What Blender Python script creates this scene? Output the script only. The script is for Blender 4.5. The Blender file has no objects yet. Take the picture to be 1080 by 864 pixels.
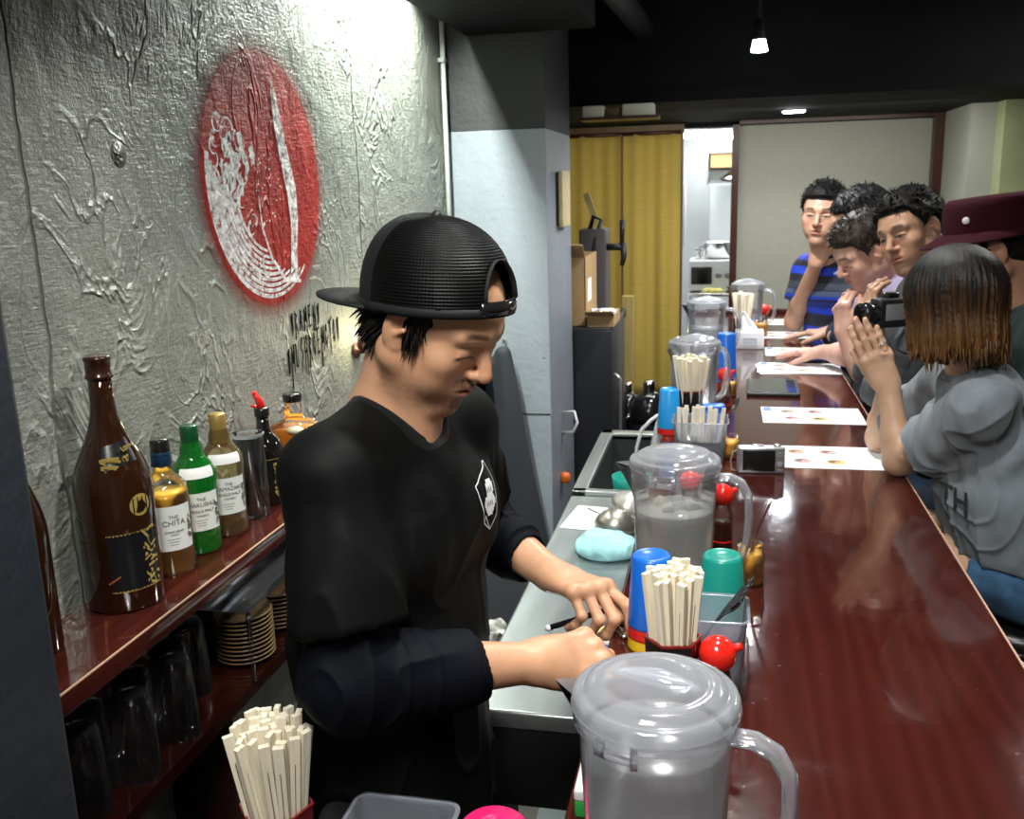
import bpy, math, random
import numpy as np
from mathutils import Vector, Matrix
PI = math.pi
SC = bpy.context.scene
COL = SC.collection
rnd = random.Random(7)

# ------------------------------------------------------------------ tags
EXPO = 0.35
def tag(o, label=None, cat=None, group=None, kind=None):
    if label: o['label'] = label
    if cat: o['category'] = cat
    if group: o['group'] = group
    if kind: o['kind'] = kind
    return o

def empty(name, loc=(0, 0, 0), rz=0.0, label=None, cat=None, group=None):
    o = bpy.data.objects.new(name, None)
    COL.objects.link(o)
    o.location = loc
    o.rotation_euler = (0, 0, rz)
    o.empty_display_size = 0.05
    return tag(o, label, cat, group)

def copy_tree(o, parent=None):
    c = o.copy()
    COL.objects.link(c)
    c.parent = parent
    for ch in list(o.children):
        copy_tree(ch, c)
    return c

# ------------------------------------------------------------------ mesh builder
class MB:
    def __init__(s):
        s.v = []; s.f = []; s.m = []; s.sm = []; s.cur = 0
    def add(s, vs, fs, smooth=False, mat=None):
        b = len(s.v)
        s.v += [tuple(v) for v in vs]
        mi = s.cur if mat is None else mat
        for f in fs:
            s.f.append(tuple(i + b for i in f)); s.m.append(mi); s.sm.append(smooth)
        return s
    def xf(s, start, M):
        for i in range(start, len(s.v)):
            s.v[i] = tuple(M @ Vector(s.v[i]))
        return s
    def box(s, lo, hi, mat=None, M=None):
        x0, y0, z0 = lo; x1, y1, z1 = hi
        st = len(s.v)
        s.add([(x0,y0,z0),(x1,y0,z0),(x1,y1,z0),(x0,y1,z0),(x0,y0,z1),(x1,y0,z1),(x1,y1,z1),(x0,y1,z1)],
              [(0,3,2,1),(4,5,6,7),(0,1,5,4),(1,2,6,5),(2,3,7,6),(3,0,4,7)], False, mat)
        if M is not None: s.xf(st, M)
        return s
    def rbox(s, lo, hi, r=0.005, n=3, mat=None, M=None, zr=None):
        # box with rounded vertical edges and softened top/bottom rims
        x0, y0, z0 = lo; x1, y1, z1 = hi
        zr = min(r, (z1 - z0) / 2.01) if zr is None else zr
        st = len(s.v)
        prof = []
        m = 3 if zr > 0 else 0
        if zr > 0:
            prof = [(z0 + zr * (1 - math.cos(a)), zr * (1 - math.sin(a))) for a in [PI/2 * i / m for i in range(m + 1)]]
            prof += [(z1 - (p[0] - z0), p[1]) for p in reversed(prof)]
        else:
            prof = [(z0, 0), (z1, 0)]
        rings = []
        for z, ins in prof:
            ring = []
            rr = max(r - ins * 0.0, 1e-5)
            for cx, cy, a0 in ((x1 - r, y1 - r, 0), (x0 + r, y1 - r, PI/2), (x0 + r, y0 + r, PI), (x1 - r, y0 + r, 3*PI/2)):
                for k in range(n + 1):
                    a = a0 + PI/2 * k / n
                    q = max(rr - ins, 1e-5)
                    ring.append((cx + q * math.cos(a), cy + q * math.sin(a), z))
            rings.append(ring)
        s.loft(rings, True, True, True, mat)
        if M is not None: s.xf(st, M)
        return s
    def loft(s, rings, closed=True, cap0=True, cap1=True, mat=None, smooth=True):
        n = len(rings[0]); vs = []; fs = []
        for r in rings: vs += r
        for i in range(len(rings) - 1):
            for j in range(n if closed else n - 1):
                k = (j + 1) % n
                fs.append((i*n+j, i*n+k, (i+1)*n+k, (i+1)*n+j))
        s.add(vs, fs, smooth, mat)
        b = len(s.v) - len(vs)
        mi = s.cur if mat is None else mat
        if cap0:
            s.f.append(tuple(b + j for j in reversed(range(n)))); s.m.append(mi); s.sm.append(False)
        if cap1:
            s.f.append(tuple(b + (len(rings)-1)*n + j for j in range(n))); s.m.append(mi); s.sm.append(False)
        return s
    def lathe(s, prof, c=(0,0,0), n=40, mat=None, cap0=True, cap1=True, M=None, sq=None):
        st = len(s.v)
        rings = []
        for r, z in prof:
            r = max(r, 1e-5)
            ring = []
            for k in range(n):
                a = 2*PI*k/n
                q = r
                if sq:  # superellipse footprint
                    q = r / ((abs(math.cos(a))**sq + abs(math.sin(a))**sq) ** (1.0/sq))
                ring.append((c[0] + q*math.cos(a), c[1] + q*math.sin(a), c[2] + z))
            rings.append(ring)
        s.loft(rings, True, cap0, cap1, mat)
        if M is not None: s.xf(st, M)
        return s
    def tube(s, pts, r, n=10, mat=None, caps=True, ry=None):
        pts = [Vector(p) for p in pts]
        rs = r if isinstance(r, (list, tuple)) else [r] * len(pts)
        up = Vector((0, 0, 1)); rings = []
        prev = None
        for i, p in enumerate(pts):
            t = (pts[min(i+1, len(pts)-1)] - pts[max(i-1, 0)])
            if t.length < 1e-9: t = Vector((0,0,1))
            t.normalize()
            if prev is None:
                a = t.cross(up)
                if a.length < 1e-3: a = t.cross(Vector((1,0,0)))
                a.normalize()
            else:
                a = prev - t * prev.dot(t)
                if a.length < 1e-6: a = t.cross(up)
                a.normalize()
            prev = a
            b = t.cross(a)
            q = rs[i] if ry is None else ry
            rings.append([tuple(p + a*rs[i]*math.cos(2*PI*k/n) + b*q*math.sin(2*PI*k/n)) for k in range(n)])
        return s.loft(rings, True, caps, caps, mat)
    def sphere(s, c, r, n=20, m=12, mat=None, M=None):
        rx, ry, rz = r if isinstance(r, (list, tuple)) else (r, r, r)
        st = len(s.v)
        rings = []
        for i in range(m + 1):
            ph = -PI/2 + PI*i/m
            q = max(math.cos(ph), 1e-4)
            rings.append([(c[0]+rx*q*math.cos(2*PI*k/n), c[1]+ry*q*math.sin(2*PI*k/n), c[2]+rz*math.sin(ph)) for k in range(n)])
        s.loft(rings, True, True, True, mat)
        if M is not None: s.xf(st, M)
        return s
    def quad(s, a, b, c, d, mat=None):
        return s.add([a, b, c, d], [(0,1,2,3)], False, mat)
    def prism(s, poly, z0, z1, mat=None, M=None):
        n = len(poly); st = len(s.v)
        s.loft([[(x, y, z0) for x, y in poly], [(x, y, z1) for x, y in poly]], True, True, True, mat, False)
        if M is not None: s.xf(st, M)
        return s
    def build(s, name, mats, parent=None, bevel=0, solid=0, subsurf=0, label=None, loc=None, rot=None):
        me = bpy.data.meshes.new(name)
        me.from_pydata(s.v, [], s.f)
        if not isinstance(mats, (list, tuple)): mats = [mats]
        for m in mats: me.materials.append(m)
        me.polygons.foreach_set('material_index', s.m)
        me.polygons.foreach_set('use_smooth', s.sm)
        me.update()
        o = bpy.data.objects.new(name, me)
        COL.objects.link(o)
        if parent is not None: o.parent = parent
        if loc is not None: o.location = loc
        if rot is not None: o.rotation_euler = rot
        if solid:
            md = o.modifiers.new('solid', 'SOLIDIFY'); md.thickness = solid; md.offset = 0
        if bevel:
            md = o.modifiers.new('bevel', 'BEVEL'); md.width = bevel; md.segments = 2; md.limit_method = 'ANGLE'
            md.harden_normals = False
        if subsurf:
            md = o.modifiers.new('sub', 'SUBSURF'); md.levels = subsurf; md.render_levels = subsurf
        if label: o['label'] = label
        return o

def rotm(rx=0, ry=0, rz=0, loc=(0,0,0)):
    return Matrix.Translation(loc) @ Matrix.Rotation(rz,4,'Z') @ Matrix.Rotation(ry,4,'Y') @ Matrix.Rotation(rx,4,'X')

# ------------------------------------------------------------------ materials
def nt(name):
    m = bpy.data.materials.new(name); m.use_nodes = True
    t = m.node_tree
    for n in list(t.nodes): t.nodes.remove(n)
    return m, t, t.nodes, t.links
def out(N, L, sh):
    o = N.new('ShaderNodeOutputMaterial'); L.new(sh, o.inputs['Surface']); return o
def c4(c): return (c[0], c[1], c[2], 1.0)
def coords(N, L, scale=(1,1,1), kind='Object'):
    tc = N.new('ShaderNodeTexCoord'); mp = N.new('ShaderNodeMapping')
    mp.inputs['Scale'].default_value = scale
    L.new(tc.outputs[kind], mp.inputs['Vector'])
    return mp.outputs['Vector']
def noise(N, L, vec, scale=5, detail=4, rough=0.5, dist=0):
    n = N.new('ShaderNodeTexNoise'); n.inputs['Scale'].default_value = scale
    n.inputs['Detail'].default_value = detail; n.inputs['Roughness'].default_value = rough
    n.inputs['Distortion'].default_value = dist
    L.new(vec, n.inputs['Vector']); return n.outputs['Fac']
def ramp(N, L, fac, stops):
    r = N.new('ShaderNodeValToRGB')
    e = r.color_ramp.elements
    while len(e) < len(stops): e.new(0.5)
    for i, (p, c) in enumerate(stops):
        e[i].position = p; e[i].color = c4(c) if not isinstance(c, (int, float)) else (c, c, c, 1)
    L.new(fac, r.inputs['Fac']); return r.outputs['Color']
def bump(N, L, h, strength=0.3, dist=0.01, normal=None):
    b = N.new('ShaderNodeBump'); b.inputs['Strength'].default_value = strength
    b.inputs['Distance'].default_value = dist
    L.new(h, b.inputs['Height'])
    if normal is not None: L.new(normal, b.inputs['Normal'])
    return b.outputs['Normal']
def mixc(N, L, fac, a, b, mode='MIX'):
    m = N.new('ShaderNodeMix'); m.data_type = 'RGBA'; m.blend_type = mode
    for s_, v in ((m.inputs['Factor'], fac), (m.inputs['A'], a), (m.inputs['B'], b)):
        pass
    ins = [i for i in m.inputs if i.enabled]
    fi = m.inputs[0]; ai = m.inputs[6]; bi = m.inputs[7]
    if isinstance(fac, (int, float)): fi.default_value = fac
    else: L.new(fac, fi)
    if isinstance(a, (tuple, list)): ai.default_value = c4(a)
    else: L.new(a, ai)
    if isinstance(b, (tuple, list)): bi.default_value = c4(b)
    else: L.new(b, bi)
    return m.outputs[2]
def mth(N, L, op, a, b=None, c=None, clamp=False):
    m = N.new('ShaderNodeMath'); m.operation = op; m.use_clamp = clamp
    for i, v in enumerate((a, b, c)):
        if v is None: continue
        if isinstance(v, (int, float)): m.inputs[i].default_value = v
        else: L.new(v, m.inputs[i])
    return m.outputs[0]

def pbr(name, col, rough=0.5, metal=0.0, var=0.0, vscale=20, bumps=0.0, bscale=60, bdist=0.002,
        stretch=(1,1,1), trans=0.0, ior=1.45, coat=0.0, coat_rough=0.05, sheen=0.0, sss=0.0, sssr=(0.01,0.005,0.003),
        spec=0.5, rvar=0.0, attr=None, emis=None, estr=0.0, alpha=None):
    m, t, N, L = nt(name)
    p = N.new('ShaderNodeBsdfPrincipled')
    p.inputs['Base Color'].default_value = c4(col)
    p.inputs['Roughness'].default_value = rough
    p.inputs['Metallic'].default_value = metal
    p.inputs['IOR'].default_value = ior
    p.inputs['Transmission Weight'].default_value = trans
    p.inputs['Coat Weight'].default_value = coat
    p.inputs['Coat Roughness'].default_value = coat_rough
    p.inputs['Sheen Weight'].default_value = sheen
    p.inputs['Specular IOR Level'].default_value = spec
    if sss:
        p.inputs['Subsurface Weight'].default_value = sss
        p.inputs['Subsurface Radius'].default_value = (1.0, 0.35, 0.18)
        p.inputs['Subsurface Scale'].default_value = 0.006
    if emis:
        p.inputs['Emission Color'].default_value = c4(emis); p.inputs['Emission Strength'].default_value = estr
    vec = coords(N, L, stretch)
    base = None
    if attr:
        a = N.new('ShaderNodeVertexColor'); a.layer_name = attr
        base = a.outputs['Color']
    if var > 0:
        nz = noise(N, L, vec, vscale, 5, 0.6)
        hi = tuple(min(1, c*(1+var)) for c in col); lo = tuple(c*(1-var) for c in col)
        if base is None:
            base = ramp(N, L, nz, [(0.3, lo), (0.7, hi)])
        else:
            base = mixc(N, L, 1.0, base, ramp(N, L, nz, [(0.3, (1-var,)*3), (0.7, (1+var*0.3,)*3)]), 'MULTIPLY')
    if base is not None: L.new(base, p.inputs['Base Color'])
    if rvar > 0:
        nz = noise(N, L, vec, vscale*1.7, 4, 0.6)
        mr = N.new('ShaderNodeMapRange')
        mr.inputs['To Min'].default_value = max(0, rough-rvar); mr.inputs['To Max'].default_value = min(1, rough+rvar)
        L.new(nz, mr.inputs['Value']); L.new(mr.outputs['Result'], p.inputs['Roughness'])
    if bumps > 0:
        nz = noise(N, L, vec, bscale, 5, 0.55)
        L.new(bump(N, L, nz, bumps, bdist), p.inputs['Normal'])
    out(N, L, p.outputs['BSDF'])
    return m

def thin_clear(name, tint=(0.96,0.97,0.98), haze=0.08, hazecol=(0.8,0.82,0.85), rough=0.06, gloss=1.0, edge=0.25, bumps=0.0, bscale=40):
    # thin clear plastic / glass: straight-through transmission, fresnel gloss, a little milky scatter
    m, t, N, L = nt(name)
    tr = N.new('ShaderNodeBsdfTransparent'); tr.inputs['Color'].default_value = c4(tint)
    gl = N.new('ShaderNodeBsdfGlossy'); gl.inputs['Roughness'].default_value = rough
    gl.inputs['Color'].default_value = (gloss, gloss, gloss, 1)
    df = N.new('ShaderNodeBsdfDiffuse'); df.inputs['Color'].default_value = c4(hazecol)
    tl = N.new('ShaderNodeBsdfTranslucent'); tl.inputs['Color'].default_value = c4(hazecol)
    dm = N.new('ShaderNodeMixShader'); dm.inputs[0].default_value = 0.5
    L.new(df.outputs[0], dm.inputs[1]); L.new(tl.outputs[0], dm.inputs[2])
    lw = N.new('ShaderNodeLayerWeight'); lw.inputs['Blend'].default_value = 0.35
    hz = N.new('ShaderNodeMapRange'); hz.inputs['To Min'].default_value = haze; hz.inputs['To Max'].default_value = min(1, haze+edge)
    L.new(lw.outputs['Facing'], hz.inputs['Value'])
    m1 = N.new('ShaderNodeMixShader'); L.new(hz.outputs[0], m1.inputs[0])
    L.new(tr.outputs[0], m1.inputs[1]); L.new(dm.outputs[0], m1.inputs[2])
    fr = N.new('ShaderNodeFresnel'); fr.inputs['IOR'].default_value = 1.5
    m2 = N.new('ShaderNodeMixShader'); L.new(fr.outputs[0], m2.inputs[0])
    L.new(m1.outputs[0], m2.inputs[1]); L.new(gl.outputs[0], m2.inputs[2])
    if bumps:
        nb = bump(N, L, noise(N, L, coords(N, L), bscale, 3, 0.5), bumps, 0.004)
        for q in (gl, df): L.new(nb, q.inputs['Normal'])
        L.new(nb, fr.inputs['Normal'])
    out(N, L, m2.outputs[0])
    return m

# ------------------------------------------------------------------ SDF sculpting
def nrm(v):
    v = np.array(v, float); return v/np.linalg.norm(v)
class SDF:
    def __init__(s, lo, hi, h):
        s.h = h; s.lo = np.array(lo, float)
        s.n = np.ceil((np.array(hi) - s.lo)/h).astype(int) + 1
        s.D = np.full(tuple(s.n), 0.5, np.float32)
        s.ax = [(s.lo[i] + h*np.arange(s.n[i])).astype(np.float32) for i in range(3)]
    def sl(s, lo, hi):
        a = np.clip(np.floor((np.array(lo)-s.lo)/s.h).astype(int), 0, s.n)
        b = np.clip(np.ceil((np.array(hi)-s.lo)/s.h).astype(int)+1, 0, s.n)
        if (b <= a).any(): return None
        S = tuple(slice(a[i], b[i]) for i in range(3))
        X = s.ax[0][S[0]][:,None,None]; Y = s.ax[1][S[1]][None,:,None]; Z = s.ax[2][S[2]][None,None,:]
        return S, X, Y, Z
    def comb(s, S, d, k, op):
        D = s.D[S]
        if op == 'sub':
            d = -d
            h = np.maximum(k - np.abs(D - d), 0)/k if k > 0 else 0
            s.D[S] = np.maximum(D, d) + h*h*k*0.25
        else:
            h = np.maximum(k - np.abs(D - d), 0)/k if k > 0 else 0
            s.D[S] = np.minimum(D, d) - h*h*k*0.25
    def cap(s, a, b, ra, rb=None, k=0.01, op='add', cut=None):
        rb = ra if rb is None else rb
        a = np.array(a, float); b = np.array(b, float)
        m = max(ra, rb) + k + 3*s.h
        q = s.sl(np.minimum(a, b)-m, np.maximum(a, b)+m)
        if q is None: return
        S, X, Y, Z = q
        ba = b-a; L2 = float(ba@ba)+1e-12
        px, py, pz = X-a[0], Y-a[1], Z-a[2]
        t = np.clip((px*ba[0]+py*ba[1]+pz*ba[2])/L2, 0, 1)
        d = np.sqrt((px-t*ba[0])**2+(py-t*ba[1])**2+(pz-t*ba[2])**2) - (ra+(rb-ra)*t)
        for (c, n) in (cut or []):
            d = np.maximum(d, (X-c[0])*n[0]+(Y-c[1])*n[1]+(Z-c[2])*n[2])
        s.comb(S, d.astype(np.float32), k, op)
    def ell(s, c, r, R=None, k=0.01, op='add', cut=None):
        c = np.array(c, float); r = np.array(r, float)
        m = r.max() + k + 3*s.h
        q = s.sl(c-m, c+m)
        if q is None: return
        S, X, Y, Z = q
        px, py, pz = X-c[0], Y-c[1], Z-c[2]
        if R is None: u, v, w = px, py, pz
        else:  # columns of R are local axes
            u = px*R[0,0]+py*R[1,0]+pz*R[2,0]; v = px*R[0,1]+py*R[1,1]+pz*R[2,1]; w = px*R[0,2]+py*R[1,2]+pz*R[2,2]
        k0 = np.sqrt((u/r[0])**2+(v/r[1])**2+(w/r[2])**2)
        k1 = np.sqrt((u/r[0]**2)**2+(v/r[1]**2)**2+(w/r[2]**2)**2)+1e-9
        d = k0*(k0-1)/k1
        for (cc, n) in (cut or []):
            d = np.maximum(d, (X-cc[0])*n[0]+(Y-cc[1])*n[1]+(Z-cc[2])*n[2])
        s.comb(S, d.astype(np.float32), k, op)
    def ecap(s, a, b, side, ra, rb, k=0.02, op='add', cut=None):
        # elliptical capsule: half-widths (along side, along the other cross axis)
        a = np.array(a, float); b = np.array(b, float)
        m = max(ra+rb) + k + 3*s.h
        q = s.sl(np.minimum(a, b)-m, np.maximum(a, b)+m)
        if q is None: return
        S, X, Y, Z = q
        ba = b-a; L2 = float(ba@ba)+1e-12; ax = ba/math.sqrt(L2)
        sd = np.array(side, float); sd = nrm(sd - ax*(sd@ax)); fd = np.cross(ax, sd)
        px, py, pz = X-a[0], Y-a[1], Z-a[2]
        t = np.clip((px*ba[0]+py*ba[1]+pz*ba[2])/L2, 0, 1)
        qx, qy, qz = px-t*ba[0], py-t*ba[1], pz-t*ba[2]
        u = qx*sd[0]+qy*sd[1]+qz*sd[2]; v = qx*fd[0]+qy*fd[1]+qz*fd[2]; w = qx*ax[0]+qy*ax[1]+qz*ax[2]
        A = ra[0]+(rb[0]-ra[0])*t; B = ra[1]+(rb[1]-ra[1])*t; C_ = np.minimum(A, B)
        k0 = np.sqrt((u/A)**2+(v/B)**2+(w/C_)**2); k1 = np.sqrt((u/A**2)**2+(v/B**2)**2+(w/C_**2)**2)+1e-9
        d = k0*(k0-1)/k1
        d = np.where(k0 < 0.2, -C_*0.8, d)
        for (c, n) in (cut or []):
            d = np.maximum(d, (X-c[0])*n[0]+(Y-c[1])*n[1]+(Z-c[2])*n[2])
        s.comb(S, d.astype(np.float32), k, op)
    def mesh(s):
        D = s.D; neg = D < 0
        n0, n1, n2 = D.shape
        c = neg[:-1,:-1,:-1].astype(np.int8)
        cnt = np.zeros(c.shape, np.int8)
        for i in (0,1):
            for j in (0,1):
                for k in (0,1):
                    cnt += neg[i:n0-1+i, j:n1-1+j, k:n2-1+k]
        act = (cnt > 0) & (cnt < 8)
        I, J, K = np.nonzero(act)
        idx = np.full(act.shape, -1, np.int32); idx[I,J,K] = np.arange(len(I))
        P = np.zeros((len(I),3)); W = np.zeros(len(I))
        cor = [(i,j,k) for i in (0,1) for j in (0,1) for k in (0,1)]
        val = {q: D[I+q[0], J+q[1], K+q[2]] for q in cor}
        for a in cor:
            for ax in range(3):
                if a[ax]: continue
                b = list(a); b[ax] = 1; b = tuple(b)
                va, vb = val[a], val[b]
                cr = (va < 0) != (vb < 0)
                t = np.where(cr, va/(va-vb+1e-20), 0)
                p = np.zeros((len(I),3)); p[:] = a; p[:,ax] = t
                P += np.where(cr[:,None], p, 0); W += cr
        P = P/np.maximum(W,1)[:,None] + np.stack([I,J,K],1)
        V = s.lo + P*s.h
        F = []
        for ax in range(3):
            u, v = [(1,2),(2,0),(0,1)][ax]
            A = [slice(None)]*3; B = [slice(None)]*3
            A[ax] = slice(0,-1); B[ax] = slice(1,None)
            a = neg[tuple(A)]; b = neg[tuple(B)]
            E = np.stack(np.nonzero(a != b), 1)
            ok = (E[:,u] > 0) & (E[:,v] > 0) & (E[:,u] < D.shape[u]-1) & (E[:,v] < D.shape[v]-1)
            E = E[ok]
            fl = a[E[:,0],E[:,1],E[:,2]]
            du = np.zeros(3,int); du[u] = 1; dv = np.zeros(3,int); dv[v] = 1
            q = [E-du-dv, E-dv, E, E-du]
            ids = np.stack([idx[x[:,0],x[:,1],x[:,2]] for x in q],1)
            ids = np.where(fl[:,None], ids, ids[:,::-1])
            F.append(ids)
        F = np.concatenate(F); F = F[(F >= 0).all(1)]
        used = np.unique(F); mp_ = np.zeros(len(V), int); mp_[used] = np.arange(len(used))
        return V[used], mp_[F]

def relax(V, F, it=2, w=0.5):
    E = np.concatenate([F[:,[0,1]],F[:,[1,2]],F[:,[2,3]],F[:,[3,0]]])
    n = len(V)
    deg = np.bincount(E.ravel(), minlength=n).astype(float)[:,None]
    for _ in range(it):
        A = np.zeros_like(V)
        for c in range(3):
            A[:,c] = np.bincount(E[:,0], V[E[:,1],c], n) + np.bincount(E[:,1], V[E[:,0],c], n)
        V = V*(1-w) + w*A/np.maximum(deg,1)
    return V
def vnormals(V, F):
    n = np.cross(V[F[:,2]]-V[F[:,0]], V[F[:,3]]-V[F[:,1]])
    N = np.zeros_like(V)
    for i in range(4):
        for c in range(3): N[:,c] += np.bincount(F[:,i], n[:,c], len(V))
    return N/(np.linalg.norm(N,axis=1,keepdims=True)+1e-12)
def sines(P, freq, seed, n=7, aniso=(1,1,1), warp=0.6):
    r = np.random.RandomState(seed); P = P*np.array(aniso)
    W = P.copy()
    for i in range(2):
        for c in range(3):
            k = r.normal(size=3); k = k/np.linalg.norm(k)*freq*0.6
            W[:,c] += warp/freq*np.sin(P@k + r.uniform(0,6.28))
    o = np.zeros(len(P))
    for i in range(n):
        k = r.normal(size=3); k = k/np.linalg.norm(k)*freq*r.uniform(0.6,1.5)
        o += np.sin(W@k + r.uniform(0,6.28))
    return o/math.sqrt(n)
def npmesh(name, V, F, mats, parent=None, colors=None, mi=None, smooth=True):
    me = bpy.data.meshes.new(name)
    me.vertices.add(len(V)); me.vertices.foreach_set('co', V.astype(np.float32).ravel())
    me.loops.add(F.size); me.loops.foreach_set('vertex_index', F.astype(np.int32).ravel())
    me.polygons.add(len(F))
    me.polygons.foreach_set('loop_start', np.arange(0, F.size, F.shape[1], dtype=np.int32))
    me.polygons.foreach_set('loop_total', np.full(len(F), F.shape[1], np.int32))
    if not isinstance(mats, (list, tuple)): mats = [mats]
    for m in mats: me.materials.append(m)
    if mi is not None: me.polygons.foreach_set('material_index', np.asarray(mi, np.int32))
    me.polygons.foreach_set('use_smooth', np.full(len(F), smooth))
    me.update(calc_edges=True); me.validate()
    if colors is not None:
        ca = me.color_attributes.new('Col', 'FLOAT_COLOR', 'POINT')
        cc = np.ones((len(V),4), np.float32); cc[:,:3] = colors
        ca.data.foreach_set('color', cc.ravel())
    o = bpy.data.objects.new(name, me); COL.objects.link(o)
    if parent is not None: o.parent = parent
    return o
def joinmesh(parts):
    Vs, Fs, b = [], [], 0
    for V, F in parts:
        Vs.append(V); Fs.append(F+b); b += len(V)
    return np.concatenate(Vs), np.concatenate(Fs)
# ================================================================== CAMERA
Mc = [[0.9762820460815423, -0.021480353049098844, -0.21543435411215922],
      [0.214645217547479, 0.22609296248334454, 0.9501628296768404],
      [-0.028298358306314678, 0.9738688652731388, -0.22534115507109748]]
cd = bpy.data.cameras.new('camera'); cam = bpy.data.objects.new('camera', cd); COL.objects.link(cam)
cd.sensor_fit = 'HORIZONTAL'; cd.sensor_width = 36.0; cd.lens = 996.0 * 36.0 / 1080.0
cd.clip_start = 0.02; cd.clip_end = 60
cam.matrix_world = Matrix([[Mc[0][0], Mc[0][1], -Mc[0][2], 0], [Mc[1][0], Mc[1][1], -Mc[1][2], 0],
                           [Mc[2][0], Mc[2][1], -Mc[2][2], 1.75], [0, 0, 0, 1]])
cd.dof.use_dof = True; cd.dof.focus_distance = 1.32; cd.dof.aperture_fstop = 12.0
SC.camera = cam
SC.view_settings.view_transform = 'Standard'; SC.view_settings.look = 'None'
SC.view_settings.gamma = 1.0; SC.view_settings.use_curve_mapping = False
SC.view_settings.exposure = EXPO
SC.cycles.transparent_max_bounces = 32; SC.cycles.max_bounces = 10; SC.cycles.transmission_bounces = 10
w = bpy.data.worlds.new('world'); SC.world = w; w.use_nodes = True
w.node_tree.nodes['Background'].inputs[0].default_value = (0.75, 0.85, 1.0, 1); w.node_tree.nodes['Background'].inputs[1].default_value = 0.05

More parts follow.
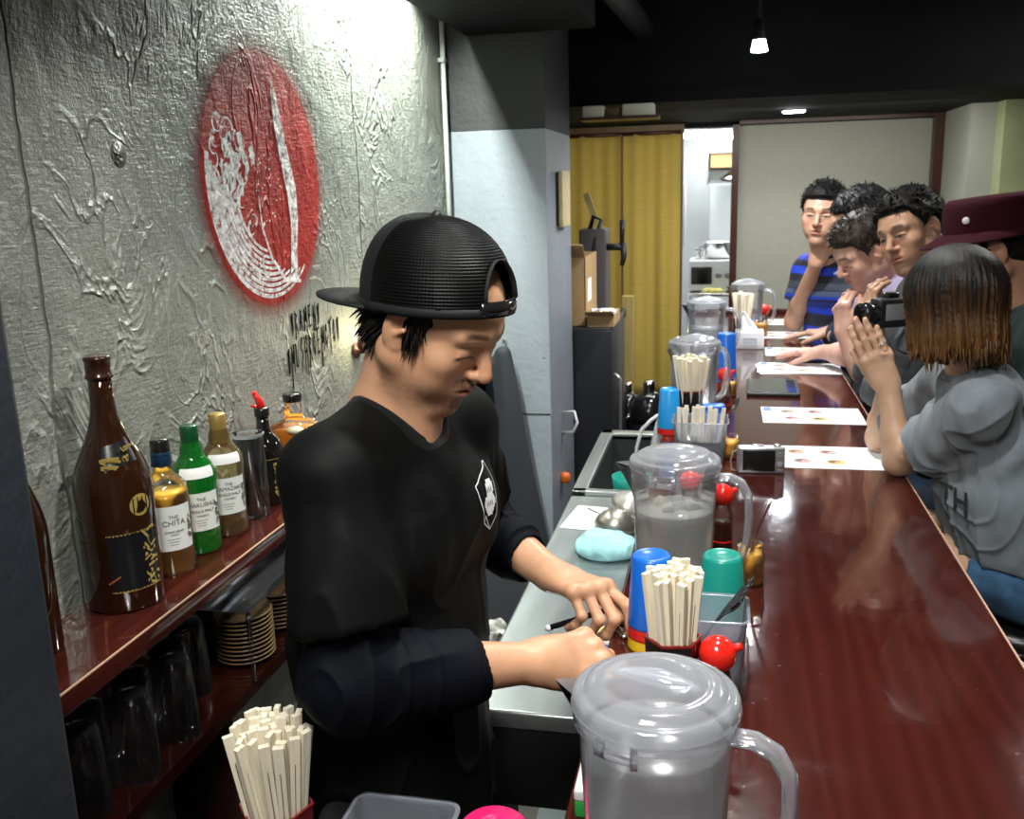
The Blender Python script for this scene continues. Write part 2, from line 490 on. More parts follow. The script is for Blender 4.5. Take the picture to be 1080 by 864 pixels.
# ================================================================== MATERIALS
def plaster(name, red=False):
    m, t, N, L = nt(name)
    g = N.new('ShaderNodeNewGeometry'); pos = g.outputs['Position']
    p = N.new('ShaderNodeBsdfPrincipled')
    mp = N.new('ShaderNodeMapping'); mp.inputs['Scale'].default_value = (1, 1, 0.6); mp.inputs['Rotation'].default_value = (0.5, 0, 0)
    L.new(pos, mp.inputs['Vector']); v = mp.outputs['Vector']
    # trowel ridges: thin crests of distorted noise
    n1 = noise(N, L, v, 5.5, 3, 0.55, 1.6)
    rid = mth(N, L, 'SUBTRACT', 1.0, mth(N, L, 'MULTIPLY', mth(N, L, 'ABSOLUTE', mth(N, L, 'SUBTRACT', n1, 0.5)), 22.0), clamp=True)
    gate = ramp(N, L, noise(N, L, v, 3.1, 3, 0.6), [(0.42, 0.0), (0.6, 1.0)])
    rid = mth(N, L, 'MULTIPLY', rid, gate)
    # overlapping flat trowel patches
    vo = N.new('ShaderNodeTexVoronoi'); vo.inputs['Scale'].default_value = 7.0; vo.inputs['Randomness'].default_value = 1.0
    wv = N.new('ShaderNodeVectorMath'); wv.operation = 'ADD'
    nn = N.new('ShaderNodeTexNoise'); nn.inputs['Scale'].default_value = 6.0; nn.inputs['Detail'].default_value = 3
    L.new(v, nn.inputs['Vector'])
    sc = N.new('ShaderNodeVectorMath'); sc.operation = 'SCALE'; sc.inputs['Scale'].default_value = 0.35
    L.new(nn.outputs['Color'], sc.inputs[0]); L.new(v, wv.inputs[0]); L.new(sc.outputs[0], wv.inputs[1]); L.new(wv.outputs[0], vo.inputs['Vector'])
    patch = vo.outputs['Color']
    pr = N.new('ShaderNodeSeparateColor'); L.new(patch, pr.inputs[0])
    broad = noise(N, L, v, 9, 5, 0.6)
    fine = noise(N, L, pos, 90, 4, 0.7)
    st = N.new('ShaderNodeMapping'); st.inputs['Scale'].default_value = (1, 0.9, 7); st.inputs['Rotation'].default_value = (0.35, 0, 0); L.new(pos, st.inputs['Vector'])
    stri = noise(N, L, st.outputs['Vector'], 26, 4, 0.6)
    h = mth(N, L, 'MULTIPLY_ADD', rid, 0.34, mth(N, L, 'MULTIPLY', broad, 0.9))
    h = mth(N, L, 'MULTIPLY_ADD', pr.outputs[0], 0.22, h)
    h = mth(N, L, 'MULTIPLY_ADD', fine, 0.16, h)
    h = mth(N, L, 'MULTIPLY_ADD', stri, 0.10, h)
    # a few plaster seams and pits
    sep = N.new('ShaderNodeSeparateXYZ'); L.new(pos, sep.inputs[0])
    wob = mth(N, L, 'MULTIPLY', mth(N, L, 'SUBTRACT', noise(N, L, pos, 4, 4), 0.5), 0.06)
    for yy in (1.235, 2.55):
        dd = mth(N, L, 'ABSOLUTE', mth(N, L, 'SUBTRACT', mth(N, L, 'ADD', sep.outputs['Y'], wob), yy))
        h = mth(N, L, 'MULTIPLY_ADD', mth(N, L, 'SUBTRACT', 1.0, mth(N, L, 'MULTIPLY', dd, 220.0), clamp=True), -0.45, h)
    hole = N.new('ShaderNodeVectorMath'); hole.operation = 'DISTANCE'; hole.inputs[1].default_value = (-1.0, 1.468, 1.829)
    dis = N.new('ShaderNodeVectorMath'); dis.operation = 'ADD'; L.new(pos, dis.inputs[0])
    s2 = N.new('ShaderNodeVectorMath'); s2.operation = 'SCALE'; s2.inputs['Scale'].default_value = 0.0
    n4 = N.new('ShaderNodeTexNoise'); n4.inputs['Scale'].default_value = 70; L.new(pos, n4.inputs['Vector']); L.new(n4.outputs['Color'], s2.inputs[0]); L.new(s2.outputs[0], dis.inputs[1])
    L.new(dis.outputs[0], hole.inputs[0])
    hv = mth(N, L, 'SUBTRACT', 1.0, mth(N, L, 'MULTIPLY', hole.outputs['Value'], 45.0), clamp=True)
    h = mth(N, L, 'MULTIPLY_ADD', mth(N, L, 'MULTIPLY', hv, n4.outputs['Fac']), 3.0, h)
    col = ramp(N, L, noise(N, L, v, 2.2, 6, 0.62), [(0.3, (0.175, 0.187, 0.163)), (0.5, (0.225, 0.238, 0.210)), (0.72, (0.28, 0.29, 0.255))])
    col = mixc(N, L, mth(N, L, 'MULTIPLY', rid, 0.35), col, (0.52, 0.53, 0.49))
    col = mixc(N, L, mth(N, L, 'MULTIPLY', ramp(N, L, noise(N, L, v, 14, 5, 0.7), [(0.55, 0.0), (0.72, 1.0)]), 0.35), col, (0.15, 0.155, 0.135))
    p.inputs['Roughness'].default_value = 0.42
    nb = bump(N, L, h, 1.0, 0.026)
    L.new(nb, p.inputs['Normal'])
    if red:
        # spray paint on the same plaster: solid inside, feathered rim (distance from the emblem's centre)
        dv = N.new('ShaderNodeVectorMath'); dv.operation = 'DISTANCE'; dv.inputs[1].default_value = red
        fl = N.new('ShaderNodeVectorMath'); fl.operation = 'MULTIPLY'; fl.inputs[1].default_value = (0, 1, 1); L.new(pos, fl.inputs[0])
        L.new(fl.outputs[0], dv.inputs[0])
        rc = ramp(N, L, noise(N, L, pos, 12, 5, 0.6), [(0.3, (0.30, 0.010, 0.006)), (0.7, (0.38, 0.016, 0.010))])
        rc = mixc(N, L, mth(N, L, 'MULTIPLY', ramp(N, L, fine, [(0.62, 0.0), (0.72, 1.0)]), 0.35), rc, (0.6, 0.2, 0.17))
        L.new(rc, p.inputs['Base Color'])
        p.inputs['Roughness'].default_value = 0.6; p.inputs['Specular IOR Level'].default_value = 0.25
        a = ramp(N, L, dv.outputs['Value'], [(0.272, 1.0), (0.279, 0.42), (0.315, 0.0)])
        tr = N.new('ShaderNodeBsdfTransparent'); mx = N.new('ShaderNodeMixShader')
        L.new(a, mx.inputs[0]); L.new(tr.outputs[0], mx.inputs[1]); L.new(p.outputs[0], mx.inputs[2]); out(N, L, mx.outputs[0])
    else:
        L.new(col, p.inputs['Base Color']); out(N, L, p.outputs[0])
    return m
EC = (0.0, 2.0, 1.788)   # emblem centre on the wall (y, z)
m_plaster = plaster('plaster'); m_redpaint = plaster('red_paint', EC)

def painted_wall(name, base, dirt=(0.1,0.1,0.1), rough=0.45, chips=0.5):
    m, t, N, L = nt(name); v = coords(N, L)
    p = N.new('ShaderNodeBsdfPrincipled'); p.inputs['Roughness'].default_value = rough
    c = ramp(N, L, noise(N, L, v, 3, 6, 0.6), [(0.3, tuple(x*0.88 for x in base)), (0.7, tuple(x*1.08 for x in base))])
    spots = ramp(N, L, noise(N, L, v, 16, 3, 0.5, 0.4), [(0.70, 0.0), (0.735, 1.0)])
    c = mixc(N, L, mth(N, L, 'MULTIPLY', spots, chips), c, dirt)
    L.new(c, p.inputs['Base Color'])
    L.new(bump(N, L, mth(N, L, 'MULTIPLY_ADD', spots, -0.8, noise(N, L, v, 30, 5, 0.6)), 0.5, 0.006), p.inputs['Normal'])
    out(N, L, p.outputs[0]); return m
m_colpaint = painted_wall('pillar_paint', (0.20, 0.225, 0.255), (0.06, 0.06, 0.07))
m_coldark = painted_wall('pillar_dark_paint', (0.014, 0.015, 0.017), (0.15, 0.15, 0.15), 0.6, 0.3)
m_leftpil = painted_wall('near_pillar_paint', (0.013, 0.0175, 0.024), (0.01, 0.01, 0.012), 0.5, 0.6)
m_black = pbr('black_ceiling_paint', (0.0045, 0.0045, 0.005), 0.8, spec=0.2, var=0.3, vscale=6, bumps=0.3, bscale=30)
m_floor = pbr('floor_concrete', (0.06, 0.055, 0.05), 0.4, var=0.4, vscale=5, bumps=0.3, bscale=40)
m_beige = pbr('beige_panel', (0.31, 0.315, 0.265), 0.55, var=0.04, vscale=60, bumps=0.15, bscale=300, bdist=0.001, stretch=(1,1,0.3))
m_cream = pbr('cream_wall', (0.31, 0.34, 0.19), 0.7, var=0.05, vscale=8)
m_greywall = pbr('grey_side_wall', (0.30, 0.31, 0.27), 0.7, var=0.05, vscale=8)
m_darkwood = pbr('dark_wood_frame', (0.045, 0.010, 0.006), 0.35, var=0.3, vscale=14, stretch=(4,4,0.5))

def redwood(name, dark=False):
    m, t, N, L = nt(name)
    p = N.new('ShaderNodeBsdfPrincipled')
    v = coords(N, L, (3.2, 0.42, 3.2))
    n1 = noise(N, L, v, 9, 6, 0.62, 1.4)
    wv = N.new('ShaderNodeTexWave'); wv.inputs['Scale'].default_value = 3.0; wv.inputs['Distortion'].default_value = 9; wv.inputs['Detail'].default_value = 4; wv.inputs['Detail Scale'].default_value = 1.2
    wv.wave_type = 'BANDS'; wv.bands_direction = 'X'; L.new(v, wv.inputs['Vector'])
    g = mth(N, L, 'MULTIPLY_ADD', wv.outputs['Fac'], 0.45, mth(N, L, 'MULTIPLY', n1, 0.6))
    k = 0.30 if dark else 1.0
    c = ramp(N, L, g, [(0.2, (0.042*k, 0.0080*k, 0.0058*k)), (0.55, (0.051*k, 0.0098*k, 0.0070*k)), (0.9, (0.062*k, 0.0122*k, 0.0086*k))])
    L.new(c, p.inputs['Base Color'])
    sm = noise(N, L, coords(N, L, (1, 1, 1)), 5, 6, 0.7)
    rr = ramp(N, L, sm, [(0.35, 0.07), (0.6, 0.13), (0.75, 0.24)])
    scr = ramp(N, L, noise(N, L, coords(N, L, (1, 1, 1)), 120, 2, 0.5), [(0.70, 0.0), (0.74, 0.18)])
    L.new(mth(N, L, 'ADD', rr, scr), p.inputs['Roughness'])
    p.inputs['Coat Weight'].default_value = 0.5; p.inputs['Coat Roughness'].default_value = 0.05
    hb = mth(N, L, 'MULTIPLY_ADD', ramp(N, L, noise(N, L, coords(N, L, (1,1,1)), 75, 3, 0.6), [(0.62, 0.0), (0.78, 1.0)]), 0.16, mth(N, L, 'MULTIPLY', noise(N, L, coords(N, L, (1,1,1)), 14, 3), 0.8))
    nb = bump(N, L, hb, 0.10, 0.003)
    L.new(nb, p.inputs['Normal']); L.new(nb, p.inputs['Coat Normal'])
    out(N, L, p.outputs[0]); return m
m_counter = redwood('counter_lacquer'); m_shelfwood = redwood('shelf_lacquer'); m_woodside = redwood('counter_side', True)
m_steel = pbr('brushed_steel', (0.46, 0.49, 0.49), 0.33, 0.85, var=0.22, vscale=9, bumps=0.10, bscale=120, stretch=(1,0.1,1), rvar=0.14)
m_steel2 = pbr('bright_steel', (0.75, 0.75, 0.74), 0.2, 1.0, rvar=0.08)
m_sinkdark = pbr('sink_steel', (0.16, 0.18, 0.18), 0.35, 0.9, rvar=0.1)
m_edge = pbr('worn_edge', (0.55, 0.33, 0.22), 0.35)
m_blackmat = pbr('matte_black', (0.012, 0.012, 0.013), 0.5)
m_blackgloss = pbr('gloss_black', (0.01, 0.01, 0.011), 0.15, coat=0.4)
m_white = pbr('white_plastic', (0.72, 0.73, 0.74), 0.35)
m_paper = pbr('paper', (0.80, 0.82, 0.84), 0.55)
m_grid = pbr('grey_plastic', (0.25, 0.26, 0.28), 0.4)

# ================================================================== SETTING
def struct(name, mb, mats, **k):
    o = mb.build(name, mats, **k); return tag(o, kind='structure')
struct('floor', MB().box((-1.3, -1.6, -0.1), (3.0, 8.3, 0)), m_floor)
struct('ceiling', MB().box((-1.3, -1.6, 2.6), (3.0, 6.12, 2.7)), m_black)
struct('wall_left', MB().box((-1.15, -1.6, 0), (-1.0, 6.12, 2.6)), m_plaster)
struct('wall_right', MB().box((2.6, -1.6, 0), (2.75, 6.12, 2.6)), m_cream)
struct('wall_rear', MB().box((-1.15, -1.7, 0), (2.75, -1.6, 2.6)), m_greywall)
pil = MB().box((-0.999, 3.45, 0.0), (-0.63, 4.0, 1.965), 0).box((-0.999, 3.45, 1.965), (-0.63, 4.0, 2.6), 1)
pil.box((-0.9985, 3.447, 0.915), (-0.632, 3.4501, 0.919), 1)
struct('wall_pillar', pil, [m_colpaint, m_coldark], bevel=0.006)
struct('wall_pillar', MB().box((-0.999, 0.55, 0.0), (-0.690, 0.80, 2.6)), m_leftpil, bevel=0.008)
struct('ceiling_soffit', MB().box((-0.905, -1.6, 2.29), (-0.45, 3.45, 2.6)), m_black)
struct('ceiling_beam', MB().box((-0.999, 4.45, 2.115), (2.6, 6.0, 2.6)).box((-0.63, 4.43, 2.115), (2.6, 4.45, 2.16)), m_black)
# far wall: shelf opening, curtain opening, kitchen doorway, beige sliding panel, outer walls
wl = MB().box((-1.0, 6.0, 2.09), (2.6, 6.12, 2.6))
struct('wall_back', wl, m_black)
struct('wall_back', MB().box((1.32, 5.2, 0), (2.6, 5.35, 2.114)), m_cream)
struct('wall_back', MB().box((1.20, 5.35, 0), (1.335, 6.12, 2.114)), m_greywall)
struct('trim_1', MB().box((0.035, 5.95, 0), (0.075, 6.06, 2.114)).box((1.15, 5.93, 0), (1.20, 6.06, 2.114)).box((0.035, 5.95, 2.095), (1.2, 6.06, 2.115)), m_darkwood)
struct('wall_back', MB().box((0.075, 6.02, 0), (1.16, 6.06, 2.114)), m_beige)
struct('trim_2', MB().box((-0.999, 5.93, 2.06), (-0.245, 6.0, 2.11)).box((-0.285, 5.93, 0), (-0.25, 6.0, 2.06)), pbr('curtain_rail_wood', (0.10, 0.06, 0.02), 0.5, var=0.3, vscale=10))
# kitchen behind the doorway
m_kit = pbr('kitchen_wall_white', (0.62, 0.64, 0.66), 0.4, var=0.06, vscale=5)
struct('wall_kitchen', MB().box((-1.15, 7.9, 0), (1.5, 8.0, 2.5)), m_kit)
struct('wall_kitchen', MB().box((-1.15, 6.12, 0), (-1.05, 7.9, 2.5)), m_kit)
struct('wall_kitchen', MB().box((1.4, 6.12, 0), (1.5, 7.9, 2.5)), m_kit)
struct('wall_kitchen', MB().box((-0.36, 6.13, 0), (-0.345, 7.9, 2.32)), m_kit)
struct('ceiling_kitchen', MB().box((-1.15, 6.12, 2.32), (1.5, 8.0, 2.42)), m_kit)
# conduit on the wall corner
cdt = MB().tube([(-0.985, 3.40, 1.2), (-0.985, 3.40, 2.6)], 0.009, 10)
cdt.box((-0.999, 3.385, 1.62), (-0.976, 3.415, 1.635)).box((-0.999, 3.385, 2.2), (-0.976, 3.415, 2.215))
tag(cdt.build('wall_conduit', pbr('conduit_paint', (0.36, 0.38, 0.36), 0.4)), 'slim painted conduit pipe running down the plaster wall corner', 'pipe')

o = MB().tube([(-0.45, 3.2, 2.47), (-0.36, 4.45, 2.42)], 0.048, 20).build('ceiling_pipe', pbr('pipe_paint', (0.016, 0.017, 0.019), 0.5)); tag(o, 'dark round pipe running under the black ceiling into the beam', 'pipe')
o = MB().tube([(-0.60, 3.2, 2.58), (-0.35, 3.6, 2.585), (0.0, 4.0, 2.58), (0.3, 4.44, 2.58)], 0.008, 8).build('ceiling_cable', m_blackmat); tag(o, 'thin black cable tray running across the black ceiling', 'cable')
# ================================================================== COUNTERS
t = empty('bar_counter', (0.14, 2.95, 0), 0, 'long glossy dark red lacquered wooden bar counter running into the depth', 'counter')
b = MB().rbox((-0.305, -2.45, 1.008), (0.303, 2.47, 1.05), 0.012, 3, zr=0.005)
b.build('counter_top', m_counter, t)
MB().box((0.3008, -2.44, 1.0478), (0.3038, 2.46, 1.0502)).build('edge_strip', m_edge, t, label='worn pale edge line')
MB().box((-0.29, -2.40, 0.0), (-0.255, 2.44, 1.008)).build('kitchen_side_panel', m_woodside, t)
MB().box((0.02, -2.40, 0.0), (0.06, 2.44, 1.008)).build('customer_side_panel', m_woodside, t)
MB().rbox((-0.305, 2.44, 1.05), (0.303, 2.47, 1.075), 0.004, 2).build('end_rail', m_darkwood, t)

# stainless work counter with sink
t = empty('steel_work_counter', (-0.30, 2.5, 0), 0, 'stainless steel work counter behind the bar holding a sink', 'counter')
X0, X1 = -0.135, 0.128
w_ = MB().rbox((X0, -1.03, 0.815), (X1, 0.19, 0.85), 0.006, 2)
w_.build('worktop', m_steel, t)
MB().box((X0+0.002, -1.02, 0.70), (X0+0.02, 0.9, 0.815)).box((X0+0.002, -1.026, 0.66), (X1, -1.0, 0.815)).build('front_apron', m_blackmat, t)
s_ = MB()
y0, y1 = 0.20, 0.95
s_.rbox((X0, y0, 0.835), (X0+0.045, y1, 0.862), 0.004, 2).rbox((X0, y0, 0.835), (X1, y0+0.03, 0.862), 0.004, 2)
s_.rbox((X0, y1-0.05, 0.835), (X1, y1, 0.862), 0.004, 2).rbox((X1-0.02, y0, 0.835), (X1, y1, 0.862), 0.004, 2)
s_.build('sink_rim', m_steel, t)
s_ = MB().box((X0+0.04, y0+0.02, 0.60), (X1-0.01, y1-0.04, 0.61))
s_.box((X0+0.040, y0+0.02, 0.60), (X0+0.046, y1-0.04, 0.85)).box((X1-0.02, y0+0.02, 0.60), (X1-0.012, y1-0.04, 0.85))
s_.box((X0+0.04, y0+0.02, 0.60), (X1-0.01, y0+0.026, 0.85)).box((X0+0.04, y1-0.05, 0.60), (X1-0.01, y1-0.044, 0.85))
s_.build('sink_basin', m_sinkdark, t)
for yy in (-0.98, 0.85):
    MB().tube([(X0+0.03, yy, 0.0), (X0+0.03, yy, 0.815)], 0.016, 12).build('leg', m_sinkdark, t)
MB().box((X0+0.02, -0.98, 0.25), (X1-0.01, 0.85, 0.265)).build('under_shelf', m_sinkdark, t)
# near side table below the frame
t = empty('side_table', (-0.46, 0.88, 0), 0, 'black topped side table at the near end carrying chopsticks and boxes', 'table')
MB().rbox((-0.215, -0.16, 0.82), (0.285, 0.185, 0.85), 0.01, 2).build('tabletop', m_blackmat, t)
for x in (-0.19, 0.26):
    for y in (-0.13, 0.155): MB().box((x-0.015, y-0.015, 0), (x+0.015, y+0.015, 0.82)).build('leg', m_blackmat, t)

# wall shelf unit
t = empty('wall_shelf', (-0.92, 2.0, 0), 0, 'dark red lacquered two tier shelf along the left plaster wall', 'shelf')
MB().rbox((-0.079, -1.195, 1.085), (0.08, 1.44, 1.12), 0.003, 2).build('top_board', m_shelfwood, t)
MB().box((0.0785, -1.19, 1.1182), (0.0808, 1.43, 1.1206)).build('edge_strip', m_edge, t, label='worn pale front edge')
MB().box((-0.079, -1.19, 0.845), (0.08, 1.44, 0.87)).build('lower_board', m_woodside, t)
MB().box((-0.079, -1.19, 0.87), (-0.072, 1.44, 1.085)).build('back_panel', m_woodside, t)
for y in (-1.19, 0.15, 1.41):
    MB().box((-0.072, y, 0.87), (0.072, y+0.02, 1.085)).build('bracket', m_woodside, t)
for y in (-0.6, 1.1):
    MB().box((-0.079, y, 0.60), (0.05, y+0.02, 0.845)).build('support', m_woodside, t)

# ================================================================== LAMPS
def spot(name, loc, power, size, blend=0.4, col=(1, 0.96, 0.9), r=0.03, rot=(0, 0, 0)):
    d = bpy.data.lights.new(name, 'SPOT'); d.energy = power; d.spot_size = size; d.spot_blend = blend; d.color = col; d.shadow_soft_size = r
    o = bpy.data.objects.new(name, d); COL.objects.link(o); o.location = loc; o.rotation_euler = rot; return o
def area(name, loc, power, sx, sy, rot=(0, 0, 0), col=(1, 0.97, 0.92), spread=PI):
    d = bpy.data.lights.new(name, 'AREA'); d.energy = power; d.shape = 'RECTANGLE'; d.size = sx; d.size_y = sy; d.color = col; d.spread = spread
    o = bpy.data.objects.new(name, d); COL.objects.link(o); o.location = loc; o.rotation_euler = rot; return o
m_bulb = pbr('lamp_glow', (1, 1, 1), 0.5, emis=(0.85, 0.93, 1.0), estr=60)
m_bulbw = pbr('lamp_glow_warm', (1, 1, 1), 0.5, emis=(1.0, 0.9, 0.7), estr=25)
m_tube = pbr('tube_glow', (1, 1, 1), 0.5, emis=(0.95, 1.0, 0.95), estr=14)
def pendant(x, y, z, label):
    t = empty('spot_lamp', (x, y, z), 0, label, 'lamp')
    MB().tube([(0, 0, 0.085), (0, 0, 2.6 - z)], 0.008, 8).build('stem', m_blackmat, t)
    MB().lathe([(0.012, 0.09), (0.022, 0.085), (0.022, 0.03), (0.026, 0.02), (0.026, 0.012)], n=24).build('socket', m_blackmat, t)
    MB().lathe([(0.022, 0.018), (0.026, -0.005), (0.031, -0.024), (0.030, -0.028), (0.001, -0.029)], n=24, cap0=False).build('bulb', m_bulb, t)
pendant(0.115, 3.93, 2.27, 'small black pendant spot lamp glowing cool white under the ceiling')
def downlight(x, y, z, label, r=0.055, m=None):
    t = empty('recessed_downlight', (x, y, z), 0, label, 'lamp')
    MB().lathe([(r+0.012, 0.0), (r+0.012, -0.006), (r, -0.008), (r-0.004, 0.0)], n=32, cap0=False, cap1=False).build('rim', m_blackmat, t)
    MB().lathe([(r+0.002, -0.010), (r-0.004, -0.013), (0.001, -0.014)], n=32).build('lens', m or m_bulb, t)
downlight(0.335, 5.25, 2.115, 'flat round recessed downlight shining in the far ceiling beam')
# ================================================================== LIGHT
# visible spot lamp and its siblings over the bar
LC = (1.0, 0.97, 0.91)
spot('pendant_light', (0.115, 3.93, 2.225), 60, 2.4, 0.6, (0.95, 0.97, 1.0), 0.03)
spot('downlight_far', (0.335, 5.25, 2.10), 30, 2.5, 0.6, (1, 0.97, 0.92), 0.05)
downlight(0.075, 2.70, 2.598, 'round downlight in the black ceiling above the middle of the bar', 0.06)
spot('bar_light_mid', (0.075, 2.70, 2.58), 85, 2.2, 0.6, LC, 0.05)
downlight(0.02, 1.30, 2.598, 'round downlight in the black ceiling above the near water jug', 0.06)
spot('bar_light_near', (0.02, 1.30, 2.58), 75, 2.3, 0.6, LC, 0.05)
downlight(-0.30, 0.35, 2.598, 'round downlight in the black ceiling nearest the camera', 0.07)
spot('bar_light_camera', (-0.30, 0.35, 2.58), 55, 2.3, 0.7, LC, 0.07)
# tube lamps in the cove beside the plaster wall
def tube_lamp(y0, y1, x, z, power, label):
    t = empty('tube_lamp', (x, (y0+y1)/2, z), 0, label, 'lamp')
    L_ = (y1-y0)/2
    MB().box((-0.03, -L_, 0.02), (0.041, L_, 0.06)).build('housing', m_white, t)
    MB().tube([(0, -L_+0.02, 0), (0, L_-0.02, 0)], 0.013, 12).build('tube', m_tube, t)
    area('cove_light', (x, (y0+y1)/2, z-0.02), power, 0.03, y1-y0-0.04, (0, -0.35, 0), (0.93, 1.0, 0.90), 2.6)
tube_lamp(2.35, 3.08, -0.945, 2.43, 44, 'fluorescent tube hidden in the cove beside the plaster wall')
# added fill panels, out of view: above the viewer and behind the guests
def panel(x, y, sx, sy, power, label, col=(1, 0.98, 0.94)):
    t = empty('fill_panel', (x, y, 2.6), 0, label, 'lamp')
    MB().box((-sx/2-0.02, -sy/2-0.02, -0.03), (sx/2+0.02, sy/2+0.02, 0.0)).build('frame', m_white, t)
    MB().box((-sx/2, -sy/2, -0.034), (sx/2, sy/2, -0.03)).build('diffuser', m_panel, t)
    area('fill_panel_light', (x, y, 2.56), power, sx, sy, (0, 0, 0), col)
m_panel = pbr('fill_panel_glow', (1, 1, 1), 0.5, emis=(1, 1, 0.97), estr=1.5)
panel(-0.2, 0.1, 0.3, 0.6, 27, 'added white fill panel out of view on the ceiling, brightening the cook')
panel(1.5, 3.6, 0.4, 0.4, 12, 'added white fill panel out of view on the ceiling behind the guests')
# kitchen tubes
for (yy, xx, wd, nm) in ((7.0, -0.04, 0.62, 'lower front kitchen ceiling tube glowing white'), (7.6, 0.02, 0.55, 'farther kitchen ceiling tube glowing white')):
    t = empty('kitchen_tube_lamp', (xx, yy, 2.095 if yy < 7.3 else 2.10), 0, nm, 'lamp')
    MB().box((-wd/2, -0.05, 0.03), (wd/2, 0.05, 0.06)).build('housing', m_white, t)
    MB().tube([(-wd/2+0.02, 0, 0), (wd/2-0.02, 0, 0)], 0.02, 12).build('tube', m_tube, t)
    for sx in (-0.2, 0.2): MB().tube([(sx, 0, 0.06), (sx, 0, 2.325-(2.095 if yy < 7.3 else 2.10))], 0.006, 8).build('hanger', m_steel2, t)
area('kitchen_light', (0.3, 7.2, 2.05), 22, 1.6, 0.8, (0, 0, 0), (0.97, 1.0, 1.0))
area('curtain_light', (-0.7, 7.0, 2.2), 14, 0.8, 0.8, (0, 0, 0), (1.0, 0.95, 0.8))
# added fill light brightening the curtains and far end, no fixture there
area('far_fill_light', (0.2, 5.0, 2.10), 22, 1.8, 0.3, (0.45, 0, 0), (1, 0.98, 0.9))
# ================================================================== ITEMS
CT = 1.0502
m_clear = thin_clear('clear_plastic', (0.975, 0.98, 0.99), 0.08, (0.80, 0.84, 0.90), 0.10, 1.0, 0.42, 0.0)
m_frost = thin_clear('frosted_lid_plastic', (0.97, 0.975, 0.985), 0.17, (0.80, 0.84, 0.92), 0.12, 1.0, 0.60, 0.25, 30)
m_glass = thin_clear('clear_glass', (0.98, 0.985, 0.985), 0.01, (0.7, 0.75, 0.75), 0.03, 1.0, 0.12)
m_icew = thin_clear('ice_water', (0.96, 0.96, 0.94), 0.55, (0.92, 0.92, 0.86), 0.08, 1.0, 0.25, 0.9, 45)
m_ice = thin_clear('ice_cube', (0.98, 0.98, 0.97), 0.40, (1.0, 1.0, 0.98), 0.05, 1.0, 0.4, 0.8, 60)
m_fogw = thin_clear('cold_water', (0.85, 0.86, 0.87), 0.34, (0.58, 0.60, 0.63), 0.2, 1.0, 0.2, 0.15, 20)
m_trans = thin_clear('milky_plastic', (0.90, 0.93, 0.97), 0.24, (0.75, 0.80, 0.90), 0.15, 0.9, 0.35)
m_stick = pbr('bamboo_stick', (0.90, 0.82, 0.64), 0.6, var=0.12, vscale=30, bumps=0.2, bscale=200, stretch=(3, 3, 0.15))
m_hexb = pbr('black_cup', (0.016, 0.012, 0.012), 0.25)
m_redrim = pbr('red_rim', (0.25, 0.02, 0.02), 0.3)
m_redp = pbr('red_plastic', (0.75, 0.02, 0.012), 0.18, coat=0.5)
m_blue = pbr('blue_plastic', (0.01, 0.13, 0.60), 0.3)
m_cyan = pbr('light_blue_plastic', (0.02, 0.30, 0.72), 0.3)
m_teal = pbr('teal_plastic', (0.01, 0.24, 0.19), 0.28)
m_yel = pbr('yellow_plastic', (0.75, 0.50, 0.02), 0.3)
m_redc = pbr('red_cup_plastic', (0.60, 0.02, 0.015), 0.3)
m_pink = pbr('pink_plastic', (0.80, 0.02, 0.16), 0.25)
m_soy = pbr('soy_sauce', (0.06, 0.012, 0.006), 0.1, coat=0.5)
m_chili = pbr('chilli_oil', (0.22, 0.035, 0.012), 0.15)
m_must = pbr('mustard_paste', (0.80, 0.38, 0.04), 0.45, var=0.4, vscale=70, bumps=0.6, bscale=120, trans=0.0)

def plate_text(txt, size, depth=0.0004, bold=False):
    cu = bpy.data.curves.new('t', 'FONT'); cu.body = txt; cu.size = size; cu.extrude = depth
    cu.align_x = 'CENTER'; cu.align_y = 'CENTER'; cu.resolution_u = 2
    if bold: cu.offset = size * 0.02
    o = bpy.data.objects.new('t', cu); COL.objects.link(o)
    dg = bpy.context.evaluated_depsgraph_get(); ev = o.evaluated_get(dg); me = ev.to_mesh()
    vs = [tuple(v.co) for v in me.vertices]; fs = [tuple(p.vertices) for p in me.polygons]
    ev.to_mesh_clear(); bpy.data.objects.remove(o); bpy.data.curves.remove(cu)
    return vs, fs
def wrap_text(mb, txt, size, r, az, z, mat, skew=0, bold=False):
    vs, fs = plate_text(txt, size, 0.0002, bold)
    mb.add([((r + zz + 0.0004) * math.cos(az + x / r), (r + zz + 0.0004) * math.sin(az + x / r), z + y + skew * x) for x, y, zz in vs], fs, False, mat)
def wrap_patch(mb, r, az, w, z0, z1, mat, n=14, skew=0, off=0.0004):
    st = []
    for k in range(n + 1):
        a = az + (k / n - 0.5) * w / r
        dz = skew * (k / n - 0.5) * w
        st.append([((r + off) * math.cos(a), (r + off) * math.sin(a), z0 + dz), ((r + off) * math.cos(a), (r + off) * math.sin(a), z1 + dz)])
    vs = [p for q in st for p in q]
    mb.add(vs, [(2*k, 2*k+2, 2*k+3, 2*k+1) for k in range(n)], True, mat)

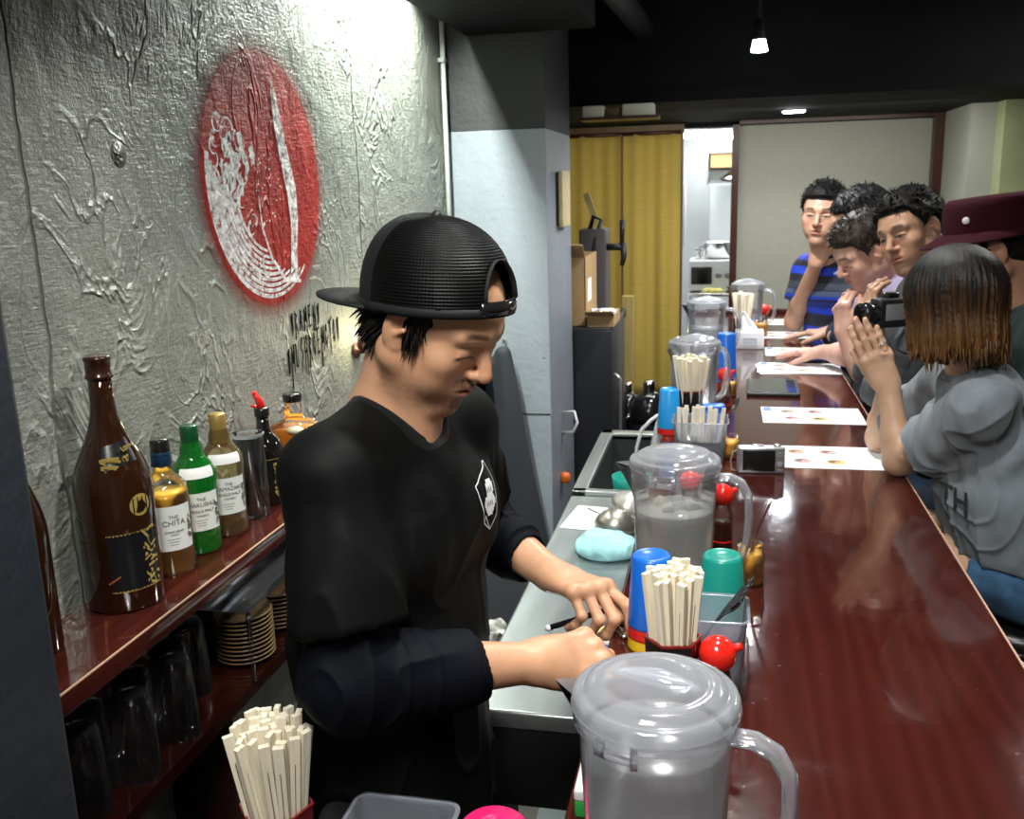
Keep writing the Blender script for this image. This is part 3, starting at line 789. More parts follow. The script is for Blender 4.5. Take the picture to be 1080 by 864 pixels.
# ---------------------------------------------------------------- water jugs
def make_jug(x, y, water, label, wmat=None, ice=0, rz=0.0, s=1.0, smax=0.222):
    t = empty('water_jug', (x, y, CT), rz, label, 'jug', 'clear plastic water jugs on the bar')
    b = MB()
    R = 0.074
    b.lathe([(0.060, 0.0), (0.064, 0.003), (0.0665, 0.02), (0.070, 0.12), (R, 0.205), (0.0765, 0.212), (0.0765, 0.222)], n=56, cap1=False)
    b.lathe([(0.001, 0.012), (0.060, 0.010), (0.0635, 0.02)], n=40, cap0=False, cap1=False)
    b.lathe([(0.0768, 0.204), (0.0785, 0.206), (0.0768, 0.209)], n=56, cap0=False, cap1=False)
    # pouring lip, on the side away from the handle
    rings = []
    for k in range(6):
        f = k / 5.0
        z = 0.155 + 0.067 * f; ext = 0.030 * f ** 1.3; hw = 0.30 * (0.35 + 0.65 * f)
        rr = 0.0715 + 0.005 * f
        rings.append([(-(rr * math.cos(hw)), -rr * math.sin(hw), z), (-(rr + ext), 0, z), (-(rr * math.cos(hw)), rr * math.sin(hw), z)])
    b.build('body', m_clear, t)
    MB().loft(rings, False, False, False).build('spout', m_trans, t)
    h = MB()
    pts = [(0.070, 0, 0.205), (0.095, 0, 0.207), (0.115, 0, 0.198), (0.127, 0, 0.175), (0.129, 0, 0.14), (0.127, 0, 0.095), (0.118, 0, 0.062), (0.100, 0, 0.048), (0.068, 0, 0.045)]
    P2 = []
    for i in range(len(pts) - 1):
        for q in (0, 0.5): P2.append(tuple(pts[i][c] * (1 - q) + pts[i + 1][c] * q for c in range(3)))
    P2.append(pts[-1])
    h.tube(P2, 0.013, 12, ry=0.0075)
    h.build('handle', m_frost, t)
    l = MB()
    l.lathe([(0.0775, 0.212), (0.0795, 0.214), (0.0795, 0.232), (0.077, 0.237), (0.072, 0.2395), (0.069, 0.2385), (0.067, 0.2425), (0.060, 0.2465), (0.052, 0.2490), (0.050, 0.2478), (0.047, 0.2500), (0.036, 0.2525), (0.001, 0.254)], n=56, cap0=False)
    l.lathe([(0.0797, 0.222), (0.0808, 0.2235), (0.0797, 0.225)], n=56, cap0=False, cap1=False)
    l.build('lid', m_frost, t)
    g = MB()
    rings = []
    for k in range(13):
        u = -1 + 2 * k / 12.0
        wv = 0.013 * max(0.05, 1 - u * u) ; hz = 0.009 * max(0.04, 1 - u * u)
        xx = 0.046 * u
        rings.append([(xx, wv * math.cos(a), 0.2515 - 0.004 * u * u + hz * max(-0.3, math.sin(a))) for a in [2 * PI * j / 12 for j in range(12)]])
    g.loft(rings)
    for sgn in (-1, 1):
        pass
    g.build('lid_grip', m_frost, t)
    c = MB()
    a0 = -1.65
    for da, w_, z0, z1 in ((-0.22, 0.012, 0.203, 0.222), (0.0, 0.030, 0.204, 0.213), (0.20, 0.006, 0.200, 0.225)):
        wrap_patch(c, 0.0805, a0 + da, w_, z0, z1, 0, 6, 0, 0.002)
    c.build('latch', m_frost, t, solid=0.002)
    if water:
        rw = 0.062 + 0.007 * water / 0.2
        W = MB().lathe([(0.058, 0.013), (0.0625, 0.02), (rw, water - 0.002), (rw - 0.002, water), (0.001, water + 0.001)], n=48)
        W.build('water', wmat or m_icew, t)
    rr = random.Random(int(1000 * y))
    for i in range(ice):
        a = rr.uniform(0, 2 * PI); q = rr.uniform(0, 0.040); z = (water + 0.001) if i % 2 else rr.uniform(0.05, water)
        M = rotm(rr.uniform(0, 3), rr.uniform(0, 3), rr.uniform(0, 3), (q * math.cos(a), q * math.sin(a), z))
        e = 0.012
        MB().rbox((-e, -e, -e * 0.8), (e, e, e * 0.8), 0.004, 2, M=M).build('ice_cube', m_ice, t)
    return t
make_jug(-0.056, 0.845, 0.185, 'nearest big clear plastic water jug with domed lid at the bottom edge', m_fogw, 0, -0.28).scale = (1.03, 1.03, 0.93)
make_jug(-0.076, 1.615, 0.145, 'clear water jug full of ice behind the bundle of chopsticks', m_icew, 12, -0.1)
make_jug(-0.081, 2.914, 0.0, 'empty clear water jug behind the second chopstick cup', None, 0, 0.7)
make_jug(-0.062, 3.944, 0.13, 'clear water jug just left of the white tissue box', m_fogw, 0, -0.15)
make_jug(0.117, 4.687, 0.08, 'farthest clear water jug near the end of the bar', m_clear, 0, -0.2)

# ---------------------------------------------------------------- chopsticks
def stick_mesh():
    b = MB()
    for sx in (-1, 1):
        r0 = [(sx * 0.0003 + sx * 0.0022 + dx * 0.0019, dy * 0.0021, 0) for dx, dy in ((-1, -1), (1, -1), (1, 1), (-1, 1))]
        r1 = [(sx * 0.0004 + sx * 0.0026 + dx * 0.0026, dy * 0.0031, 0.205) for dx, dy in ((-1, -1), (1, -1), (1, 1), (-1, 1))]
        b.loft([r0, r1], True, True, True, None, False)
    b.box((-0.0045, -0.0028, 0.165), (0.0045, 0.0028, 0.2048))
    return b
stick0 = None
def chop_cup(x, y, z, n, label, group, slabel, R=0.034, h=0.10, rim=None, rz=0.2, spread=0.020, lean=0.045, seed=1, hexm=None, sc=1.0):
    global stick0
    t = empty('chopstick_cup', (x, y, z), rz, label, 'cup')
    poly = lambda r: [(r * math.cos(PI / 3 * k), r * math.sin(PI / 3 * k)) for k in range(6)]
    b = MB()
    out_ = [[(px, py, zz) for px, py in poly(r)] for r, zz in ((R * 0.80, 0), (R * 0.83, 0.003), (R, h), (R - 0.003, h), (R * 0.80 - 0.002, 0.006))]
    b.loft(out_, True, True, True, None, False)
    b.build('cup_body', hexm or m_hexb, t)
    q = MB(); q.loft([[(px, py, zz) for px, py in poly(r)] for r, zz in ((R + 0.0008, h - 0.002), (R + 0.001, h + 0.0012), (R - 0.003, h + 0.0012), (R - 0.0032, h - 0.002))], True, False, False, None, False)
    q.build('cup_rim', rim or m_redrim, t)
    rr = random.Random(seed)
    for i in range(n):
        a = 2.399963 * i; q = math.sqrt((i + 0.5) / n)
        bx, by = spread * 0.72 * q * math.cos(a + 0.3), spread * 0.72 * q * math.sin(a + 0.3)
        a2 = a + rr.uniform(-0.15, 0.15)
        tx, ty = lean * q * math.cos(a2), lean * q * math.sin(a2)
        d = Vector((tx - bx, ty - by, 0.2)).normalized()
        if stick0 is None:
            o = stick_mesh().build('chopsticks', m_stick, bevel=0.0004); stick0 = o
        else:
            o = stick0.copy(); COL.objects.link(o)
        o.location = (x + bx, y + by, z + 0.008 + rr.uniform(0, 0.012))
        o.rotation_mode = 'QUATERNION'
        o.rotation_quaternion = d.to_track_quat('Z', 'Y') @ Matrix.Rotation(rr.uniform(0, PI), 3, 'Z').to_quaternion()
        o.scale = (sc, sc, 1)
        tag(o, slabel, 'chopsticks', group)
    return t
m_redcup = pbr('red_hex_cup', (0.20, 0.02, 0.025), 0.3)
chop_cup(-0.575, 1.025, 0.851, 36, 'dark red hexagonal cup of chopsticks at the bottom left of the picture', 'chopsticks in the nearest cup', 'pale wooden chopsticks standing in the cup at the bottom left', 0.050, 0.10, hexm=m_redcup, spread=0.038, lean=0.055, seed=3, sc=1.25)
chop_cup(-0.054, 1.15, CT, 30, 'black hexagonal cup of chopsticks beside the red ball lid', 'chopsticks in the middle cup', 'pale wooden chopsticks standing in the black cup before the icy jug', 0.037, 0.128, spread=0.025, lean=0.038, seed=5, sc=1.1)
chop_cup(-0.087, 2.745, CT, 22, 'black cup of chopsticks in front of the empty jug', 'chopsticks in the second black cup', 'pale chopsticks standing in the black cup before the empty jug', 0.039, 0.120, spread=0.026, lean=0.050, seed=8, sc=1.3)
chop_cup(0.087, 4.45, CT, 16, 'farthest black cup of chopsticks behind the tissue box', 'chopsticks in the farthest cup', 'pale chopsticks in the farthest black cup behind the tissue box', 0.040, 0.10, spread=0.026, lean=0.050, seed=9, sc=1.8)

# ---------------------------------------------------------------- stacked cups
def cup_stack(x, y, cols, label, gname, r0=0.029, r1=0.038, h=0.115, step=0.019, z=CT):
    n = len(cols)
    for i, (m, cn) in enumerate(cols):   # bottom to top, upside down, nested
        o = MB()
        z0 = i * step
        o.lathe([(r1, 0.0), (r1 + 0.0012, 0.001), (r1 + 0.0008, 0.004), (r0 + 0.0015, h - 0.006), (r0 - 0.002, h - 0.001), (r0 - 0.006, h), (r0 - 0.008, h - 0.002), (0.001, h - 0.002)], n=40, cap0=False)
        ob = o.build('plastic_cup', m, solid=0.0) 
        ob.location = (x, y, z + z0)
        k = ('topmost' if i == n - 1 else ('lowest' if i == 0 else 'middle'))
        tag(ob, '%s upturned plastic cup, %s of the nested stack %s' % (cn, k, label), 'cup', gname)
cup_stack(-0.098, 1.37, [(m_yel, 'yellow'), (m_redc, 'red'), (m_blue, 'blue')], 'left of the middle chopsticks', 'stacked cups left of the chopsticks', 0.029, 0.036, 0.115, 0.019)
cup_stack(0.008, 1.41, [(m_yel, 'yellow'), (m_redc, 'red'), (m_teal, 'teal')], 'behind the spoon box', 'stacked cups behind the spoon box', 0.029, 0.037, 0.105, 0.019)
cup_stack(-0.145, 2.70, [(m_redc, 'red'), (m_cyan, 'light blue')], 'beside the second chopstick cup', 'stacked cups by the second chopstick cup', 0.026, 0.033, 0.115, 0.018)
cup_stack(0.015, 3.33, [(m_redc, 'red'), (m_blue, 'blue')], 'right of the empty jug', 'stacked cups right of the empty jug', 0.030, 0.038, 0.17, 0.03)

# ---------------------------------------------------------------- spoon box etc.
def open_box(name, x, y, z, sx, sy, h, m, label, cat, rz=0, taper=0.86, r=0.012, rim=0.003, group=None):
    t = empty(name, (x, y, z), rz, label, cat, group)
    def ring(ax, ay, zz, rr):
        o_ = []
        for cx, cy, a0 in ((ax - rr, ay - rr, 0), (-ax + rr, ay - rr, PI/2), (-ax + rr, -ay + rr, PI), (ax - rr, -ay + rr, 3*PI/2)):
            for k in range(5):
                a = a0 + PI/2*k/4; o_.append((cx + rr*math.cos(a), cy + rr*math.sin(a), zz))
        return o_
    b = MB(); q = taper
    b.loft([ring(sx*q-0.003, sy*q-0.003, 0, r), ring(sx*q, sy*q, 0.003, r), ring(sx, sy, h, r), ], True, True, False)
    b.loft([ring(sx-0.0015, sy-0.0015, h, r), ring(sx*q-0.0015, sy*q-0.0015, 0.004, r)], True, False, True)
    b.build('box_body', m, t)
    q_ = MB().loft([ring(sx, sy, h-rim, r), ring(sx+rim, sy+rim, h-rim*0.6, r+rim), ring(sx+rim, sy+rim, h, r+rim), ring(sx-0.0015, sy-0.0015, h, r)], True, False, False)
    q_.build('box_rim', m_trans, t)
    return t
open_box('cutlery_box', -0.018, 1.275, CT, 0.062, 0.047, 0.115, m_trans, 'milky plastic box of black spoons behind the red ball lid', 'box')
open_box('cutlery_box', -0.050, 2.455, CT, 0.070, 0.055, 0.105, m_trans, 'milky plastic box of wrapped sticks behind the icy jug', 'box')
def spoon(name, p, d, L, m, label, cat, group=None, bowl=0.011, w=0.0028, up=(0, 0, 1)):
    # handle from p along d, bowl at the end
    b = MB(); n = 16; rings = []
    for i in range(n + 1):
        f = i / n; z = f * L
        if f < 0.72: hw = w * (1.25 - 0.5 * f); th = 0.0013; dp = 0
        else:
            g = (f - 0.72) / 0.28; hw = max(0.0012, bowl * math.sin(PI * min(0.985, 0.08 + 0.92 * g)) ** 0.7); th = 0.0011; dp = -0.006 * math.sin(PI * g)
        bend = 0.006 * math.sin(f * 3.0)
        rings.append([(hw * math.cos(a), th * math.sin(a) + bend + dp * (1 - abs(math.cos(a)) ** 2 * 0.8), z) for a in [2*PI*k/12 for k in range(12)]])
    b.loft(rings)
    o = b.build(name, m)
    o.location = p; o.rotation_mode = 'QUATERNION'; o.rotation_quaternion = Vector(d).normalized().to_track_quat('Z', 'Y')
    return tag(o, label, cat, group)
for i in range(4):
    spoon('spoon', (-0.045 + 0.006 * i, 1.268 + 0.010 * i, CT + 0.022 + 0.003 * i), (0.085, -0.002 + 0.002*i, 0.118 + 0.004 * i), 0.145, m_blackgloss, 'black plastic spoon leaning in the milky box behind the red ball lid', 'spoon', 'black spoons in the milky box')
rr = random.Random(4)
m_wrap = pbr('paper_wrap', (0.80, 0.76, 0.66), 0.7)
for i in range(14):
    b = MB().rbox((-0.005, -0.0018, 0), (0.005, 0.0018, 0.13), 0.0015, 2, mat=0).box((-0.0051, -0.0019, 0.100), (0.0051, 0.0019, 0.1302), 1)
    o = b.build('wrapped_stick', [m_stick, m_wrap])
    o.location = (-0.105 + 0.0075 * i, 2.425 + rr.uniform(0, 0.05), CT + 0.006); o.rotation_euler = (rr.uniform(-0.12, 0.1), rr.uniform(-0.25, 0.25) * 0.5, rr.uniform(-0.3, 0.3))
    tag(o, 'paper wrapped wooden stick standing in the milky box behind the icy jug', 'stick', 'wrapped sticks in the milky box')

# red ball lid shakers
def shaker(x, y, z, label, r=0.0245, h=0.072, cont=None, s=1.0, az=0.0):
    t = empty('sauce_pot', (x, y, z), az, label, 'sauce pot', 'small glass sauce pots with red ball lids')
    MB().lathe([(0.019, 0), (0.021, 0.002), (0.021, h * 0.75), (0.017, h * 0.9), (0.016, h)], n=28, cap1=False).build('glass_body', m_glass, t)
    MB().lathe([(0.018, 0.002), (0.0195, 0.004), (0.0195, h * 0.55), (0.001, h * 0.551)], n=28).build('sauce', cont or m_soy, t)
    b = MB().sphere((0, 0, h + r * 0.78), r, 32, 20)
    b.tube([(r * 0.8, 0, h + r * 1.15), (r * 1.28, 0, h + r * 1.35)], [0.006, 0.005], 12)
    b.build('ball_lid', m_redp, t)
    MB().lathe([(0.0212, 0.010), (0.0222, 0.012), (0.0212, 0.014)], n=28, cap0=False, cap1=False).build('base_ring', m_redp, t)
    return t
shaker(0.003, 1.15, CT, 'glass sauce pot with shiny red ball lid right of the middle chopsticks', 0.0245, 0.088)
shaker(0.008, 1.82, CT, 'sauce pot with red ball lid seen through the icy jug handle', 0.022, 0.088, m_chili)
shaker(-0.058, 1.90, CT, 'sauce pot with red ball lid seen dimly through the icy jug', 0.022, 0.088, m_soy)
shaker(0.012, 3.05, CT, 'sauce pot with red lid right of the empty jug', 0.024, 0.088, m_chili)
shaker(0.205, 4.95, CT, 'farthest sauce pot with red ball lid behind the farthest jug handle', 0.028, 0.055, m_chili)

def jar(x, y, label, r=0.0255, h=0.075, spn=False, fill=0.78):
    t = empty('condiment_jar', (x, y, CT), 0, label, 'jar')
    MB().lathe([(r - 0.002, 0), (r, 0.003), (r, h * 0.72), (r * 0.86, h * 0.82), (r * 0.86, h), (r * 0.9, h + 0.001), (r * 0.9, h - 0.004)], n=36, cap1=False).build('glass_body', m_glass, t)
    MB().lathe([(r - 0.0035, 0.003), (r - 0.0015, 0.006), (r - 0.0015, h * 0.68), (r * 0.8, h * fill), (r * 0.4, h * fill + 0.003), (0.001, h * fill)], n=36).build('paste', m_must, t)
    return t
jar(0.057, 1.638, 'small glass jar of orange paste with a steel spoon on the bar')
spoon('teaspoon', (0.090, 1.612, CT + 0.165), (-0.036, 0.028, -0.135), 0.135, m_steel2, 'small steel spoon standing in the jar of orange paste', 'spoon', None, 0.008, 0.0034)
jar(0.028, 2.46, 'orange paste jar seen behind the icy jug and left of the camera', 0.024, 0.06)
jar(0.176, 4.56, 'orange paste jar right of the farthest chopstick cup', 0.033, 0.075)
jar(0.030, 3.22, 'brown condiment jar right of the empty jug beside the red lid', 0.022, 0.06)

# compact camera
t = empty('compact_camera', (0.100, 2.335, CT), 0.05, 'silver compact camera standing with its dark screen facing us', 'camera')
MB().rbox((-0.058, -0.015, 0.0), (0.058, 0.015, 0.067), 0.008, 3, zr=0.005).build('camera_body', pbr('camera_silver', (0.45, 0.46, 0.48), 0.3, 0.7), t)
MB().rbox((-0.044, -0.0172, 0.007), (0.034, -0.014, 0.060), 0.002, 2, zr=0.001).build('screen', m_blackgloss, t)
b = MB(); M = rotm(PI/2, 0, 0, (0.046, -0.015, 0.024)); b.lathe([(0.0085, 0), (0.0085, 0.002), (0.004, 0.0024), (0.001, 0.0024)], n=20, M=M)
for z in (0.045, 0.053, 0.010): b.rbox((0.0415, -0.0168, z - 0.002), (0.0505, -0.014, z + 0.002), 0.0015, 2)
b.build('buttons', m_grid, t)
MB().lathe([(0.009, 0), (0.009, 0.004), (0.007, 0.005), (0.001, 0.005)], c=(0.040, 0, 0.067), n=20).rbox((-0.02, -0.008, 0.067), (0.006, 0.008, 0.0705), 0.003, 2).build('top_dials', m_steel2, t)
MB().lathe([(0.028, 0), (0.028, 0.012), (0.024, 0.014), (0.024, 0.022), (0.001, 0.022)], n=32, M=rotm(-PI/2, 0, 0, (-0.008, 0.014, 0.033))).build('lens', m_blackgloss, t)
MB().tube([(-0.058, 0, 0.055), (-0.066, 0.004, 0.05), (-0.072, 0.0, 0.03), (-0.070, 0, 0.006), (-0.06, 0, 0.002)], 0.002, 8).build('strap', m_grid, t)

# menus (A4 sheets printed with bowls and lines of small print)
m_ink = pbr('ink_blue', (0.12, 0.22, 0.48), 0.6); m_inkg = pbr('ink_grey', (0.45, 0.48, 0.55), 0.6)
m_bowl1 = pbr('print_bowl_orange', (0.62, 0.34, 0.14), 0.5, var=0.5, vscale=90); m_bowl2 = pbr('print_bowl_pink', (0.70, 0.36, 0.34), 0.5, var=0.5, vscale=90)
m_bowl3 = pbr('print_bowl_yellow', (0.72, 0.52, 0.10), 0.5, var=0.3, vscale=90); m_bowlc = pbr('print_bowl_dark', (0.12, 0.06, 0.03), 0.5, var=0.6, vscale=120)
def menu_mesh():
    b = MB(); b.box((-0.1485, -0.105, 0), (0.1485, 0.105, 0.0006), 0)
    z = 0.0008
    def disc(cx, cy, rx, ry, m, zz):
        vs = [(cx + rx*math.cos(2*PI*k/24), cy + ry*math.sin(2*PI*k/24), zz) for k in range(24)]
        b.add(vs, [tuple(range(24))], False, m)
    for i, (cx, cy, m) in enumerate(((-0.070, 0.047, 3), (0.012, 0.047, 4), (-0.062, -0.040, 4), (0.020, -0.045, 5))):
        disc(cx, cy, 0.024, 0.021, m, z); disc(cx - 0.003, cy + 0.002, 0.015, 0.013, 6, z + 0.0001); disc(cx + 0.004, cy - 0.003, 0.007, 0.006, 4, z + 0.0002)
        for k in range(3): b.quad((cx - 0.022, cy - 0.026 - 0.005*k, z), (cx + 0.02 - 0.006*k, cy - 0.026 - 0.005*k, z), (cx + 0.02 - 0.006*k, cy - 0.0245 - 0.005*k, z), (cx - 0.022, cy - 0.0245 - 0.005*k, z), 2)
    b.quad((-0.142, 0.05, z), (-0.118, 0.05, z), (-0.118, 0.098, z), (-0.142, 0.098, z), 1)
    r_ = random.Random(2)
    for k in range(14):
        y = 0.088 - 0.0125 * k
        b.quad((0.060, y, z), (0.060 + r_.uniform(0.02, 0.04), y, z), (0.060 + 0.03, y + 0.002, z), (0.060, y + 0.002, z), 2)
        b.quad((0.108, y, z), (0.108 + r_.uniform(0.015, 0.03), y, z), (0.108 + 0.02, y + 0.002, z), (0.108, y + 0.002, z), 2)
        if k < 11: b.quad((-0.142, y - 0.04, z), (-0.142 + r_.uniform(0.01, 0.022), y - 0.04, z), (-0.125, y - 0.038, z), (-0.142, y - 0.038, z), 1)
    for xx in (-0.106, -0.028, 0.052, 0.102): b.quad((xx, -0.095, z), (xx + 0.0009, -0.095, z), (xx + 0.0009, 0.095, z), (xx, 0.095, z), 1)
    return b
mm = [m_paper, m_ink, m_inkg, m_bowl1, m_bowl2, m_bowl3, m_bowlc]
menu0 = menu_mesh().build('menu_sheet', mm)
menus = [(0.270, 2.487, 0, 0.01, 'printed menu sheet beside the silver camera under the woman\'s elbow'),
         (0.275, 2.957, 0, 0.0, 'printed menu sheet between the silver camera and the black tablet'),
         (0.288, 3.735, 0, -0.08, 'printed menu on top of the loose pile behind the tablet'),
         (0.330, 4.125, 0, -0.02, 'printed menu sheet just behind the black phone'),
         (0.300, 4.600, 0, -0.03, 'printed menu sheet under the reaching hand'),
         (0.290, 5.040, 0, 0.0, 'farthest printed menu sheet by the bar end rail')]
for i, (x, y, z, a, lb) in enumerate(menus):
    o = menu0 if i == 0 else menu0.copy()
    if i: COL.objects.link(o)
    o.location = (x, y, CT + 0.0002 + (0.0030 if i == 2 else 0)); o.rotation_euler = (0, 0, a); tag(o, lb, 'menu', 'printed menu sheets on the bar')
for k in range(3):
    o = menu0.copy(); COL.objects.link(o); o.location = (0.285 + 0.006 * k, 3.73 + 0.01 * (k % 2), CT + 0.0002 + 0.0009 * k); o.rotation_euler = (0, 0, 0.05 - 0.05 * k)
    tag(o, 'printed menu sheet lower in the loose pile behind the tablet', 'menu', 'menus under the top of the pile')
t = empty('tablet', (0.176, 3.345, CT), -0.02, 'black tablet in a dark case lying on the bar', 'tablet')
MB().rbox((-0.088, -0.13, 0), (0.088, 0.13, 0.012), 0.010, 3, zr=0.003).build('case', m_blackmat, t)
MB().rbox((-0.077, -0.110, 0.0115), (0.077, 0.110, 0.0128), 0.003, 2, zr=0.0005).build('screen', pbr('tablet_screen', (0.03, 0.04, 0.04), 0.08, coat=0.6), t)
MB().rbox((-0.05, 0.128, 0.002), (-0.01, 0.138, 0.009), 0.003, 2).build('case_tab', m_blackmat, t)
t = empty('phone', (0.352, 3.905, CT), 0.0, 'flat black phone lying before the fourth menu sheet', 'phone')
MB().rbox((-0.075, -0.036, 0), (0.075, 0.036, 0.009), 0.009, 3, zr=0.003).build('phone_body', m_blackgloss, t)
MB().rbox((-0.068, -0.033, 0.0088), (0.068, 0.033, 0.0094), 0.004, 2, zr=0.0003).build('screen', pbr('phone_screen', (0.01, 0.01, 0.012), 0.05), t)
# tissue box
t = empty('tissue_box', (0.118, 4.235, CT), 0.0, 'white tissue box with a tissue pulled up, between the far jugs', 'tissue box')
MB().rbox((-0.060, -0.055, 0), (0.060, 0.055, 0.075), 0.004, 2).build('box_body', m_white, t)
b = MB(); rings = []
for k in range(9):
    f = k / 8
    rings.append([((0.035 * (1 - f) + 0.004 + 0.004 * math.sin(5 * a + 6 * f)) * math.cos(a) - 0.03 * f, (0.010 + 0.012 * f * (1 - f)) * math.sin(a) + 0.006 * math.sin(3 * a), 0.074 + 0.085 * f) for a in [2*PI*j/20 for j in range(20)]])
b.loft(rings); b.build('tissue', pbr('tissue_paper', (0.85, 0.86, 0.88), 0.8), t)
b = MB().rbox((-0.028, -0.0566, 0.02), (0.03, -0.0545, 0.05), 0.004, 2)
b.build('box_print', pbr('box_print', (0.55, 0.58, 0.62), 0.5), t)
# blue pot right of second chopstick cup
t = empty('wet_wipe_case', (-0.020, 2.70, CT), 0.1, 'small bright blue plastic case right of the second chopstick cup', 'case')
MB().rbox((-0.032, -0.02, 0), (0.032, 0.02, 0.075), 0.008, 3).build('case_body', pbr('bright_blue_plastic', (0.02, 0.16, 0.75), 0.3), t)
MB().rbox((-0.033, -0.021, 0.075), (0.033, 0.021, 0.088), 0.008, 3).build('case_lid', m_blue, t)
spoon('spoon', (-0.005, 2.45, CT + 0.03), (0.05, 0.03, 0.12), 0.14, m_blackgloss, 'black plastic spoon leaning out of the milky box behind the icy jug', 'spoon')

# green and white box under the nearest jug, left side
t = empty('seasoning_packet', (-0.135, 0.965, CT), 0.0, 'green and white packet at the bar edge left of the nearest jug', 'packet')
MB().rbox((-0.018, -0.03, 0), (0.025, 0.03, 0.022), 0.003, 2).build('packet_body', pbr('packet_green', (0.02, 0.30, 0.05), 0.4), t)
MB().rbox((-0.0185, -0.0305, 0.0215), (0.0255, 0.0305, 0.036), 0.003, 2).build('packet_top', m_white, t)

# ---------------------------------------------------------------- near side table items
t = open_box('food_box', -0.388, 0.985, 0.851, 0.068, 0.050, 0.125, m_trans, 'empty clear plastic food box at the bottom edge beside the pink lid', 'box', 0.0, 0.9, 0.014, 0.0045)
t = empty('pink_lid_jar', (-0.262, 0.985, 0.851), 0, 'jar with a round bright pink lid at the bottom edge', 'jar')
MB().lathe([(0.030, 0), (0.034, 0.003), (0.038, 0.11), (0.036, 0.122)], n=36).build('jar_body', m_trans, t)
MB().lathe([(0.0415, 0.118), (0.043, 0.120), (0.043, 0.134), (0.039, 0.138), (0.022, 0.139), (0.020, 0.1415), (0.014, 0.1415), (0.012, 0.137), (0.001, 0.137)], n=44).build('jar_lid', m_pink, t)
b = MB()
for k in range(4): b.sphere((0.007 * math.cos(PI/2*k + 0.6), 0.007 * math.sin(PI/2*k + 0.6), 0.1375), (0.004, 0.004, 0.0015), 12, 6)
b.build('lid_knobs', pbr('deep_pink', (0.55, 0.01, 0.10), 0.3), t)
t = empty('round_tray', (-0.265, 1.0, 0.851), 0, 'round black tray under the pink lidded jar', 'tray')
MB().lathe([(0.075, 0.0), (0.080, 0.002), (0.088, 0.012), (0.0865, 0.0125), (0.079, 0.004), (0.001, 0.003)], n=48).build('tray_body', m_blackgloss, t)
MB().lathe([(0.0865, 0.0118), (0.0882, 0.0135), (0.0895, 0.0118)], n=48, cap0=False, cap1=False).build('tray_rim', m_grid, t)
t.location = (-0.262, 0.972, 0.8512); t['label'] = 'round black tray at the bottom edge right of the pink lid'

# ---------------------------------------------------------------- steel counter items
SZ = 0.8505
def cloth_blob(name, c, r, m, label, seed=3, amp=0.35, cat='cloth', h=0.006, fr=38):
    s = SDF((c[0]-r[0]*1.7, c[1]-r[1]*1.7, c[2]-0.02), (c[0]+r[0]*1.7, c[1]+r[1]*1.7, c[2]+r[2]*2.4), 0.003)
    s.ell((c[0], c[1], c[2]+r[2]*0.55), r, k=0.01, cut=[((c[0], c[1], c[2]+0.001), (0, 0, -1))])
    rr = random.Random(seed)
    for i in range(7):
        a = rr.uniform(0, 6.28); q = rr.uniform(0.3, 0.8)
        p0 = (c[0]+r[0]*q*math.cos(a), c[1]+r[1]*q*math.sin(a), c[2]+r[2]*rr.uniform(0.6, 1.2)); a2 = a + rr.uniform(1, 2.5)
        p1 = (c[0]+r[0]*q*math.cos(a2), c[1]+r[1]*q*math.sin(a2), c[2]+r[2]*rr.uniform(0.5, 1.2))
        s.cap(p0, p1, 0.011, 0.014, k=0.012, cut=[((c[0], c[1], c[2]+0.001), (0, 0, -1))])
    V, F = s.mesh(); N_ = vnormals(V, F)
    cr = h*0.8*np.abs(sines(V, fr, seed, 7, (1, 1, 0.5))) + h*1.5*np.exp(-np.abs(sines(V, fr*1.2, seed+1, 3, (1, 1, 1), 1.3))/0.3) + h*0.8*np.exp(-np.abs(sines(V, fr*2.2, seed+2, 3, (1, 1, 1), 1.3))/0.3)
    V = V + N_*(cr[:, None]-h*0.8) * (V[:, 2:3] > c[2]+0.006)
    V = relax(V, F, 1, 0.3)
    V[:, 2] = np.maximum(V[:, 2], c[2]+0.0008)
    return tag(npmesh(name, V, F, m), label, cat)
cloth_blob('dish_cloth', (-0.275, 2.235, SZ), (0.078, 0.066, 0.036), pbr('cloth_turquoise', (0.42, 0.80, 0.88), 0.85, var=0.22, vscale=25, bumps=0.5, bscale=250), 'crumpled pale turquoise dish cloth on the steel counter')
o = MB().box((-0.045, -0.095, 0), (0.045, 0.095, 0.003)).build('paper_towel', m_paper, bevel=0.001); o.location = (-0.365, 2.49, SZ + 0.0005); o.rotation_euler = (0, 0, -0.12)
tag(o, 'flat white paper towel on the steel counter beside the turquoise cloth', 'towel')
# ladles / strainers resting (domes)
def ladle(x, y, z, r, tilt, az, m, label, L=0.16):
    t = empty('ladle', (x, y, z), az, label, 'ladle', 'upturned steel ladles behind the turquoise cloth')
    M = rotm(tilt, 0, 0)
    b = MB().lathe([(r, 0), (r + 0.002, 0.001), (r * 0.95, r * 0.35), (r * 0.72, r * 0.68), (r * 0.4, r * 0.9), (0.001, r * 0.97)], n=40, cap0=False, M=M)
    b.lathe([(r - 0.001, 0.0), (r * 0.93, r * 0.33), (r * 0.7, r * 0.65), (0.001, r * 0.94)], n=40, cap0=False, M=M)
    b.build('bowl', m, t)
    MB().tube([M @ Vector((r, 0, 0.002)), M @ Vector((r + 0.03, 0.0, 0.012)), M @ Vector((r + L * 0.5, 0.01, 0.012))], 0.004, 8, ry=0.002).build('handle', m, t)
ladle(-0.270, 2.385, SZ + 0.016, 0.054, 0.25, 2.2, pbr('dull_steel', (0.42, 0.40, 0.35), 0.35, 0.8, rvar=0.15), 'large dull steel ladle bowl upturned behind the turquoise cloth')
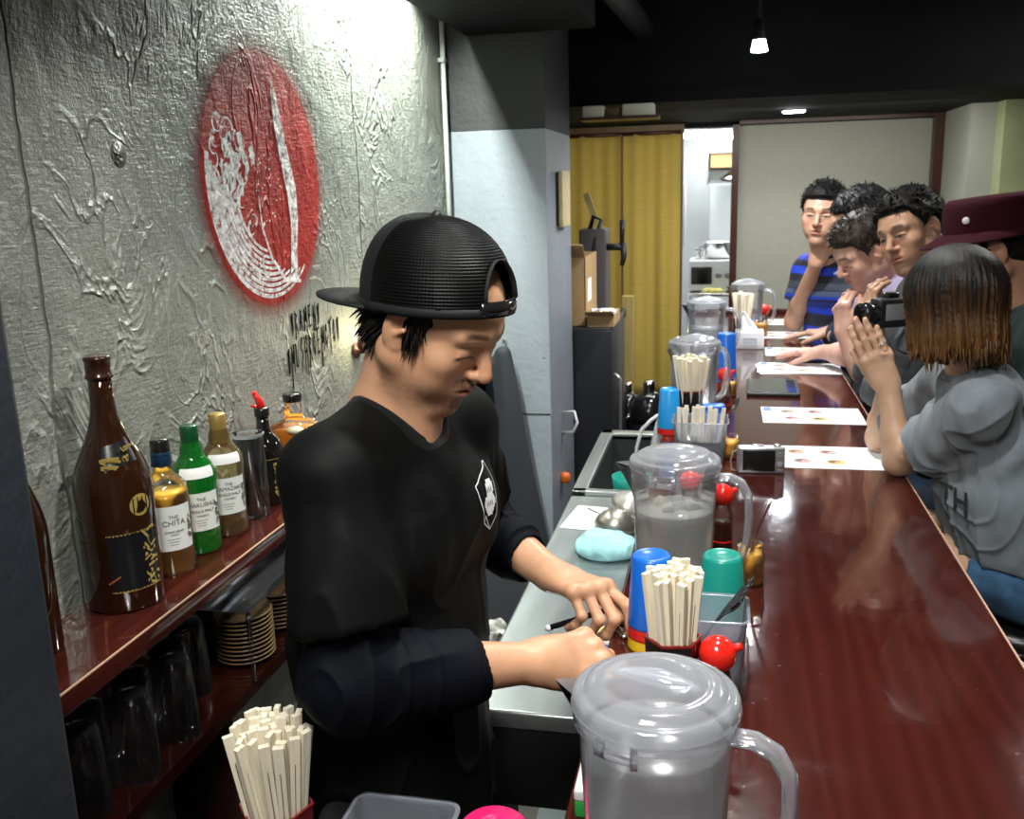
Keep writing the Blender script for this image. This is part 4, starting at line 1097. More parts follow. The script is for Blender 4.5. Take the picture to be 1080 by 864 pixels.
ladle(-0.243, 2.475, SZ + 0.040, 0.050, 0.5, 1.5, pbr('worn_steel', (0.62, 0.60, 0.55), 0.4, 0.6, rvar=0.15), 'pale steel ladle bowl leaning on top of the dull one')
t = empty('teal_lid', (-0.265, 2.80, 0.79), 0, 'dark teal plastic bowl standing in the sink', 'bowl')
MB().lathe([(0.045, 0.0), (0.055, 0.01), (0.062, 0.055), (0.066, 0.06), (0.064, 0.062), (0.058, 0.05), (0.001, 0.012)], n=44).build('bowl_body', m_teal, t)
t.location = (-0.262, 2.83, 0.612)
MB().tube([(0.0, 0.0, 0.01), (0.0, 0.0, 0.20)], 0.03, 16).build('bowl_stand', m_teal, t)
t.name = 'teal_strainer'; t['label'] = 'dark teal plastic strainer tub standing in the sink'; t['category'] = 'tub'
MB().lathe([(0.052, 0.0), (0.060, 0.22), (0.066, 0.262), (0.062, 0.262), (0.055, 0.23), (0.001, 0.22)], n=44).build('tub_body', m_teal, t)
# tape roll style ring with blue handle
t = empty('peeler', (-0.262, 2.655, 0.864), 0.3, 'white ring ended utensil with a blue handle at the sink edge', 'utensil')
b = MB(); pts = [(0.022*math.cos(2*PI*k/24)*1.2, 0.022*math.sin(2*PI*k/24), 0.006) for k in range(25)]
b.tube(pts, 0.0045, 10, caps=False); b.build('ring', m_white, t)
MB().rbox((0.026, -0.006, 0.0), (0.11, 0.006, 0.010), 0.004, 3).build('handle', m_blue, t)
# white curved hose from the sink
hp = [(-0.235, 2.78, 0.84), (-0.245, 2.76, 0.93), (-0.243, 2.75, 0.99), (-0.228, 2.75, 1.045), (-0.200, 2.75, 1.075), (-0.182, 2.755, 1.088), (-0.170, 2.76, 1.090)]
o = MB().tube(hp, 0.0055, 12).tube([(-0.170, 2.76, 1.090), (-0.178, 2.765, 1.06), (-0.185, 2.77, 1.0), (-0.188, 2.77, 0.93)], [0.006, 0.011, 0.017, 0.020], 14).build('water_hose', m_white); tag(o, 'white curved hose with a cone nozzle rising from the sink', 'hose')
# note pads and papers near the hands
o = MB().box((-0.035, -0.16, 0), (0.035, 0.16, 0.006)).build('note_pad', pbr('yellow_paper', (0.80, 0.74, 0.28), 0.7), bevel=0.001); o.location = (-0.205, 1.66, SZ + 0.0005); o.rotation_euler = (0, 0, 0.05); tag(o, 'long pale yellow paper along the bar edge beside his fingers', 'paper')
b = MB().box((-0.03, -0.055, 0), (0.03, 0.055, 0.002), 0).box((0.004, -0.035, 0.002), (0.020, 0.03, 0.0024), 1)
o = b.build('receipt_slip', [m_paper, m_ink]); o.location = (-0.215, 1.70, SZ + 0.007); o.rotation_euler = (0, 0, 0.3); tag(o, 'white slip with blue print on the steel counter by his hand', 'paper')
# crumpled bag of utensils on the floor-side rack left of the counter
cloth_blob('plastic_bag', (-0.500, 1.84, 0.7395), (0.055, 0.10, 0.05), pbr('bag_grey', (0.30, 0.30, 0.27), 0.35, var=0.9, vscale=45), 'crumpled grey and white bag behind his waist by the steel counter', 11, cat='bag', h=0.010, fr=60)
t = empty('bag_stand', (-0.505, 1.84, 0), 0, 'dark pedestal bin under the crumpled bag behind his waist', 'bin')
MB().rbox((-0.055, -0.10, 0), (0.055, 0.10, 0.70), 0.01, 3).build('bin_body', m_blackmat, t)
MB().rbox((-0.06, -0.105, 0.70), (0.06, 0.105, 0.738), 0.012, 3).build('bin_lid', m_blackmat, t)
# ================================================================== BOTTLES ON THE SHELF
SH = 1.1203
m_sakecap = pbr('dark_red_brown_cap', (0.03, 0.008, 0.006), 0.25, coat=0.4)
m_amb = pbr('brown_glass', (0.042, 0.014, 0.006), 0.06, trans=0.45, coat=0.6, ior=1.45)
m_grn = pbr('green_glass', (0.01, 0.22, 0.025), 0.06, trans=0.55, coat=0.6)
m_grnliq = pbr('green_filled_glass', (0.008, 0.045, 0.012), 0.08, coat=0.6)
m_blk = pbr('black_glass', (0.008, 0.007, 0.006), 0.06, coat=0.7)
m_whisky = pbr('whisky', (1.0, 0.58, 0.06), 0.05, trans=0.08, coat=0.3, ior=1.33)
m_whiskyr = pbr('red_whisky', (0.42, 0.12, 0.035), 0.06, trans=0.35, coat=0.3, ior=1.33)
m_amberl = pbr('amber_liqueur', (0.85, 0.30, 0.02), 0.05, trans=0.35, coat=0.3, ior=1.33)
m_lab = pbr('label_paper', (0.66, 0.68, 0.64), 0.5); m_labt = pbr('label_text', (0.10, 0.10, 0.10), 0.5)
m_labk = pbr('black_label', (0.008, 0.008, 0.010), 0.25); m_gold = pbr('gold_print', (0.62, 0.45, 0.12), 0.3, 0.5)
m_capn = pbr('navy_cap', (0.008, 0.03, 0.07), 0.3); m_capk = pbr('black_cap', (0.01, 0.01, 0.01), 0.2, coat=0.5)
m_capg = pbr('green_cap', (0.004, 0.06, 0.02), 0.25, coat=0.4); m_capgold = pbr('gold_foil', (0.42, 0.28, 0.08), 0.35, 0.5)
m_gap = pbr('white_neck_band', (0.85, 0.86, 0.85), 0.4)
def azcam(x, y): return math.atan2(-y, -x)      # direction from a thing at (x, y) towards the viewer's side
def brush(mb, r, az, z, w, h, seed, mat, n=5):
    # brush-written column of strokes wrapped round the glass
    q = random.Random(seed)
    for i in range(n):
        zc = z + h * (0.5 - (i + 0.5) / n)
        for k in range(5):
            x0, x1 = q.uniform(-w/2, 0.1*w), q.uniform(-0.1*w, w/2); z0 = zc + q.uniform(-0.45, 0.45)*h/n; z1 = z0 + q.uniform(-0.5, 0.35)*h/n
            t0 = 0.0014 + q.random()*0.0012
            a0, a1 = az + x0/r, az + x1/r
            if q.random() < 0.35: a1 = a0 + 0.2*(a1-a0); z1 = z0 - 0.6*h/n
            P = lambda a, zz: ((r+0.0009)*math.cos(a), (r+0.0009)*math.sin(a), zz)
            dx = t0/r
            mb.add([P(a0-dx, z0-t0), P(a1+dx, z1-t0), P(a1+dx, z1+t0), P(a0-dx, z0+t0)], [(0,1,2,3)], False, mat)

def sake(x, y, label, sc=1.0, emblem=True, rot=0.0, dots=False):
    t = empty('sake_bottle', (x, y, SH), 0, label, 'bottle')
    r = 0.064
    MB().lathe([(0.055, 0.002), (0.060, 0.0), (r, 0.006), (r, 0.20), (0.0625, 0.222), (0.055, 0.250), (0.042, 0.280), (0.030, 0.305), (0.0225, 0.33), (0.0195, 0.355), (0.0185, 0.418)], n=56).build('glass_body', m_amb, t)
    MB().lathe([(0.0190, 0.394), (0.0225, 0.396), (0.0225, 0.400), (0.0205, 0.402), (0.0205, 0.424), (0.0222, 0.426), (0.0222, 0.431), (0.019, 0.433), (0.001, 0.433)], n=36).build('cap', m_sakecap, t)
    az = azcam(x, y) + rot
    b = MB()
    if not dots:
        wrap_patch(b, r, az + 0.35, 0.085, 0.040, 0.140, 0); wrap_patch(b, r, az + 0.35, 0.088, 0.138, 0.1405, 1); wrap_patch(b, r, az + 0.35, 0.088, 0.039, 0.0415, 1)
        brush(b, r, az + 0.80, 0.093, 0.026, 0.098, 5, 1, 5)
        wrap_patch(b, r, az - 0.25, 0.020, 0.060, 0.064, 2, 8, 0.6, 0.0008)
    else:
        for k in range(6): brush(b, r, az + 0.2, 0.15 - 0.022*k, 0.008, 0.012, 40+k, 1, 1)
        brush(b, r, az - 0.25, 0.085, 0.014, 0.07, 61, 1, 4)
    b.build('main_label', [m_labk, m_gold, m_whiskyr], t, label='black label with gold brush writing')
    if emblem:
        b = MB()
        # slanted shoulder label
        vs = []; n = 12
        for k in range(n + 1):
            f = k/n; a = az - 0.35 + 1.25*f; zz0 = 0.246 + 0.010*f + 0.002; zz1 = zz0 + 0.038
            def rad(z_):
                return float(np.interp(z_, [0.20, 0.222, 0.250, 0.280, 0.305, 0.33], [r, 0.0625, 0.055, 0.042, 0.030, 0.0225])) + 0.0012
            vs += [(rad(zz0)*math.cos(a), rad(zz0)*math.sin(a), zz0), (rad(0.5*(zz0+zz1))*math.cos(a), rad(0.5*(zz0+zz1))*math.sin(a), 0.5*(zz0+zz1)), (rad(zz1)*math.cos(a), rad(zz1)*math.sin(a), zz1)]
        b.add(vs, [(3*k, 3*k+3, 3*k+4, 3*k+1) for k in range(n)] + [(3*k+1, 3*k+4, 3*k+5, 3*k+2) for k in range(n)], True, 0)
        brush(b, 0.051, az + 0.55, 0.270, 0.020, 0.040, 9, 1, 3); brush(b, 0.055, az + 0.0, 0.262, 0.03, 0.02, 12, 1, 2)
        b.build('shoulder_label', [m_labk, m_gold], t)
        b = MB()
        C0 = az + 0.62; vs = []; 
        for k in range(24):
            u = 0.019*math.cos(2*PI*k/24); v = 0.019*math.sin(2*PI*k/24); vs.append(((r+0.001)*math.cos(C0+u/r), (r+0.001)*math.sin(C0+u/r), 0.185+v))
        b.add(vs, [tuple(range(24))], True, 0)
        for k in range(4): wrap_patch(b, r, C0 + (k-1.5)*0.13, 0.0022, 0.172, 0.198, 1, 2, 0, 0.0014)
        b.build('gold_medal', [m_gold, m_labk], t)
    t.scale = (sc, sc, sc)
    return t
sake(-0.934, 1.255, 'tallest dark brown sake bottle with black and gold labels on the shelf', 0.93)
sake(-0.962, 1.075, 'brown sake bottle half hidden by the dark pillar at the left edge', 0.80, False, 0.2, True).scale = (0.6, 0.6, 0.86)

def whisky(x, y, label, lines, body, liq, fill, capm, caph, kind=0, az_off=0.25, s=1.0, band=False):
    t = empty('whisky_bottle', (x, y, SH), 0, label, 'bottle')
    r = 0.0395
    if kind == 0:   # straight sided with round shoulders
        prof = [(0.034, 0.003), (0.0365, 0.0), (r, 0.006), (r, 0.140), (0.0385, 0.150), (0.034, 0.162), (0.024, 0.173), (0.0165, 0.181), (0.0145, 0.192), (0.0145, 0.222)]
    else:           # bulging shoulders tapering into the neck
        prof = [(0.034, 0.003), (0.0365, 0.0), (0.0385, 0.006), (0.0395, 0.10), (0.0405, 0.142), (0.0395, 0.156), (0.034, 0.167), (0.025, 0.178), (0.0205, 0.188), (0.020, 0.198), (0.0155, 0.212), (0.0145, 0.225)]
    MB().lathe(prof, n=48, cap1=False).build('glass_body', body, t)
    if liq is not None:
        pr = [(max(0.001, q - 0.002), z + (0.003 if i == 0 else 0)) for i, (q, z) in enumerate(prof) if z <= fill]
        q = float(np.interp(fill, [p[1] for p in prof[1:]], [p[0] for p in prof[1:]])) - 0.002
        MB().lathe([(0.001, 0.006), (0.036, 0.006)] + [p for p in pr if p[1] > 0.007] + [(q, fill), (0.001, fill)], n=44).build('liquor', liq, t)
    MB().lathe([(0.0165, 0.232 - caph), (0.0172, 0.233 - caph), (0.0158, 0.214), (0.0160, 0.216), (0.0160, 0.238), (0.0145, 0.240), (0.001, 0.240)], n=32).build('cap', capm, t)
    if kind == 0: MB().lathe([(0.0172, 0.193), (0.0180, 0.1935), (0.0162, 0.218), (0.015, 0.22)], n=32).build('neck_foil', m_capn, t)
    az = azcam(x, y) + az_off
    b = MB(); wrap_patch(b, 0.0405 if kind else r, az, 0.066, 0.048, 0.120 if kind else 0.128, 0)
    R_ = (0.0405 if kind else r) + 0.0006
    ztop = 0.108
    for i, (tx, sz) in enumerate(lines): wrap_text(b, tx, sz, R_, az - 0.03, ztop - sum(l[1]*1.15 for l in lines[:i]), 1)
    for k in range(3): wrap_patch(b, R_, az - 0.1, 0.022 - 0.004*k, 0.068 - 0.005*k, 0.0688 - 0.005*k, 1, 4)
    brush(b, R_, az + 0.68, 0.085, 0.006, 0.045, int(1000*y), 1, 3)
    b.build('label', [m_lab, m_labt], t, label='white printed paper label')
    if band:
        b = MB(); n = 12; vs = []
        for k in range(n + 1):
            a = az - 0.1 + (k/n - 0.5)*1.6
            vs += [(0.0402*math.cos(a), 0.0402*math.sin(a), 0.1475), (0.0392*math.cos(a), 0.0392*math.sin(a), 0.159), (0.0352*math.cos(a), 0.0352*math.sin(a), 0.1668)]
        b.add([(p[0]*1.03, p[1]*1.03, p[2]) for p in vs], [(3*k, 3*k+3, 3*k+4, 3*k+1) for k in range(n)] + [(3*k+1, 3*k+4, 3*k+5, 3*k+2) for k in range(n)], True)
        b.build('shoulder_band', m_gap, t)
    t.scale = (s, s, s*0.985); return t
whisky(-0.931, 1.385, 'clear whisky bottle with white label, navy neck and yellow liquor', [('THE', 0.009), ('CHITA', 0.0135), ('SINGLE GRAIN', 0.005), ('WHISKY', 0.004)], m_glass, m_whisky, 0.146, m_capk, 0.02, 0)
whisky(-0.934, 1.482, 'green glass whisky bottle with white label on the shelf', [('THE', 0.009), ('HAKUSHU', 0.0105), ('SINGLE MALT', 0.0075), ('WHISKY', 0.006)], m_grn, m_grnliq, 0.052, m_capg, 0.03, 1, 0.25, 1.0, True)
whisky(-0.930, 1.575, 'clear whisky bottle with a gold neck and reddish liquor', [('THE', 0.008), ('YAMAZAKI', 0.0098), ('SINGLE MALT', 0.0075), ('WHISKY', 0.006)], thin_clear('pale_gold_glass', (0.93, 0.88, 0.68), 0.12, (0.55, 0.45, 0.22), 0.05, 1.0, 0.35), m_whiskyr, 0.048, m_capgold, 0.05, 1, 0.25, 1.0, True)
# tall empty glass cylinder
t = empty('glass_vase', (-0.925, 1.675, SH), 0, 'tall empty clear glass cylinder between the bottles on the shelf', 'glass')
MB().lathe([(0.030, 0.0), (0.032, 0.002), (0.031, 0.170), (0.0318, 0.172), (0.029, 0.171), (0.0295, 0.006), (0.001, 0.005)], n=44).build('glass_body', m_glass, t)
MB().lathe([(0.0308, 0.166), (0.0325, 0.168), (0.0325, 0.172), (0.0308, 0.173)], n=44, cap0=False, cap1=False).build('rim', thin_clear('rim_glass', (0.9, 0.92, 0.92), 0.3, (0.8, 0.85, 0.85), 0.03), t)
# black bottle with red pourer
t = empty('liqueur_bottle', (-0.936, 1.762, SH), 0, 'squat black bottle with a red pouring spout and gold writing', 'bottle')
MB().lathe([(0.036, 0.002), (0.038, 0.0), (0.040, 0.006), (0.040, 0.105), (0.038, 0.120), (0.030, 0.136), (0.018, 0.150), (0.0135, 0.165), (0.0125, 0.195)], n=44).build('glass_body', m_blk, t)
MB().lathe([(0.0145, 0.185), (0.0155, 0.187), (0.0155, 0.203), (0.013, 0.205), (0.001, 0.205)], n=28).build('collar', m_capk, t)
b = MB(); b.tube([(0, 0, 0.203), (-0.002, -0.002, 0.218), (-0.010, -0.010, 0.240)], [0.0095, 0.008, 0.0045], 14); b.tube([(-0.004, 0.0, 0.203), (-0.02, -0.006, 0.209)], [0.004, 0.003], 8)
b.build('pour_spout', m_redp, t)
b = MB(); az = azcam(-0.936, 1.762) + 0.45; wrap_patch(b, 0.040, az, 0.05, 0.030, 0.100, 0); wrap_patch(b, 0.040, az, 0.052, 0.099, 0.1008, 1); brush(b, 0.0402, az + 0.1, 0.062, 0.014, 0.07, 31, 1, 4)
b.build('label', [m_labk, m_gold], t, label='black label with gold writing')
# amber bottle with black stopper
t = empty('amber_bottle', (-0.925, 1.885, SH), 0, 'clear square shouldered bottle of orange liqueur with black stopper', 'bottle')
MB().lathe([(0.040, 0.002), (0.043, 0.0), (0.045, 0.006), (0.045, 0.130), (0.043, 0.140), (0.034, 0.147), (0.020, 0.152), (0.016, 0.160), (0.0155, 0.192)], n=48, cap1=False, sq=5).build('glass_body', m_glass, t)
MB().lathe([(0.040, 0.005), (0.0425, 0.008), (0.0425, 0.132), (0.001, 0.1325)], n=44, sq=5).build('liquor', m_amberl, t)
MB().lathe([(0.019, 0.190), (0.021, 0.192), (0.021, 0.207), (0.019, 0.209), (0.001, 0.209)], n=32).build('stopper', m_capk, t)
o = MB().sphere((0.02, -0.038, 0.135), (0.020, 0.016, 0.009), 20, 12); o.build('cream_tag', pbr('cream_tag', (0.75, 0.68, 0.45), 0.5), t)

# ---- lower tier: glasses, plates, clear cover
m_dglass = thin_clear('dark_tier_glass', (0.985, 0.985, 0.985), 0.0, (0.5, 0.52, 0.55), 0.05, 1.0, 0.07)
g0 = None
gl = [(-0.905, 1.065, 'nearest'), (-0.935, 1.12, ''), (-0.885, 1.165, ''), (-0.925, 1.225, ''), (-0.885, 1.28, ''), (-0.925, 1.335, ''), (-0.938, 1.411, '')]
for i, (x, y, _) in enumerate(gl):
    if g0 is None:
        t = empty('tumbler', (x, y, 0.8705), 0)
        MB().lathe([(0.036, 0.0), (0.0365, 0.002), (0.030, 0.128), (0.028, 0.133), (0.001, 0.133)], n=36, cap0=False).build('glass_wall', m_dglass, t)
        MB().lathe([(0.027, 0.1335), (0.0275, 0.136), (0.020, 0.137), (0.001, 0.136)], n=36).build('glass_foot', m_dglass, t)
        g0 = t
    else:
        t = copy_tree(g0); t.location = (x, y, 0.8705)
    tag(t, 'clear tumbler upturned in the dark row on the lower wall shelf', 'glass', 'upturned tumblers on the lower shelf')
m_plate = pbr('brown_glaze', (0.13, 0.085, 0.035), 0.25, var=0.3, vscale=30, coat=0.4)
p0 = None
def plates(x, y, n, r, which, grp):
    global p0
    for i in range(n):
        if p0 is None:
            o = MB().lathe([(0.030, 0.0), (0.034, 0.002), (0.055, 0.008), (0.0605, 0.0125), (0.0595, 0.014), (0.053, 0.0105), (0.030, 0.0045), (0.001, 0.004)], n=44).build('small_plate', m_plate); p0 = o
        else:
            o = p0.copy(); COL.objects.link(o)
        o.location = (x, y, 0.8705 + 0.0088*i); o.scale = (r/0.0605, r/0.0605, 1)
        lb = 'brown glazed plate on top of the %s stack' % which if i == n-1 else 'brown glazed plate within the %s stack' % which
        tag(o, lb, 'plate', grp if i < n-1 else None)
plates(-0.902, 1.548, 11, 0.058, 'front plate', 'plates in the front stack')
plates(-0.905, 1.70, 9, 0.056, 'rear plate', 'plates in the rear stack')
t = empty('display_cover', (-0.905, 1.52, 0.8705), 0, 'clear plastic cover standing over the small plates on the lower shelf', 'cover')
b = MB(); b.rbox((-0.066, -0.065, 0.135), (0.070, 0.28, 0.170), 0.015, 3, zr=0.01)
b.build('cover_hood', thin_clear('cover_plastic', (0.93, 0.94, 0.96), 0.10, (0.30, 0.31, 0.33), 0.10, 1.0, 0.25), t)
for y in (-0.058, 0.275):
    for x in (-0.06, 0.064): MB().tube([(x, y, 0), (x, y, 0.14)], 0.0045, 10).build('cover_leg', m_dglass, t)

# ================================================================== WALL ART
def flat_x(name, pts_poly_list, mats, x, parent=None):
    pass
t = empty('wall_emblem', (-1.0, EC[1], EC[2]), 0, 'big red spray painted disc with white foamy brushwork on the plaster wall', 'mural')
b = MB(); R0 = 0.32; n = 64; m = 10; vs = [(0.0015, 0, 0)]
for i in range(1, m + 1):
    for k in range(n): vs.append((0.0015, R0*i/m*math.cos(2*PI*k/n), R0*i/m*math.sin(2*PI*k/n)))
fs = [(0, 1+k, 1+(k+1) % n) for k in range(n)]
for i in range(1, m):
    for k in range(n): a = 1+(i-1)*n; fs.append((a+k, a+n+k, a+n+(k+1) % n, a+(k+1) % n))
b.add(vs, fs, True); b.build('red_disc', m_redpaint, t)
m_wp, tt, N, L = nt('white_brush_paint')
p = N.new('ShaderNodeBsdfPrincipled'); g = N.new('ShaderNodeNewGeometry')
L.new(ramp(N, L, noise(N, L, g.outputs['Position'], 40, 5, 0.65), [(0.3, (0.66, 0.63, 0.62)), (0.6, (0.92, 0.91, 0.90))]), p.inputs['Base Color'])
p.inputs['Roughness'].default_value = 0.4
L.new(bump(N, L, noise(N, L, g.outputs['Position'], 35, 5, 0.6), 0.8, 0.012), p.inputs['Normal'])
tr = N.new('ShaderNodeBsdfTransparent'); mx = N.new('ShaderNodeMixShader')
L.new(ramp(N, L, noise(N, L, g.outputs['Position'], 55, 4, 0.7), [(0.34, 0.12), (0.52, 1.0)]), mx.inputs[0]); L.new(tr.outputs[0], mx.inputs[1]); L.new(p.outputs[0], mx.inputs[2]); out(N, L, mx.outputs[0])
def ribbon(mb, pts, w, x, mat=0):
    # flat brush stroke in the wall plane; pts are (y, z), w a width or list
    P = [Vector((0, a, b_)) for a, b_ in pts]; n = len(P); ws = w if isinstance(w, (list, tuple)) else [w]*n; vs = []
    for i in range(n):
        d = (P[min(i+1, n-1)] - P[max(i-1, 0)]).normalized(); q = Vector((0, -d.z, d.y)) * ws[i]*0.5
        vs += [(x, *(P[i]+q)[1:]), (x, *(P[i]-q)[1:])]
    mb.add(vs, [(2*i, 2*i+1, 2*i+3, 2*i+2) for i in range(n-1)], True, mat)
# generic white brushwork: a crescent of foam low on the left rim and one long upright stroke on the right
b = MB(); q = random.Random(12); rr_ = 0.262
def arc(a0, a1, rad, w0, w1, n=22, cx=0, cz=0):
    pts = []; ws = []
    for i in range(n+1):
        f = i/n; a = a0+(a1-a0)*f
        pts.append((cx+rad*math.cos(a), cz+rad*math.sin(a))); ws.append(w0+(w1-w0)*f)
    return pts, ws
for i in range(9):
    pts, ws = arc(PI*(0.93+0.02*i), PI*(1.72-0.035*i), rr_-0.006-0.0125*i, 0.016-0.0006*i, 0.006); ribbon(b, pts, ws, 0.0022+0.0002*i)
for i in range(46):   # foam curls over the crescent
    a = PI*q.uniform(0.80, 1.45); rad = q.uniform(0.11, 0.245); cx, cz = rad*math.cos(a), rad*math.sin(a)
    rc = q.uniform(0.010, 0.024); s0 = q.uniform(0, 6.28)
    pts, ws = arc(s0, s0+q.uniform(2.4, 4.6), rc, q.uniform(0.006, 0.011), 0.002, 9, cx, cz); ribbon(b, pts, ws, 0.0042+0.0001*(i % 9))
for i in range(34):   # short blots that fill the hump at upper left
    f = q.random(); a = PI*(0.62+0.5*f); rad = q.uniform(0.10, 0.215); cx, cz = rad*math.cos(a)*1.02-0.02, rad*math.sin(a)*0.62
    d = q.uniform(-0.5, 0.5)+1.2; L_ = q.uniform(0.02, 0.05)
    ribbon(b, [(cx, cz), (cx+L_*0.5*math.cos(d), cz-L_*0.5*math.sin(d)), (cx+L_*math.cos(d+0.4), cz-L_*math.sin(d+0.4))], [0.022, 0.018, 0.003], 0.0034+0.00008*(i % 10))
for i in range(40):   # splatter
    cx, cz = q.uniform(-0.06, 0.075), q.uniform(-0.10, 0.06); e = q.uniform(0.0012, 0.0035)
    b.add([(0.0032, cx+e*math.cos(k*PI/3), cz+e*math.sin(k*PI/3)) for k in range(6)], [(0,1,2,3,4,5)])
b.build('foam_brushwork', m_wp, t)
b = MB()
ribbon(b, [(0.055, 0.225), (0.062, 0.19), (0.075, 0.12), (0.095, 0.05), (0.118, -0.02), (0.122, -0.09), (0.108, -0.16), (0.098, -0.235)], [0.003, 0.024, 0.040, 0.046, 0.050, 0.040, 0.030, 0.042], 0.0026)
ribbon(b, [(-0.05, -0.03), (-0.045, -0.10), (-0.01, -0.17), (0.05, -0.225), (0.13, -0.235)], [0.004, 0.006, 0.009, 0.012, 0.008], 0.0036)
b.build('upright_stroke', m_wp, t)
# spray lettering: strokes in a small slanted hand; (x, y) in letter units, height 1
GL = {'R': [[(0.05,-0.35),(0.12,0.3),(0.15,1.1)],[(0.12,0.95),(0.5,0.8),(0.15,0.5)],[(0.15,0.5),(0.62,-0.1)]],
 'A': [[(0.0,0.0),(0.35,1.0)],[(0.35,1.0),(0.5,0.0)],[(0.05,0.35),(0.55,0.45)]],
 'U': [[(0.1,1.0),(0.05,0.1),(0.4,0.05),(0.5,0.9)]],
 'M': [[(-0.05,-0.7),(0.1,1.0)],[(0.1,1.0),(0.35,0.3)],[(0.35,0.3),(0.6,1.05)],[(0.6,1.05),(0.6,-0.1)]],
 'm': [[(0.0,-0.1),(0.1,1.0)],[(0.1,1.0),(0.32,0.35)],[(0.32,0.35),(0.55,1.1)],[(0.55,1.1),(0.58,-0.2)]],
 'E': [[(0.12,1.05),(0.08,-0.15)],[(0.05,1.0),(0.6,1.1)],[(0.05,0.5),(0.5,0.6)],[(0.05,0.0),(0.6,0.1)]],
 'N': [[(0.05,-0.3),(0.1,1.0)],[(0.1,1.0),(0.45,0.0)],[(0.45,-0.3),(0.55,1.15)]],
 'S': [[(0.55,1.1),(0.1,0.75),(0.5,0.4),(0.1,-0.3)]],
 'H': [[(0.1,1.05),(0.05,-0.4)],[(0.5,1.1),(0.5,-0.6)],[(0.05,0.4),(0.55,0.5)]],
 'O': [[(0.3,1.0),(0.05,0.5),(0.3,0.0),(0.5,0.5),(0.3,1.0)]],
 'T': [[(0.0,0.95),(0.85,1.2)],[(0.3,1.1),(0.25,-0.5)]],
 '"': [[(0.1,0.9),(0.12,-0.1)],[(0.32,1.0),(0.32,0.0)]]}
m_spray = pbr('black_spray_paint', (0.004, 0.004, 0.004), 0.95, spec=0.05)
def spray(txt, y0, z0, hgt, adv, name, label, wid=0.006, up=0.0):
    b = MB(); y = y0
    for i, c in enumerate(txt):
        for st in GL[c]:
            pts = [(y+px*adv*1.0, z0+up*i+pz*hgt) for px, pz in st]; n = len(pts)
            P = []; W = []
            for k in range(n-1):
                for f in (0, 0.33, 0.66): P.append(tuple(pts[k][j]*(1-f)+pts[k+1][j]*f for j in (0, 1)))
            P.append(pts[-1])
            W = [wid*(1.15-0.65*k/(len(P)-1)) for k in range(len(P))]
            ribbon(b, P, W, 0.0015+0.00005*i)
        y += adv*(0.75 if c == '"' else 1.0)
    o = b.build(name, m_spray); o.location = (-1.0, 0, 0)
    return tag(o, label, 'graffiti')
spray('"RAmEN"', 2.062, 1.432, 0.050, 0.0262, 'spray_lettering', 'small black sprayed word RAMEN in quotes below the red disc', 0.0066, 0.001)
spray('"MUSHROEMOTO"', 2.030, 1.342, 0.060, 0.0255, 'spray_lettering', 'long black sprayed word MUSHROEMOTO in quotes beneath the word RAMEN', 0.0066, 0.0030)

# small clip lamp on the wall behind his neck
t = empty('clip_lamp', (-0.995, 2.44, 1.33), 0, 'small brown clip lamp glowing warm on the wall behind his neck', 'lamp')
MB().lathe([(0.022, 0), (0.022, 0.008), (0.008, 0.012), (0.008, 0.035)], n=20, M=rotm(0, PI/2, 0)).build('wall_plate', pbr('brown_metal', (0.06, 0.02, 0.015), 0.35), t)
M = Matrix.Translation((0.042, -0.0, 0.01)) @ Matrix.Rotation(-0.9, 4, 'X') @ Matrix.Rotation(-0.5, 4, 'Y')
MB().lathe([(0.010, -0.022), (0.020, -0.010), (0.026, 0.018), (0.0275, 0.030), (0.0265, 0.030), (0.018, 0.0), (0.001, -0.012)], n=24, M=M).build('lamp_shade', pbr('brown_shade', (0.05, 0.018, 0.014), 0.3), t)
MB().sphere((0, 0, 0.014), (0.017, 0.017, 0.016), 18, 10, M=M).build('bulb', m_bulbw, t)
d = bpy.data.lights.new('clip_light', 'POINT'); d.energy = 0.9; d.color = (1.0, 0.88, 0.5); d.shadow_soft_size = 0.02
o = bpy.data.objects.new('clip_light', d); COL.objects.link(o); o.location = (-0.93, 2.41, 1.385)

# ================================================================== PILLAR ITEMS, FRIDGE, BACKGROUND
t = empty('picture_frame', (-0.615, 3.73, 1.715), 0, 'thin wooden framed board hanging on the grey pillar side', 'frame')
MB().box((-0.0145, -0.085, -0.10), (-0.004, 0.085, 0.10)).build('backing', m_blackmat, t)
MB().rbox((-0.004, -0.09, -0.105), (0.012, 0.09, 0.105), 0.003, 2).build('board', pbr('pale_wood_board', (0.50, 0.42, 0.22), 0.5, var=0.1, vscale=20), t)
# dark coat hanging on the pillar front
s = SDF((-1.0, 3.20, 0.20), (-0.55, 3.47, 1.35), 0.006)
s.ecap((-0.800, 3.38, 1.16), (-0.745, 3.37, 0.40), (1, 0, 0), (0.030, 0.03), (0.115, 0.05), k=0.02, cut=[((0, 3.4485, 0), (0, 1, 0))])
s.ecap((-0.84, 3.39, 1.12), (-0.84, 3.38, 0.46), (1, 0, 0), (0.03, 0.025), (0.05, 0.04), k=0.03, cut=[((0, 3.4485, 0), (0, 1, 0))])
V, F = s.mesh(); N_ = vnormals(V, F); V = V + N_*(0.006*sines(V, 45, 3, 6, (1, 1, 0.12)))[:, None]*(V[:, 1:2] < 3.43)
V[:, 1] = np.minimum(V[:, 1], 3.448)
t = npmesh('hanging_apron', V, F, pbr('navy_cloth', (0.015, 0.018, 0.024), 0.8, bumps=0.3, bscale=200)); tag(t, 'dark apron hanging on the grey pillar behind the cook', 'apron')
MB().tube([(-0.80, 3.449, 1.20), (-0.80, 3.42, 1.195), (-0.80, 3.415, 1.215)], 0.004, 8).build('apron_hook', m_steel2, t)
